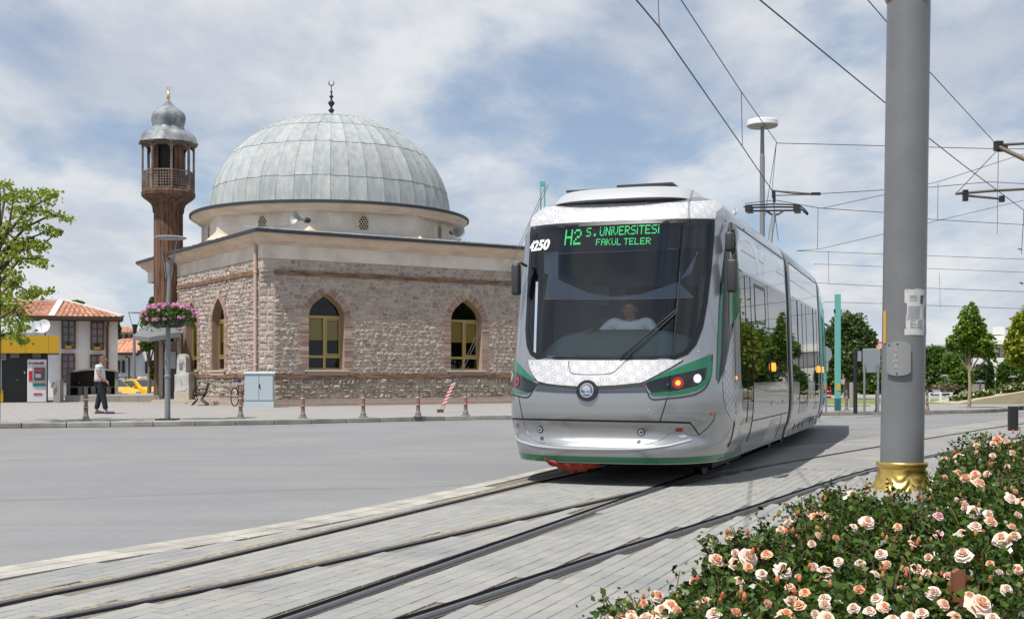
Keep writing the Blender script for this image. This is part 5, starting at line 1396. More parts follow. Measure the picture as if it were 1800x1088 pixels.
mb = MB(); mb.box((-.07,-.215,1.50),(.14,.02,.26)); mb.build('plaque', mat('blue_grey_print', (.16,.16,.24), .6), mo)
mb = MB(); mb.lathe([(0,-.02),(.11,-.02),(.12,0),(.10,.01),(0,.01)], 14, c=(-.06,-.212,1.74), M=Matrix.Rotation(R(90),3,'X')); mb.build('medallion', m_marb, mo)
mb = MB(); mb.tube([(-.02,-.30,.95),(-.02,-.38,.93)], .015, 6); mb.build('tap', m_chr, mo)
mb = MB(); mb.tube([(-.22,-.292,.65),(-.2,-.296,.55),(0,-.296,.50),(.2,-.296,.55),(.22,-.292,.65)], .012, 5); mb.tube([(-.02,-.292,.8),(-.02,-.296,.55)], .010, 5); mb.build('relief', m_marb, mo, kind='stuff')
# ---- bench
be = thing('bench', 'dark cast-iron bench seen end-on beside the marble obelisk', 'bench', on(352,712), R(192))
m_cast = mat('black_cast_iron', (.012,.013,.014), .5, .3); m_slat = mat('bench_slat_wood', (.09,.055,.035), .7)
for y in (-.75,.75):
    mb = MB(); mb.tube([(.28,y,0),(.22,y,.1),(.12,y,.2),(.24,y,.40),(-.18,y,.42),(-.32,y,.85)], .026, 6); mb.tube([(-.18,y,.42),(-.05,y,.22),(-.3,y,0)], .026, 6); mb.tube([(.24,y,.4),(.2,y,.6),(-.2,y,.62)], .02, 6); mb.build('end_frame', m_cast, be)
for k in range(4): mb = MB(); mb.box((-.12+k*.11,0,.44),(.08,1.6,.03)); mb.build('slat', m_slat, be)
for k in range(3): mb = MB(); mb.box((-.22-k*.05,0,.55+k*.13),(.03,1.6,.09)); mb.build('slat', m_slat, be)
# ---- guy wires with striped guard
gw = thing('guy_anchor', 'guy wires in a red and white striped guard anchored on the pavement', 'guy wires', on(779,725))
bq = on(779,725); dv = bq.y
def gp(u, v, d=dv): return at(u, v, d)-bq
for i, du_ in enumerate((-4.5, 2.5)):
    mb = MB(); mb.tube([gp(773+i*6,724), gp(777+i*5,712), gp(799+i*5,672), gp(917+i*4,421,dv-1), gp(960+i*4,325,dv-1.5)], .009, 5); mb.build('cable', mat('galvanised_cable', (.2,.2,.2), .5, .5), gw)
gtop, gbot = gp(797,673.5,dv-.05), gp(780,712,dv-.05); axd = (gtop-gbot); nst = 12
m_stR, m_stW = mat('guard_red', (.62,.02,.03), .5), mat('guard_white', (.72,.72,.70), .5)
for k in range(nst):
    a, b = gbot+axd*(k/nst), gbot+axd*((k+1)/nst); w_ = Vector((.07,0,.035))
    mb = MB(); th = Vector((0,.05,0)); q = [a-w_, a+w_, b+w_, b-w_]; mb.add([p-th for p in q]+[p+th for p in q], [(0,1,2,3),(7,6,5,4),(0,4,5,1),(1,5,6,2),(2,6,7,3),(3,7,4,0)]); mb.build('stripe', m_stR if k % 2 == 0 else m_stW, gw)
for u in (771,777): mb = MB(); p = gp(u,726); mb.box((p.x,0,.05),(.09,.12,.10)); mb.build('anchor', mat('rusty_anchor', (.12,.06,.035), .9), gw)
# ---- white two-storey house
def lp(base, u, v, d):
    """local point of a thing whose front plane stands at distance D0 (stored in DD) and turned by its own yaw"""
    th = base.rotation_euler.z; off = d-DD[base.name]; nrm = Vector((-math.sin(th), math.cos(th), 0))
    ray = Vector(((u-CX)/F, 1, (HY-v)/F)); o = Vector((0,0,CH))
    k = ((base.location+nrm*off-o).dot(nrm))/ray.dot(nrm); p = o+ray*k-base.location
    return Matrix.Rotation(-th, 3, 'Z') @ p
DD = {}
m_white_w = mat('white_render', (.80,.81,.83), .9, col2=(.72,.73,.75), vscale=.6, var=.08)
m_tile = mat('roof_tile_terracotta', (.33,.145,.09), .85, rnd=.2, rndcol=(.43,.235,.155), var=.2)
m_ridge = mat('white_ridge_mortar', (.60,.57,.52), .9, var=.15)
m_brown = mat('brown_window_frame', (.13,.045,.04), .6)
m_hpane = mat('net_curtain_pane', (.22,.25,.30), .15, coat=.6)
m_eave = mat('dark_brown_eave', (.05,.028,.02), .8)
H1 = thing('house', 'white two-storey house with brown-framed windows and terracotta hip roof', 'house', at(146,694,70)*1.0)
H1.location.z = .12; hz = H1.location.z; Hd = 70
H1.rotation_euler.z = R(20); DD[H1.name] = 70
def hp(u, v, d=Hd): return lp(H1, u, v, d)
def hbox(nm, u0, u1, v0, v1, d0, d1, m, par=H1, base=H1, **k):
    a, b = lp(base, u0, v1, d0), lp(base, u1, v0, d0)
    mb = MB(); mb.box(((a.x+b.x)/2, a.y+(d1-d0)/2, (a.z+b.z)/2), (abs(b.x-a.x), abs(d1-d0), abs(b.z-a.z))); return mb.build(nm, m, par, **k)
hbox('wall', 68, 207, 560, 712, 70, 80, m_white_w)
hbox('wall_side_block', -60, 68, 585, 712, 73, 80, m_white_w)
def tiled_roof(name, q0, q1, q2, q3, rows, m, par, base, ridge=True):
    """tile rows between eave edge q0-q1 and ridge edge q3-q2"""
    q0, q1, q2, q3 = [lp(base, *p) for p in (q0,q1,q2,q3)]
    rt = bpy.data.objects.new(name, None); COL.objects.link(rt); rt.parent = par
    mb = MB(); nrm = (q1-q0).cross(q3-q0).normalized()
    if nrm.z < 0: nrm = -nrm
    mb.add([q0,q1,q2,q3], [(0,1,2,3)]); 
    for r_ in range(rows):
        a0, a1 = q0.lerp(q3, r_/rows), q1.lerp(q2, r_/rows); b0, b1 = q0.lerp(q3, (r_+1)/rows), q1.lerp(q2, (r_+1)/rows)
        L = (a1-a0).length; n = max(2, int(L/.28))
        for k in range(n):
            s0, s1 = (k+.06)/n, (k+.94)/n; sm = (s0+s1)/2
            up0, up1 = nrm*.075, nrm*.03
            mb.add([a0.lerp(a1,s0)+nrm*.01, a0.lerp(a1,sm)+up0, a0.lerp(a1,s1)+nrm*.01, b0.lerp(b1,s1)+nrm*.005, b0.lerp(b1,sm)+up1, b0.lerp(b1,s0)+nrm*.005], [(0,1,4,5),(1,2,3,4),(0,2,1)])
    mb.build('tiles', m, rt, kind='stuff'); return rt
tiled_roof('roof', (92,556.5,69.0), (218,557,69), (114,529.5,73.8), (108,529.5,73.8), 9, m_tile, H1, H1)
tiled_roof('roof', (-40,556,69.6), (89,556.5,69.0), (104,529.5,73.8), (20,529.5,73.8), 9, m_tile, H1, H1)
mb = MB(); mb.bar(hp(90,557,68.9), hp(107,529,73.8), .34, .18); mb.build('hip_ridge', m_ridge, H1)
mb = MB(); mb.bar(hp(114,528.5,73.9), hp(216,556,69), .2, .14); mb.build('hip_ridge', m_ridge, H1)
mb = MB(); mb.bar(hp(30,528,73.9), hp(112,528.5,73.9), .2, .14); mb.build('hip_ridge', m_ridge, H1)
hbox('eave', 36, 217, 557, 560.5, 68.8, 71, m_eave); hbox('eave_soffit', 44, 214, 560.5, 562, 69.3, 71, m_eave)
mb = MB(); mb.tube([hp(196,560,69.4), hp(190,566,69.8), hp(188.5,575,69.9), hp(188.5,694,69.9)], .07, 8); mb.build('downpipe', m_brown, H1)
for (u0,u1,v0,v1,box) in ((108,133,561,613,True),(159,183,564.5,615,True),(107.5,132,621,672.5,False),(158,182,623,675,False)):
    wr = bpy.data.objects.new('window', None); COL.objects.link(wr); wr.parent = H1
    hbox('pane', u0+3, u1-3, v0+3, v1-2, 69.97, 70.05, m_hpane, wr)
    mb = MB(); d = 69.9
    def fb(a0,a1,b0,b1,th=.12):
        a, b = lp(H1,a0,b1,d), lp(H1,a1,b0,d); mb.box(((a.x+b.x)/2, (a.y), (a.z+b.z)/2), (b.x-a.x, th, b.z-a.z))
    fb(u0,u0+3,v0,v1); fb(u1-3,u1,v0,v1); fb(u0+3,u1-3,v0,v0+3.2); fb(u0+3,u1-3,v1-2.2,v1)
    mu = (u0+u1)/2; fb(mu-1.4,mu+1.4,v0+3.2,v1-2.2,.1)
    for k in (1,2,3): vv3 = v0+(v1-v0)*k/4+1; fb(u0+3,mu-1.4,vv3-.6,vv3+.6,.08); fb(mu+1.4,u1-3,vv3-.6,vv3+.6,.08)
    mb.build('frame', m_brown, wr)
    if box:
        hbox('flower_box', mu-5.5, mu+5.5, v1-5.5, v1-1, 69.5, 69.8, mat('yellow_planter', (.55,.33,.03), .6), wr)
        P = rng.uniform(0,1,(60,3)); p0 = lp(H1,mu-5, v1-5, 69.65); P = np.array(p0)+P*np.array((.33,.2,.22)); V, Q_ = leaves(P, .09); npmesh('box_plants', V, Q_, MATS['geranium_leaf'], wr, kind='stuff')
# ---- low house
H2 = thing('house', 'low white house with orange tile roof and arched dark windows behind the taxi', 'house', Vector((at(240,694,84).x, 84, .12)), R(17)); DD[H2.name] = 84
mb = MB(); P = [(196,712),(196,618),(240,618),(280,594),(330,594),(330,712)]; q = [lp(H2,u,v,84) for u,v in P]
mb.add([tuple(p) for p in q]+[(p.x,p.y+6,p.z) for p in q], [(0,5,4,3,2,1)]+[(i,(i+1)%6,6+(i+1)%6,6+i) for i in range(6)]); mb.build('wall', m_white_w, H2)
tiled_roof('roof', (194,620,83.0), (240,621,83.0), (284,592,88), (212,596,88), 9, mat('orange_roof_tile', (.42,.18,.105), .85, rnd=.15, rndcol=(.50,.26,.165), var=.15), H2, H2)
mb = MB(); mb.bar(lp(H2,194,622,83), lp(H2,240,622,83), .3, .2); mb.build('eave', m_eave, H2)
mb = MB(); mb.bar(lp(H2,239,623,83.4), lp(H2,286,592,83.4), .3, .26); mb.build('gable_board', m_eave, H2)
for (u0,u1,v0,v1) in ((205.5,211,633,655),(214.5,219.5,633,655),(255.5,267.5,633,656),(275,281,633,656)):
    wr = bpy.data.objects.new('window', None); COL.objects.link(wr); wr.parent = H2
    mb = MB(); a, b = lp(H2,u0,v1,83.9), lp(H2,u1,v0,83.9); w_ = b.x-a.x
    mb.prism_y([(a.x,a.z),(a.x,b.z-.15)]+[(a.x+w_/2-w_/2*math.cos(t_), b.z-.15+.15*math.sin(t_)) for t_ in np.linspace(.3,math.pi-.3,5)]+[(b.x,b.z-.15),(b.x,a.z)], a.y, a.y+.12); mb.build('pane', mat('dark_window', (.02,.022,.026), .15), wr)
    mb = MB(); mb.box(((a.x+b.x)/2,a.y-.02,(a.z+b.z)/2),(.05,.05,b.z-a.z)); mb.build('frame', m_eave, wr)
mb = MB(); mb.tube([lp(H2,221,626,83.5), lp(H2,227,630,83.6), lp(H2,227,694,83.7)], .06, 6); mb.build('downpipe', m_grey, H2)
H3 = thing('house', 'distant cream building with red roof and balcony between the two white houses', 'house', Vector((at(215,690,120).x, 120, .12)), R(17)); DD[H3.name] = 120
def fbx(nm, u0,u1,v0,v1,d0,d1,m,par,base): return hbox(nm,u0,u1,v0,v1,d0,d1,m,par=par,base=base)
fbx('wall',170,245,583,660,120,130,mat('cream_render',(.50,.46,.38),.9),H3,H3)
tiled_roof('roof', (168,584,119), (247,584,119), (225,574,125), (185,574,125), 5, m_tile, H3, H3)
for u0 in (197,208,219,229): fbx('window',u0,u0+7,588,596,119.9,120.1,MATS['dark_window'],H3,H3)
fbx('balcony',192,212,597,604,118.6,120,mat('balcony_white',(.6,.6,.6),.8),H3,H3); fbx('balcony_rail',212,240,600,606,118.6,120,MATS['balcony_white'],H3,H3)
# fence in front of low house
fb_ = thing('fence', 'low grey mesh fence in front of the low white house', 'fence', Vector((at(225,694,78).x,78,.12)))
for v in (663,690): mb = MB(); mb.bar(at(196,v,78)-fb_.location, at(282,v,78)-fb_.location, .05,.06); mb.build('rail', m_lampg, fb_)
for u in range(197,284,12): mb = MB(); mb.bar(at(u,662,78)-fb_.location, at(u,696,78)-fb_.location, .05,.05); mb.build('post', m_lampg, fb_)
# ---- kiosk with yellow fascia
KD = 50.6
K = thing('kiosk', 'black glass kiosk under a wide yellow fascia beside the white house', 'kiosk', Vector((at(52,707,KD).x, KD, .12)), R(21)); DD[K.name] = KD
m_yel = mat('yellow_fascia', (.50,.30,.008), .5, var=.04, vscale=2)
def kb(nm,u0,u1,v0,v1,d0,d1,m,par=K,**k): return hbox(nm,u0,u1,v0,v1,d0,d1,m,par=par,base=K,**k)
for u0,u1 in ((-60,3),(3.4,44.6),(45,85),(85.4,104.5)): o = kb('fascia_panel',u0,u1,590,620.5,KD-.5,KD-.3,m_yel)
kb('body',-60,84,620.5,707.5,KD+.3,KD+4,mat('black_glazing',(.008,.009,.012),.25))
kb('fascia_back',-60,104,590.5,620,KD-.3,KD+4,m_grey)
kb('ceiling_lamp',18,34,621,629,KD-.2,KD,mat('dull_sign',(.18,.17,.15),.8)); kb('ceiling_lamp',57,72,621,629.5,KD-.2,KD,MATS['dull_sign'])
for v in (622,626,630): kb('shutter_slat',-20,11,v,v+2.2,KD,KD+.1,mat('grey_slat',(.45,.46,.46),.6))
kb('door_post',1,3.2,632,690,KD+.1,KD+.25,mat('aluminium',(.35,.38,.40),.4,.5)); kb('yellow_box',-20,5.5,685,706.5,KD-.1,KD+.2,m_yel)
kb('notice',42,44.5,653,656.5,KD+.26,KD+.3,m_wht); kb('notice',28,32,666.5,668.5,KD+.26,KD+.3,MATS['dull_sign'])
atm = thing('cash_machine', 'white cash machine with blue bank lettering set in the black kiosk front', 'cash machine', Vector((at(52,707,KD).x, KD, .12)), R(21)); DD[atm.name] = KD
def ab(nm,u0,u1,v0,v1,d0,d1,m): return hbox(nm,u0,u1,v0,v1,d0,d1,m,par=atm,base=atm)
m_atm = mat('atm_white',(.62,.63,.64),.4)
bevel(ab('cabinet',48,82,631.5,707,KD-.35,KD+.28,m_atm), .03)
ab('screen_surround',57,82,643,673,KD-.42,KD-.36,mat('atm_grey',(.28,.27,.25),.5)); ab('screen',60,79,646,668,KD-.43,KD-.42,mat('atm_screen',(.05,.06,.08),.2))
ab('red_strip',61,74.5,649.5,653,KD-.44,KD-.431,mat('atm_red',(.45,.02,.03),.4)); ab('red_panel',50.5,56.5,652,669.5,KD-.37,KD-.351,MATS['atm_red'])
ab('teal_strip',57.5,80.5,674,678.8,KD-.37,KD-.351,mat('atm_teal',(.0,.28,.32),.4)); ab('red_label',59,74,691,694,KD-.37,KD-.351,MATS['atm_red']); ab('keypad',62,72,657,664,KD-.44,KD-.431,mat('keypad',(.3,.33,.38),.5))
vs_, fs_ = text_mesh('DenizBank', .115, .006); p0 = lp(atm,62,638.5,KD-.36)
mb = MB(); mb.add([(p0.x+v.x, p0.y, p0.z+v.y) for v in vs_], fs_); mb.build('bank_lettering', mat('bank_blue',(.01,.03,.22),.5), atm)
mb = MB(); mb.lathe([(.045,0),(.06,0),(.06,.01),(.045,.01)], 16, c=tuple(lp(atm,74.5,638.3,KD-.36)), M=Matrix.Rotation(R(90),3,'X')); mb.build('bank_emblem', MATS['atm_red'], atm)
ds = thing('satellite_dish', 'round white satellite dish on the roof of the kiosk', 'satellite dish', at(78,590,KD+1))
q = Vector((-.1,-1,.35)).to_track_quat('Z','Y').to_matrix(); cz_ = at(77.5,574.5,KD+1)-ds.location
mb = MB(); mb.lathe([(0,.0),(.12,.012),(.25,.05),(.30,.09),(.31,.09),(.26,.035),(.1,-.01),(0,-.02)], 28, c=cz_, M=q); mb.build('reflector', mat('dish_white',(.62,.63,.64),.5), ds, smooth=50)
mb = MB(); mb.tube([cz_+q @ Vector((0,-.28,.07)), cz_+q @ Vector((0,.02,.34))], .012, 5); mb.build('feed_arm', m_gap, ds)
mb = MB(); mb.tube([Vector((0,.1,0)), cz_+Vector((0,.12,0))], .025, 6); mb.build('mount', m_grey, ds)
# shed/terrace roof on the kiosk
rs = thing('roof_railing', 'pale metal struts and small sheets on top of the yellow kiosk', 'railing', at(40,590,KD+2))
for u0,v0,u1,v1 in ((36,588,44,572),(58,588,68,573),(20,589,20,575),(50,589,66,578)): mb = MB(); mb.bar(at(u0,v0,KD+2)-rs.location, at(u1,v1,KD+2)-rs.location, .05,.05); mb.build('strut', mat('pale_metal2',(.5,.5,.48),.6), rs)
# info terminal + bits
it = thing('info_terminal', 'grey metal terminal standing between the cash machine and the stone shelter', 'terminal', at(100,707,KD-.5)); it.location.z = .12
mb = MB(); 
a = lambda u,v: tuple(Vector((at(u,v,KD-.5)-it.location)))
P = [(94,707),(105.5,707),(105.5,667.5),(99,667.5),(93,679)]; q = [a(u,v) for u,v in P]
mb.add(q+[(x,y+.4,z) for x,y,z in q], [(0,1,2,3,4)]+[(i,5+i,5+(i+1)%5,(i+1)%5) for i in range(5)]+[(9,8,7,6,5)]); mb.build('body', mat('terminal_grey',(.24,.235,.22),.5), it)
mb = MB(); mb.bar(at(90,681,KD-.6)-it.location, at(95,671,KD-.6)-it.location, .05, .03); mb.build('flap', m_gap, it)
# ---- stone shelter (ablution fountain)
SD = 54.5
sh = thing('fountain_shelter', 'dark stone drinking-fountain shelter with low gabled back on a platform', 'fountain', Vector((at(162,698,SD).x, SD, .12)), R(19)); DD[sh.name] = SD
m_dst = mat('dark_grey_stone', (.10,.095,.09), .7, col2=(.16,.15,.14), vscale=1.5, var=.15); m_lst = mat('light_edge_stone', (.27,.26,.24), .85, var=.15)
def sp2(P, d0, d1, nm, m):
    q = [lp(sh,u,v,d0) for u,v in P]; n = len(q); mb = MB(); mb.add([tuple(p) for p in q]+[(p.x,p.y+d1-d0,p.z) for p in q], [tuple(range(n))]+[(i,n+i,n+(i+1)%n,(i+1)%n) for i in range(n)]+[tuple(range(2*n-1,n-1,-1))]); mb.build(nm, m, sh)
sp2([(119,697),(205,697),(205,653),(170,648),(119,653)], SD+1.5, SD+1.8, 'back_wall', m_dst)
sp2([(116.5,697),(123.5,697),(123.5,651),(116.5,652)], SD-.2, SD+1.5, 'side_wall', m_lst); sp2([(202,697),(208,697),(208,651),(202,650)], SD-.2, SD+1.5, 'side_wall', m_lst)
sp2([(115,652.5),(150,648),(178,646.5),(209,651),(209,654),(178,650),(150,651),(115,656)][::-1], SD-.3, SD+1.8, 'coping', m_lst)
sp2([(124,681),(202,681),(202,679),(124,679)], SD+.3, SD+1.5, 'basin_ledge', m_lst)
for u in (141,164,191): sp2([(u-4,697),(u+4,697),(u+4,681),(u-4,681)], SD+.2, SD+1.4, 'basin_pier', m_lst)
for u in (138,187): mb = MB(); mb.lathe([(0,0),(.09,.02),(.07,.12),(.03,.16),(0,.16)], 12, c=tuple(lp(sh,u,675,SD+1.2))); mb.build('tap', m_chr, sh)
pf = thing('platform', 'raised pale stone platform in front of the shelter and taxis', 'platform', Vector((at(180,700,SD-2).x, SD-2, .12)))
kx = [at(u,706,1) for u in (114,296)]
y0 = SD-3.2
x0, x1 = (114-CX)/F*y0, (340-CX)/F*y0
for k in range(7):
    a, b = x0+(x1-x0)*k/7, x0+(x1-x0)*(k+1)/7; mb = MB(); mb.box(((a+b)/2-pf.location.x, y0+.2-pf.location.y, .14),((b-a)-.015,.4,.28)); mb.build('edge_stone', mat('platform_edge',(.30,.27,.23),.9,rnd=.2,var=.2), pf)
mb = MB(); mb.box(((x0+x1)/2-pf.location.x, y0+3.4-pf.location.y, .135),(x1-x0,6,.27)); mb.build('top', mat('platform_top',(.30,.29,.27),.9), pf)
# ---- taxis
def taxi(loc, rz, lab, sc2=1):
    t_ = thing('taxi', lab, 'taxi', loc, rz, 'yellow taxis parked by the white house')
    m_ty = mat('taxi_yellow', (.72,.42,.005), .3, coat=.8); m_cg = mat('car_glass', (.03,.04,.045), .05, coat=1)
    # side profile x (front = +x), z
    prof_ = [(-2.0,.35),(-2.05,.65),(-2.0,.92),(-1.55,1.02),(-1.05,1.36),(-.4,1.46),(.25,1.42),(.95,1.02),(1.75,.88),(2.08,.68),(2.1,.38)]
    mb = MB(); secs = [(-.84,.0,.88),(-.80,.06,.97),(-.62,.10,1),(.62,.10,1),(.80,.06,.97),(.84,.0,.88)]
    vs = []; n = len(prof_)
    for (y, dz, s) in secs:
        for (x, z) in prof_:
            zt_ = z; yy = y
            if z > .95: yy = y*(1-.22*(z-.95)/.5)
            vs.append((x*(.985 if abs(y) > .8 else 1), yy, zt_-(.02 if abs(y) > .8 and z > .5 else 0)))
    fs = [(i*n+j, i*n+j+1, (i+1)*n+j+1, (i+1)*n+j) for i in range(5) for j in range(n-1)]+[tuple(range(n-1,-1,-1)), tuple(range(5*n,6*n))]+[(i*n,(i+1)*n,(i+1)*n+n-1,i*n+n-1) for i in range(5)]
    mb.add(vs, [tuple(reversed(f)) for f in fs]); mb.build('body', m_ty, t_, smooth=38)
    def quad(nm, P, m): mb = MB(); mb.add(P, [tuple(range(len(P)))]); mb.build(nm, m, t_)
    for s in (-1,1):
        Y = lambda z: s*(.848*(1-.22*max(0,z-.95)/.5)+.006)
        for P in ([(-1.35,.98),(-1.05,1.27),(-.45,1.37),(-.45,.98)], [(-.38,.98),(-.38,1.375),(.15,1.34),(.72,1.0)]):
            quad('side_glass', [(x, Y(z), z) for x, z in (P if s > 0 else P[::-1])], m_cg)
        mb = MB(); mb.box((.62,s*.93,1.0),(.14,.18,.12)); bevel(mb.build('mirror', m_ty, t_), .02)
        for x in (-1.3,1.32):
            mb = MB(); mb.lathe([(0,-.1),(.3,-.1),(.32,-.06),(.32,.06),(.3,.1),(0,.1)], 18, c=(x,s*.76,.32), M=Matrix.Rotation(R(90),3,'X')); o = mb.build('wheel', m_tyre, t_, smooth=40)
            mb = MB(); mb.lathe([(0,-.01),(.2,-.01),(.2,.01),(0,.01)], 14, c=(x,s*.865,.32), M=Matrix.Rotation(R(90),3,'X')); o2_ = mb.build('rim', m_chr, o)
        mb = MB(); mb.box((1.93,s*.60,.72),(.28,.36,.13)); bevel(mb.build('headlight', mat('car_headlight',(.5,.52,.55),.1,coat=1), t_), .03)
        mb = MB(); mb.box((0.0,s*.855,.72),(.02,.01,.5)); mb.build('door_gap', m_gap, t_); mb = MB(); mb.box((-.2,s*.87,.86),(.14,.03,.03)); mb.build('door_handle', m_chr, t_)
    quad('windscreen', [(.93,-.68,1.045),(.93,.68,1.045),(.30,.62,1.415),(.30,-.62,1.415)], m_cg)
    quad('rear_glass', [(-1.5,.66,1.06),(-1.5,-.66,1.06),(-1.08,-.62,1.365),(-1.08,.62,1.365)], m_cg)
    mb = MB(); mb.box((-.05,0,1.52),(.22,.5,.12)); bevel(mb.build('roof_sign', mat('taxi_sign',(.7,.7,.66),.5), t_), .03)
    return t_
tx = taxi(Vector((at(251,694,68).x, 68, -.40)), R(-40), 'yellow taxi with white roof sign parked in front of the low white house')
c_ = copy_tree(tx, loc=Vector((at(190,694,67).x, 67, -.40)), rz=R(-40), label='yellow taxi mostly hidden behind the stone shelter and the walking man')
# ---- tile patch of red paving lines and manhole etc omitted; trees behind left houses
def blob_tree(name, lab, cat, loc, crown, trunk_r, mleaf, n, ls, group=None, trunk=True, mt=None, spread=.42, seed=0):
    """crown: list of (x,y,z,rx,ry,rz) lobes relative to loc"""
    t_ = thing(name, lab, cat, loc, 0, group); r_ = np.random.default_rng(seed+5)
    tot = sum(c[3]*c[4]*c[5] for c in crown); Ps = []
    for (x,y,z,rx,ry,rz) in crown:
        k = max(6, int(n/ls**0*(rx*ry*rz)/tot/14))
        d = r_.normal(size=(k,3)); d /= np.linalg.norm(d,axis=1)[:,None]; rad = r_.uniform(.35,1.0,k)**.55
        cc = np.array((x,y,z))+d*rad[:,None]*np.array((rx,ry,rz))
        sz = min(rx,ry,rz)*spread*r_.uniform(.5,1.2,k)
        Ps.append((cc[:,None,:]+r_.normal(size=(k,14,3))*sz[:,None,None]*.5).reshape(-1,3))
    P = np.concatenate(Ps); V, Q_ = leaves(P, ls, .75); npmesh('crown', V, Q_, mleaf, t_, kind='stuff')
    if trunk:
        mb = MB(); zc = crown[0][2]; mb.tube([(0,0,0),(.03,0,zc*.35),(-.02,.02,zc*.75),(crown[0][0]*.6,crown[0][1]*.6,zc)], [trunk_r,trunk_r*.8,trunk_r*.65,trunk_r*.3], 8)
        for (x,y,z,rx,ry,rz) in crown:
            mb.tube([(0,0,zc*.55),(x*.5,y*.5,z*.6+zc*.15),(x,y,z)], [trunk_r*.5,trunk_r*.3,trunk_r*.1], 6)
        mb.build('trunk', mt or mat('bark_grey', (.16,.13,.10), .95, var=.3, bump=.6), t_, smooth=60)
    return t_
ml_mid = leafmat('leaf_mid_green', (.045,.10,.012), (.13,.21,.035)); ml_yel = leafmat('leaf_yellow_green', (.12,.20,.015), (.34,.40,.04)); ml_dark = leafmat('leaf_dark_green', (.02,.05,.012), (.06,.11,.025))
def tree_px(lab, u, d, lobes, ml, n, ls, tr=.12, seed=0, **k):
    """lobes in pixels: (u,v,ru,rv) at distance d"""
    loc = Vector(((u-CX)/F*d, d, .12)); s = d/F
    cr = [((a-CX)*s-loc.x, (random.random()-.5)*ru*s, CH+(HY-b)*s-.12, ru*s, ru*s*.9, rv*s) for a, b, ru, rv in lobes]
    return blob_tree('tree', lab, 'tree', loc, cr, tr, ml, n, ls, seed=seed, **k)
tree_px('mid green tree showing between the second white house and the minaret', 262, 62, [(266,600,16,12),(258,562,10,10),(268,535,5,12),(280,575,10,12),(255,608,8,8),(282,615,6,12),(270,650,6,16)], ml_mid, 9000, .16, .12, 1)
tree_px('dark tree crown peeking over the hip roof of the white house', 138, 95, [(135,534,11,5)], ml_mid, 1800, .2, .1, 2)
tree_px('dark green tree behind the downpipe corner of the white house', 200, 90, [(198,572,10,10),(205,580,6,8)], ml_dark, 3000, .2, .1, 3)
# ---- plane tree at the left edge
PD = 29.0
pt = thing('plane_tree', 'yellow-green plane tree reaching into the photo from the left edge', 'tree', Vector(((-6-CX)/F*PD, PD, .12)))
loc = pt.location; px_ = lambda u, v, dd=0: at(u, v, PD+dd)-loc
mb = MB(); mb.tube([(0,0,0),px_(-5,640),px_(-3,520),px_(-1,430),px_(0,320)], [.09,.085,.07,.05,.012], 8)
clumps = []
br = [((-2,470),[(20,430),(42,400),(62,372)]),((-2,440),[(15,400),(25,345)]),((0,400),[(8,350),(6,325)]),((-2,450),[(45,400),(90,378),(120,385)]),((-2,470),[(40,440),(75,430),(102,408)]),((-2,500),[(35,455),(70,455)]),((-1,480),[(50,420),(80,408)]),
      ((-2,540),[(30,500),(60,520),(90,512)]),((-2,560),[(25,545),(45,575)]),((-2,520),[(20,500),(35,490)]),((0,590),[(25,585),(38,600)]),((-2,430),[(50,365),(98,345)]),((-3,420),[(-25,380),(-40,350)]),((-3,500),[(-30,470),(-60,450)])]
for (a, pts) in br:
    dd = random.uniform(-1.2,1.2); P = [px_(*a)]+[px_(u,v,dd*(i+1)/len(pts)) for i,(u,v) in enumerate(pts)]
    mb.tube(P, [.035*(1-i/len(P))+.006 for i in range(len(P))], 5)
    for i,(u,v) in enumerate(pts): clumps.append((u,v,dd*(i+1)/len(pts),.9))
mb.build('trunk', mat('plane_bark', (.07,.055,.04), .9), pt, smooth=60)
for (u,v,r) in [(8,325,10),(30,345,14),(48,340,12),(60,350,10),(80,342,10),(85,355,10),(75,338,6),(98,338,6),(15,350,12),(20,370,10),(40,372,10),(35,385,10),(50,378,8),(70,370,8),(78,372,6),(105,378,7),(116,385,7),(45,398,9),(62,400,7),(90,405,9),(98,410,6),(95,414,5),(10,395,12),(5,410,12),(30,430,12),(50,430,12),(60,432,9),(72,438,7),(82,434,6),(15,430,14),(5,450,14),(22,450,10),(38,460,12),(55,455,11),(70,462,9),(80,462,6),(10,475,12),(5,495,12),(18,500,8),(30,490,9),(45,520,11),(60,515,10),(72,512,7),(20,530,13),(5,540,14),(30,550,13),(15,565,13),(35,575,12),(45,560,8),(5,590,12),(28,590,9),(40,600,6),(60,510,8),(12,512,10),(0,520,12),(20,480,10)]:
    clumps.append((u,v,random.uniform(-1,1),r/9))
Ps = []
for (u,v,dd,r) in clumps:
    c_ = np.array(px_(u,v,dd)); k = int(46*r*r)+8; Ps.append(c_+rng.normal(size=(k,3))*np.array((.085,.12,.06))*r)
P = np.concatenate(Ps); V, Q_ = leaves(P, .075, .9, up=1.5); npmesh('crown', V, Q_, leafmat('plane_leaf', (.12,.19,.015), (.36,.42,.05), .45), pt, kind='stuff')
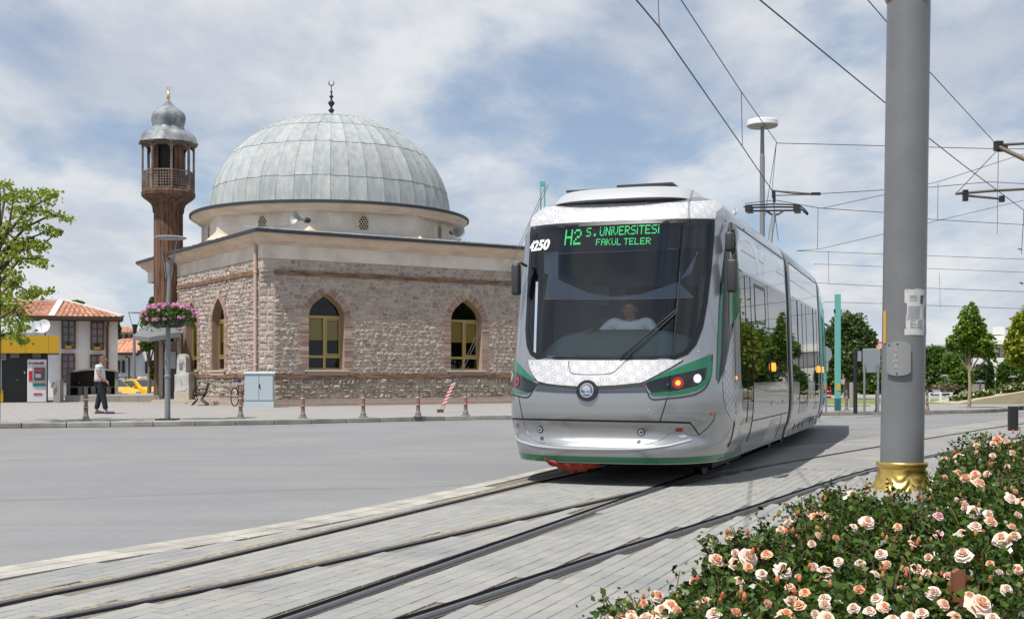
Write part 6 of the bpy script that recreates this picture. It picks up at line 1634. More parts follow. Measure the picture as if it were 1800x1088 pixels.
# ============================================================ RIGHT SIDE
m_tealp = mat('turquoise_mast_paint', (.12,.40,.36), .45, var=.08)
def mast(u, vb, vt, wpx, lab, slot=False, zt_=None):
    b_ = on(u, vb); s = b_.y/F; h = CH+(HY-vt)*s-.12; w_ = wpx*s
    t_ = thing('catenary_mast', lab, 'mast', b_, 0, 'turquoise catenary masts')
    if slot:
        for sx in (-1,1): mb = MB(); mb.box((sx*w_*.36,0,h/2),(w_*.28,w_,h)); mb.build('flange', m_tealp, t_)
        for z in (h-.06, h*.6, .2): mb = MB(); mb.box((0,0,z),(w_*.44,w_*.9,.12)); mb.build('web_plate', m_tealp, t_)
    else:
        mb = MB(); mb.box((0,0,h/2),(w_,w_,h)); bevel(mb.build('shaft', m_tealp, t_), .01)
        mb = MB(); mb.box((0,0,.2),(w_*1.03,w_*1.03,.4)); mb.build('dark_foot', mat('turquoise_dark', (.02,.12,.11), .5), t_)
        mb = MB(); mb.box((0,-w_*.52,(HY-680)*s+CH-.12),(w_*.6,.02,.22)); mb.build('number_plate', mat('orange_plate', (.65,.33,.02), .5), t_)
        for sx in (-1,1): mb = MB(); mb.box((sx*w_*.6,0,h-.55),(w_*.25,w_*.5,.12)); mb.build('bolt', m_gap, t_)
    return t_
mast(1472.5, 722, 517, 9, 'plain turquoise mast right of the tram in front of the chestnut-like tree')
mast(954, 727, 320, 9.5, 'slotted turquoise mast whose top shows above the left roof corner of the tram', True)
# disc mast behind tram
b_ = on(1340, 718); s = b_.y/F; zf = lambda v: CH+(HY-v)*s-.12
dm = thing('light_mast', 'tall light mast with white disc head behind the tram', 'light mast', b_)
mb = MB(); mb.tube([(0,0,0),(0,0,zf(275)),(0,0,zf(274.5)),(0,0,zf(222))], [.085,.085,.075,.06], 12); mb.build('pole', m_lampg, dm, smooth=40)
mb = MB(); rr_ = 27*s; mb.lathe([(0,zf(224)),(rr_*.2,zf(223)),(rr_*.9,zf(224)),(rr_,zf(222)),(rr_,zf(221))], 36); mb.build('disc_underside', mat('disc_under', (.33,.32,.28), .6), dm, smooth=40)
mb = MB(); mb.lathe([(rr_,zf(220.9)),(rr_*.99,zf(213.5)),(rr_*.93,zf(212)),(0,zf(211.5))], 36); mb.build('disc_top', m_wht, dm, smooth=40)
# ---- signs on right kerb
def pole_(nm, par, u, v0, v1, d, r, m, n=10):
    a, b = at(u,v0,d)-par.location, at(u,v1,d)-par.location; mb = MB(); mb.tube([a,b], r, n); return mb.build(nm, m, par, smooth=40)
b_ = on(1531, 725); sg = thing('road_sign', 'grey back of a square road sign on two poles', 'road sign', b_); d_ = b_.y
m_signb = mat('sign_back_grey', (.27,.31,.32), .5, .3)
a, b = at(1516.5,655,d_)-b_, at(1547.5,612.5,d_)-b_; mb = MB(); mb.box(((a.x+b.x)/2,0,(a.z+b.z)/2),(b.x-a.x,.03,b.z-a.z)); bevel(mb.build('panel', m_signb, sg), .05, 3)
for u in (1519.5,1543.5): pole_('pole', sg, u, 724.5, 640, d_-.06, .035, m_lampg)
b_ = on(1503, 727); sg2 = thing('sign_post', 'dark post with a small grey sign panel beside the big sign back', 'sign post', b_); d_ = b_.y
pole_('post', sg2, 1503.5, 727, 614, d_, .06, m_gap)
a, b = at(1507,635,d_)-b_, at(1514,617,d_)-b_; mb = MB(); mb.box(((a.x+b.x)/2,0,(a.z+b.z)/2),(b.x-a.x,.03,b.z-a.z)); mb.build('panel', m_signb, sg2)
b_ = on(1456, 727); sg3 = thing('road_sign', 'round-edged grey sign back half hidden behind the rear of the tram', 'road sign', b_); d_ = b_.y
mb = MB(); c_ = at(1447,623,d_)-b_; mb.lathe([(0,-.015),(.26,-.015),(.26,.015),(0,.015)], 20, c=tuple(c_), M=Matrix.Rotation(R(90),3,'X')); mb.build('round_panel', m_signb, sg3)
a, b = at(1445,653,d_)-b_, at(1456,636,d_)-b_; mb = MB(); mb.box(((a.x+b.x)/2,0,(a.z+b.z)/2),(b.x-a.x,.03,b.z-a.z)); mb.build('panel', m_signb, sg3); pole_('post', sg3, 1452, 727, 640, d_+.05, .03, m_lampg)
b_ = on(1460, 700); ad = thing('advert_flag', 'small red and white flag just behind the end of the tram', 'flag', b_)
for k in range(6): mb = MB(); a = at(1456.5+.6*(k%2),703-k*4,b_.y)-b_; mb.box(a,(.22,.05,.16)); mb.build('stripe', m_stR if k%2 else m_stW, ad)
b_ = on(1497,716); gp_ = thing('concrete_post', 'pale concrete post behind the dark sign post', 'post', b_); pole_('shaft', gp_, 1497.5, 716, 672, b_.y, .09, m_lst)
for i,(u,v) in enumerate(((1488,722),(1541,724))):
    c_ = copy_tree(b0, loc=on(u,v), label=('metal bollard with red bands between the turquoise mast and the dark sign post','metal bollard with red bands under the right leg of the big sign back')[i]); c_.scale = (.8,.8,.8)
# black post at right with chain/shadow
b_ = on(1782,757,0); bp = thing('black_post', 'square black post standing behind the roses at the right edge', 'post', b_)
mb = MB(); s = b_.y/F; h = (757-714)*s; mb.box((-.02,0,h/2),(.19,.13,h)); bevel(mb.build('shaft', mat('black_paint', (.015,.015,.017), .45), bp), .006)
for k in range(7): mb = MB(); mb.box((.055,-.068,h*(.15+.11*k)),(.05,.012,.03)); mb.build('rib', m_gap, bp)
# low grass strip, hedge wall, retaining wall, white posts
m_grass = mat('grass', (.10,.16,.03), .95, col2=(.20,.22,.07), vscale=.8, var=.3)
gs = []
def gpt(u, v, z=.12): p = gnd(u, v, z); return (p.x, p.y)
sheet('lawn', [gpt(1440,709.5,.125), gpt(1860,709.5,.125), gpt(1860,701,.125), gpt(1440,701,.125)], .126, m_grass)
sheet('lawn', [gpt(1440,714.5,.125), gpt(1530,714,.125), gpt(1530,712,.125), gpt(1440,712.5,.125)], .126, m_grass)
fw = thing('low_wall', 'low grey stone wall in front of the park hedge', 'wall', Vector((at(1600,700,75).x,75,.12)))
x0, x1 = at(1440,700,75).x-fw.location.x, at(1800,700,75).x-fw.location.x; k = 0; x = x0
m_lw = mat('low_wall_stone', (.33,.31,.27), .9, rnd=.2, var=.2)
while x < x1:
    mb = MB(); mb.box((x+.45,0,.30),(.88,.4,.6)); mb.build('block', m_lw, fw); x += .9
rail_ = thing('white_railing', 'low white rail with posts at the edge of the lawn', 'railing', Vector((at(1645,713,50).x,50,.12)))
for u in (1553,1590,1632,1653,1672): mb = MB(); a = at(u,714,50)-rail_.location; mb.box((a.x,0,.20),(.09,.09,.40)); mb.build('post', m_white_w, rail_)
mb = MB(); a, b = at(1550,706,50)-rail_.location, at(1675,706,50)-rail_.location; mb.bar((a.x,0,.41),(b.x,0,.41),.05,.035); mb.build('rail', m_white_w, rail_)
rw = thing('retaining_wall', 'beige retaining wall rising to the right with pale roses along its top', 'wall', Vector((at(1740,712,48).x,48,.12)))
P = [(1668,713.5),(1672,711.5),(1720,702),(1810,687),(1950,672),(1950,717),(1810,714.5)]
q = [at(u,v,48)-rw.location for u,v in P]; n = len(q); mb = MB(); mb.add([tuple(p) for p in q]+[(p.x,p.y+3,p.z) for p in q], [tuple(range(n))[::-1]]+[(i,(i+1)%n,n+(i+1)%n,n+i) for i in range(n)]); mb.build('wall', mat('beige_stone', (.42,.36,.26), .9, col2=(.35,.30,.22), vscale=.7, var=.15, stretch=(1,1,4)), rw)
mrw = leafmat('pale_rose', (.70,.55,.42), (.78,.72,.60), .2)
for i in range(16):
    u = 1678+i*9.5+random.uniform(-3,3); v = np.interp(u, [1668,1720,1810,1950],[712,702,687,672])-5
    t_ = blob_tree('rose_bush', 'small pale rose bush in the row on top of the beige retaining wall', 'rose bush', at(u, v+5, 48.8+random.random()), [(0,0,.16,.26,.26,.16)], 0, ml_mid, 700, .09, 'rose bushes on the retaining wall', trunk=False, seed=i)
    V, Q_ = leaves(np.array((0,0,.22))+rng.normal(size=(30,3))*np.array((.15,.18,.07)), .08, 1); npmesh('blossoms', V, Q_, mrw, t_, kind='stuff')
# ---- big white building at right
BW_ = thing('large_building', 'large white building with arched windows behind the park trees', 'building', Vector((at(1720,695,130).x,130,.12)), R(-14)); DD[BW_.name] = 130
m_bw = mat('white_facade', (.62,.62,.60), .85, var=.05)
hbox('wall',1560,1960,628,700,130,150,m_bw,BW_,BW_); hbox('wall_upper',1590,1960,606,628.3,130.6,150,m_bw,BW_,BW_)
hbox('tower_block',1735,1960,588,606,131,150,m_bw,BW_,BW_); hbox('roof_block',1745,1766,574,588,133,145,m_bw,BW_,BW_)
hbox('roof_edge',1585,1960,600,606.2,129.6,131,mat('roof_edge_pale',(.66,.66,.64),.8),BW_,BW_)
for i,u in enumerate((1650,1664,1680,1700,1716,1740,1760,1780)):
    wr = bpy.data.objects.new('window', None); COL.objects.link(wr); wr.parent = BW_
    a, b = lp(BW_,u-4.5,628,130.55), lp(BW_,u+4.5,610,130.55); w_ = b.x-a.x
    mb = MB(); mb.prism_y([(a.x,a.z)]+[(a.x+w_/2-w_/2*math.cos(t_), b.z-w_/2+w_/2*math.sin(t_)) for t_ in np.linspace(0,math.pi,9)]+[(b.x,a.z)], a.y-.1, a.y+.3); mb.build('arch_frame', mat('brown_arch', (.16,.09,.07), .7), wr)
    mb = MB(); w2 = w_*.32; mb.prism_y([(a.x+w_/2-w2,a.z)]+[(a.x+w_/2-w2*math.cos(t_), b.z-w_/2+w2*math.sin(t_)) for t_ in np.linspace(0,math.pi,9)]+[(a.x+w_/2+w2,a.z)], a.y-.16, a.y+.3); mb.build('pane', m_hpane, wr)
for u in (1700,1718,1736,1770,1790):
    for v in (640,662): hbox('window',u-3.5,u+3.5,v,v+13,129.9,130.2,MATS['dark_window'],BW_,BW_)
H4 = thing('building', 'far beige building with pink roof behind the square sign', 'building', Vector((at(1535,690,110).x,110,.12))); DD[H4.name] = 110
hbox('wall',1512,1580,612,700,110,118,mat('beige_render',(.42,.36,.30),.9),H4,H4); hbox('window',1540,1549,625,634,109.8,110.1,MATS['dark_window'],H4,H4)
tiled_roof('roof', (1508,613,109), (1584,613,109), (1570,598,114), (1518,598,114), 5, mat('pink_roof_tile',(.50,.24,.20),.85,rnd=.1), H4, H4)
hbox('chimney',1541,1552,596,601,112,113,m_bw,H4,H4)
# ---- trees on the right
tree_px('dense dark tree with pale blossom behind the turquoise mast', 1490, 58, [(1478,600,24,42),(1500,588,22,34),(1486,572,15,22),(1515,600,20,28),(1500,630,28,30),(1470,630,20,30),(1530,607,10,16),(1508,650,24,18)], leafmat('leaf_blossom_tree', (.03,.075,.012), (.15,.20,.07)), 26000, .16, .2, 21)
tree_px('slim young tree with yellow-green leaves and bare pale trunk standing on the far pavement', 1703.5, on(1703,717).y, [(1705,600,18,30),(1716,580,20,26),(1702,558,14,22),(1710,540,8,12),(1690,590,16,20),(1730,605,16,20),(1745,618,10,14),(1670,600,10,12),(1680,610,14,12),(1712,620,16,12),(1738,628,12,10),(1700,575,16,22)], ml_yel if False else leafmat('leaf_bright_green', (.07,.15,.012), (.25,.36,.04), .4), 7500, .11, .07, 22, mt=mat('pale_bark', (.30,.24,.16), .9, var=.3))
tree_px('yellow-green tree cut by the right edge of the photo', 1812, 43, [(1800,580,22,30),(1790,610,24,22),(1812,560,22,22),(1775,600,12,12),(1780,582,12,10),(1800,632,20,14),(1830,590,30,40),(1778,622,12,10),(1770,607,8,6)], leafmat('leaf_yellow_edge', (.13,.20,.012), (.42,.46,.05), .4), 11000, .13, .1, 23)
for i,(lab,u,d,l) in enumerate((('mid green park tree just right of the big grey pole', 1642, 72, [(1638,630,16,18),(1650,622,14,14),(1655,648,20,24),(1636,660,14,24),(1672,645,14,18),(1660,672,20,20),(1640,685,16,14)]),
    ('round green park tree behind the young tree', 1682, 70, [(1680,640,18,18),(1688,662,18,20),(1672,675,16,18),(1694,640,10,12)]),
    ('dark olive park tree to the right of the pale trunk', 1725, 76, [(1722,662,16,14),(1732,650,10,10),(1712,668,10,12),(1735,680,14,12)]),
    ('dark narrow conifer beside the olive tree in the park', 1741, 74, [(1741,660,5,22),(1741,680,6,18)]),
    ('green park tree under the yellow-green tree at the right edge', 1775, 70, [(1768,655,16,18),(1782,640,14,14),(1790,665,16,20),(1765,675,14,14),(1800,650,14,20)]),
    ('dark green park tree behind the square sign back', 1545, 72, [(1545,665,20,22),(1560,645,14,18),(1530,680,20,16),(1570,675,14,20),(1585,655,14,24)]),
    ('low dark tree behind the end of the tram', 1455, 70, [(1455,660,20,24),(1440,670,20,22),(1462,685,16,14)]))):
    tree_px(lab, u, d, l, (ml_mid, leafmat('leaf_fresh', (.05,.12,.012),(.16,.26,.035)), ml_dark, ml_dark, ml_mid, ml_mid, ml_mid)[i], 12000, .17, .1, 30+i)
for i in range(11):
    u = 1450+i*35; tree_px('clipped dark green hedge bush behind the low park wall', u, 78, [(u,694,19,10),(u+12,690,14,9)], ml_dark, 2600, .16, .02, 50+i, group='hedge bushes', trunk=False)
# trees standing just right of the frame (the tram windows mirror them)
for i,(x,y,h,r) in enumerate(((20.4,40,8.5,2.2),(22.6,44,9,2.4),(25.0,48,9,2.7),(28.2,52.5,9.5,3.0),(32.5,58,11,3.5),(19.0,34.5,7.5,2.0),(38,66,12,4),(25,42,9,2.8),(29,48,10,3.2),(22.5,37,8.5,2.5),(26.4,57,4.5,2.0),(30,63,4.6,2.1),(28.8,59,4.5,2.0),(33.2,70,5,2.6))):
    l = [(0,0,h*.55,r,r,h*.36),(r*.4,0,h*.8,r*.6,r*.6,h*.17),(-r*.5,.3,h*.5,r*.6,r*.6,h*.2),(0,-r*.4,h*.45,r*.7,r*.6,h*.18)]
    blob_tree('tree', 'park tree standing just beyond the right edge of the view', 'tree', Vector((x,y,.12)), l, .16, ml_mid if i%2 else MATS['leaf_fresh'], 11000, .22, 'park trees beyond the right edge', seed=70+i)
# billboard, distant lamps, bus
bb = thing('billboard', 'dark blue billboard with white lettering low among the park trees', 'billboard', Vector((at(1653,690,68).x,68,.12))); DD[bb.name] = 68
hbox('panel',1638.5,1660,682,699,68,68.15,mat('navy_board',(.015,.02,.09),.5),bb,bb)
for u in (1641,1657): hbox('leg',u-.6,u+.6,698,703,68.02,68.1,m_gap,bb,bb)
for tx_, v, sz in (('NE VARSA', 686.5, .17), ('ALDIN', 690.5, .17)):
    pass
mb = MB(); 
for k,(v,w0,w1) in enumerate(((686,1640,1653),(689,1643,1656),(692,1641,1655))):
    for j in range(6):
        a = lp(bb, w0+(w1-w0)*j/6, v, 67.98); mb.box(a,(.05,.01,.07+.03*((j*7+k)%2)))
mb.build('white_lettering', m_wht, bb, kind='stuff')
for i,(u,v0,v1) in enumerate(((1661,706,662),(1781,700,664),(1723,706,672))):
    b_ = at(u,v0,66+i); b_.z = .12; t_ = thing('park_lamp', ('short park lamp beside the navy billboard','short park lamp behind the pale roses at the right edge','short park lamp right of the young tree trunk')[i], 'park lamp', b_, 0, 'park lamps'); h = at(u,v1,66+i).z-.12
    mb = MB(); mb.tube([(0,0,0),(0,0,h)], .05, 6); mb.build('pole', m_lampg, t_); mb = MB(); mb.lathe([(.25,h),(.28,h+.05),(.05,h+.12)], 10); mb.build('head', m_lampg, t_)
    if i < 2:
        P = np.array((0,0,h*.48))+rng.normal(size=(240,3))*np.array((.33,.33,.12)); V, Q_ = leaves(P, .12, 1); npmesh('flower_basket', V, Q_, leafmat('basket_mix', (.25,.10,.10),(.12,.20,.05)), t_, kind='stuff')
bu = thing('bus', 'white bus roof and dark windows passing behind the retaining wall', 'bus', Vector((at(1780,700,95).x,95,.12))); DD[bu.name] = 95
hbox('body',1745,1830,684,700,95,97.4,m_wht,bu,bu); hbox('window_band',1747,1830,688,694,94.95,95,m_cgl if False else MATS['dark_window'],bu,bu)
hbox('roof_line',1745,1830,681.5,684,95.2,97.2,m_wht,bu,bu)

# ============================================================ OVERHEAD LINES
m_wire = mat('overhead_wire', (.03,.028,.03), .5, .4)
def wire(lab, P, r=.008, cat='overhead wire', grp='overhead tram wires', sag=0):
    P = [Vector(p) for p in P]; t_ = MB(); t_.tube(P, r, 5); o = t_.build('overhead_wire', m_wire); return props(o, lab, cat, grp)
def W_(u, v, z): d = (z-CH)*F/(HY-v); return at(u, v, d)
zc, zm = 5.3, 6.2
c1 = [(0.2,7.5,zc), W_(1118,0,zc), W_(1160,50,zc), W_(1303,255,zc), W_(1357,335,zc), (8.0,36,zc)]
m1 = [(0.9,8.5,zm+.25), W_(1197,0,zm+.05), W_(1303,162,zm), W_(1365,250,zm+.1), (7.6,36,zm-.15)]
c2 = [(1.4,7.3,zc), W_(1335,0,zc), W_(1557,182,zc), W_(1635,245,zc), W_(1690,288,zc), W_(1800,370,zc), (17,40,zc)]
m2_ = [(2.9,8.6,zm+.25), W_(1525,0,zm+.05), W_(1636,129,zm), W_(1755,258,zm+.1), (17,42,zm)]
wire('contact wire coming down to the pantograph above the tram', c1, .0095); wire('upper carrier wire above the tram ending at the span wire left of the pole', m1)
wire('contact wire crossing behind the big pole to the steady arm at right', c2, .0095); wire('upper carrier wire entering at the top beside the big pole and running right', m2_)
dr = [(W_(1157,0,zm+.2), W_(1159,50,zc)), (W_(1303,162,zm), W_(1305,256,zc)), (W_(1365,250,zm+.1), W_(1357,335,zc))]
for i,(a,b) in enumerate(dr): wire(('short dropper wire at the top edge above the tram','dropper wire hanging just left of the disc light mast','dropper wire right of the disc light mast above the pantograph')[i], [a,b], .006, 'dropper wire', 'dropper wires')
A1, A2 = W_(1365,252,zm+.1), W_(1755,262,zm+.1)
wire('taut span wire from the carrier wire to the bracket at the right edge', [A1, at(1450,254,A1.y+.3), at(1635,259,A2.y-.6), A2, at(1830,262.5,27)], .008)
B1 = W_(1357,335,zc)
wire('span wire leaving the contact wire rightwards behind the big pole', [B1, at(1440,341,26.6), at(1557,334,27.5), at(1640,329,28), at(1740,320,29), at(1830,325,30)], .008)
wire('lower span wire sloping up to the right across the far sky', [at(1310,358,27), at(1362,352,27), at(1440,366,28), at(1560,374,30), at(1640,386,31), at(1830,397,34)], .008)
wire('thin wire rising right from the small clamp behind the pole', [at(1446,366,28), at(1557,342,28), at(1652,319,28), at(1780,277,28), at(1830,262,28)], .007)
wire('thin wire from behind the tram rising to the right edge', [at(1400,441,33), at(1440,438,33), at(1556,411,33), at(1640,390,33), at(1830,345,33)], .007)
wire('nearly level wire low in the sky above the turquoise mast', [at(1400,441,36), at(1560,447,36), at(1830,457,36)], .007)
wire('long level wire in the lower sky, third from the bottom', [at(1430,497,44), at(1560,504,44), at(1830,514,44)], .009)
wire('long level wire in the lower sky, second from the bottom', [at(1430,530,46), at(1560,534,46), at(1830,544,46)], .009)
wire('long level wire in the lower sky just above the trees', [at(1430,464,40), at(1830,480,40)], .007)
for i,(u,v0,v1,d) in enumerate(((1648,385,322,28),(1437,438,366,28),(1456,441,500,38),(1652,507,540,44),(1651,480,505,42))): wire(('thin dropper just right of the big pole between two sloping wires','thin dropper left of the big pole hanging under the pantograph wire','thin dropper above the turquoise mast between level wires','lowest thin dropper right of the big pole','thin dropper right of the big pole in the lowest wires')[i], [at(u,v0,d), at(u+1,v1,d)], .006, 'dropper wire', 'far droppers')
# steady arms and brackets
def arm(lab, P, r, extra=()):
    t_ = thing('steady_arm', lab, 'wire bracket', P[0], 0, 'catenary brackets'); mb = MB(); mb.tube([Vector(p)-Vector(P[0]) for p in P], r, 8); mb.build('tube', mat('bracket_grey', (.13,.105,.085), .6, .3), t_, smooth=50)
    for (c_, s_) in extra: mb = MB(); mb.box(Vector(c_)-Vector(P[0]), s_); mb.build('clamp', m_pan, t_)
    return t_
arm('insulated steady arm just above the pantograph, brown rods', [at(1357,335,26.2), at(1392,340,26.2), at(1440,341,26.2)], .018, [(at(1360,342,26.2),(.07,.07,.14)),(at(1434,341,26.2),(.2,.06,.06)),(at(1361,350,26.2),(.05,.05,.16))])
arm('lower brown rod of the insulated steady arm', [at(1359,344,26.2), at(1436,342,26.2)], .012)
arm('thick bracket tube running off the right edge at the upper span wire', [at(1754,258,26), at(1830,294,25)], .05, [(at(1755,257,26),(.16,.16,.2)),(at(1762,262,26),(.2,.1,.12))])
arm('thin bracket rod above the thick tube at the right edge', [at(1760,255,26), at(1830,251,26)], .03)
arm('steady arm below it reaching from the right edge to the contact wire', [at(1680,341,27), at(1740,336,27), at(1830,331,27)], .03, [(at(1697,344,27),(.1,.1,.25))])
arm('short registration rod hanging under the steady arm', [at(1697,344,27), at(1762,350,27)], .028, [(at(1761,350,27),(.1,.1,.14))])
wire('thin stay from the upper bracket down to the steady arm', [at(1754,264,26.5), at(1681,340,27)], .008)

# ============================================================ THE BIG POLE
PDI = 8.4; bpz = .30
pb = at(1584,812,PDI); s = PDI/F
gold = mat('gold_paint', (.66,.47,.13), .32, .9, var=.25, vscale=14, bump=.25, bscale=14)
P_ = thing('big_pole', 'thick grey steel pole with acanthus gold base, stickers and riveted plate in the foreground', 'pole', Vector((pb.x-.01, PDI, bpz)))
zt2 = lambda v: CH+(HY-v)*s-bpz
tilt = (at(1597.5,0,PDI).x-at(1585.5,812,PDI).x)/(zt2(0)-zt2(812)); x0_ = at(1585.5,812,PDI).x-P_.location.x
rp = .1465
zs_ = [zt2(816), zt2(400), zt2(4), zt2(-60), zt2(-900)]
def pole_pt(z, a, r): return Vector((x0_+tilt*(z-zt2(812))+r*math.cos(a), r*math.sin(a), z))
def ringsurf(nm, zr, m, n=48, par=P_, rfun=None):
    vs = []; 
    for (z, r) in zr: vs += [pole_pt(z, 2*math.pi*k/n, r*(rfun(2*math.pi*k/n, z) if rfun else 1)) for k in range(n)]
    fs = [(i*n+k, i*n+(k+1)%n, (i+1)*n+(k+1)%n, (i+1)*n+k) for i in range(len(zr)-1) for k in range(n)]
    mb = MB(); mb.add(vs, fs); return mb.build(nm, m, par, smooth=50)
m_pole = mat('pole_grey_paint', (.19,.195,.205), .42, .15, col2=(.165,.17,.178), vscale=2.5, var=.05, bump=.05, bscale=60, coat=.15)
ringsurf('shaft', [(zs_[0],rp),(zs_[1],rp),(zs_[2],rp)], m_pole, 64)
ringsurf('upper_shaft', [(zs_[2],rp*.97),(zt2(-900),rp*.9)], m_pole, 48)
ringsurf('gold_band', [(zt2(3),rp),(zt2(2),rp*1.05),(zt2(-3),rp*1.12),(zt2(-14),rp*1.14),(zt2(-22),rp*1.0)], gold)
# acanthus base: flared with leaf relief
def leafr(a, z):
    h = (z-zt2(872))/(zt2(822)-zt2(872)); h = min(max(h,0),1); k = a*4/math.pi*1.0
    f = abs(math.sin(4*a)); tip = abs(((h*1.0+.35*f) % .5)-.25)*4
    return 1+.075*f*math.sin(h*math.pi)+.03*math.sin(h*20+f*7)*math.sin(min(1,h*1.2)*math.pi)
zr = [(zt2(811.5),rp*1.0),(zt2(811),rp*1.16),(zt2(812.5),rp*1.185),(zt2(818),rp*1.19),(zt2(820),rp*1.14),(zt2(822),rp*1.09)]
for v in range(824, 876, 2):
    h = (v-822)/50; zr.append((zt2(v), rp*(1.10-.03*math.sin(h*math.pi)+.62*max(0,h-.15)**1.45)))
zr += [(zt2(880),rp*1.62),(zt2(884),rp*1.66),(zt2(900),rp*1.66)]
ringsurf('gold_base', zr, gold, 128, rfun=leafr)
mb = MB(); mb.lathe([(.32,-.05),(.32,.10),(.26,.16),(0,.16)], 8, c=(x0_,0,0)); mb.build('plinth', m_lst, P_)
def on_pole(P, r, th, nm, m, par=P_):
    """flat shape in photo pixels wrapped on the shaft"""
    mb = MB(); tri = geometry.tessellate_polygon([[Vector((u,v,0)) for u,v in P]])
    bm = bmesh.new(); vs = [bm.verts.new((u,v,0)) for u,v in P]
    for t3 in tri:
        try: bm.faces.new([vs[i] for i in t3])
        except Exception: pass
    for k in range(int(min(p[0] for p in P))//3*3, int(max(p[0] for p in P))+3, 3): bmesh.ops.bisect_plane(bm, geom=bm.faces[:]+bm.edges[:]+bm.verts[:], plane_co=(k,0,0), plane_no=(1,0,0), dist=1e-4)
    bm.verts.index_update(); V = []; n = len(bm.verts)
    for rr2 in (r+th, r-.002):
        for v_ in bm.verts:
            z = zt2(v_.co.y); xc = at(1585.5+(812-v_.co.y)*12/812, v_.co.y, PDI).x; x = (v_.co.x-CX)*s-xc
            for _k in range(4): x = (v_.co.x-CX)/F*(PDI-math.sqrt(max(0,rp*rp-x*x)))-xc; x = max(-rp*.999, min(rp*.999, x))
            x = max(-rp*.995, min(rp*.995, x)); a = math.acos(x/rp); V.append(pole_pt(z, -a, rr2))
    fs = [tuple(v_.index for v_ in f.verts) for f in bm.faces]; e_ = [(e.verts[0].index, e.verts[1].index) for e in bm.edges if len(e.link_faces) == 1]
    fs += [(a, b, n+b, n+a) for a, b in e_]; bm.free(); mb.add(V, fs); return mb.build(nm, m, par)
pl = [(1561,674)]+[]
pl = []
for k in range(9): a = math.pi-k*math.pi/8; pl.append((1580.5+19*math.cos(a)*1.0, 609-8.5*math.sin(a)))
for k in range(9): a = -k*math.pi/8; pl.append((1580.5+19*math.cos(a), 652-8.5*math.sin(a)))
m_plate = mat('cast_plate_grey', (.26,.265,.265), .45, .2, var=.08, vscale=10)
on_pole(pl, rp, .022, 'plate', m_plate)
for (u,v) in ((1579,605.5),(1578,656.5),(1566,607)): on_pole([(u+1.3*math.cos(a),v+1.3*math.sin(a)) for a in np.linspace(0,2*math.pi,8,endpoint=False)], rp, .025, 'rivet', m_gap)
# vertical raised lettering on the plate
for i,ch in enumerate('SEHA'):
    vs_, fs_ = text_mesh(ch, .036, .001); zc_ = zt2(616+i*9.5); mb = MB(); V = []
    for p in vs_: V.append(pole_pt(zc_+p.y*.9+0*p.x, -math.acos(max(-1,min(1,((1579-CX)/F*(PDI-rp)-at(1588,630,PDI).x+p.x)/rp))), rp+.0245))
    mb.add(V, fs_); mb.build('letter', m_wht if False else mat('plate_letter', (.36,.365,.37), .4), P_)
# torn paper sticker
m_paper = mat('torn_paper', (.56,.56,.55), .9, col2=(.36,.365,.37), vscale=30, var=.25, cutoff=(.5,.7)); m_pgrey = mat('paper_print', (.30,.31,.33), .9, var=.4, vscale=40); m_paperd = mat('paper_torn_dark', (.09,.095,.11), .9)
on_pole([(1590,512),(1596,510.5),(1603,512),(1612,510),(1622,511),(1628.5,512),(1628.4,538),(1626,536),(1623,542),(1622.5,556),(1624,566),(1627.5,561),(1627.3,590),(1590,590),(1590,579.5),(1592.5,579),(1592,560),(1594,553),(1594.5,542),(1593.5,535),(1590,534.5)], rp, .0022, 'sticker', m_paper)
on_pole([(1597,540),(1617,540),(1615,562),(1596,563)], rp, .003, 'sticker_print', m_pgrey); on_pole([(1617.5,521),(1623,521),(1621,536),(1617,535)], rp, .003, 'sticker_tear', m_paperd); on_pole([(1599,522),(1611,521),(1612,527),(1599,528)], rp, .003, 'sticker_print', m_pgrey)
on_pole([(1598,530),(1613,529.5),(1613,531),(1598,531.5)], rp, .003, 'sticker_print', m_pgrey)
for i,ch in enumerate('ES'):
    vs_, fs_ = text_mesh(ch, .082, .002); mb = MB(); V = []
    for p in vs_: V.append(pole_pt(zt2(572)+p.y, -math.acos(max(-.99,min(.99,((1603+i*14-CX)/F*(PDI-rp*.9)-at(1589,572,PDI).x+p.x)/rp))), rp+.0035))
    mb.add(V, fs_); mb.build('sticker_letter', m_pgrey, P_)
on_pole([(1553.4,547),(1555.0,547),(1554.4,603),(1552.8,603)], rp, .006, 'orange_strip', mat('orange_tape', (.62,.34,.05), .6))

# ============================================================ PEOPLE
m_skin = mat('skin', (.36,.18,.12), .55); m_hair = mat('grey_hair', (.09,.08,.07), .8)
def shirt_mat(name, c1, band=None):
    if name in MATS: return MATS[name]
    m = bpy.data.materials.new(name); m.use_nodes = True; MATS[name] = m; t = NT(m.node_tree); b = t.n['Principled BSDF']; b.inputs['Roughness'].default_value = .9
    sp = t.new('ShaderNodeSeparateXYZ'); t.link(t.new('ShaderNodeTexCoord').outputs['Object'], sp.inputs[0])
    fr = t.math('FRACT', t.math('MULTIPLY', sp.outputs[2], 22)); k = t.math('GREATER_THAN', fr, .6)
    c = t.mixc(t.math('MULTIPLY', k, .35), c1, (.35,.40,.55))
    if band:
        g = t.math('LESS_THAN', t.math('ABSOLUTE', t.math('SUBTRACT', sp.outputs[2], band)), .018); c = t.mixc(g, c, (.10,.42,.42))
    t.link(c, b.inputs['Base Color']); return m
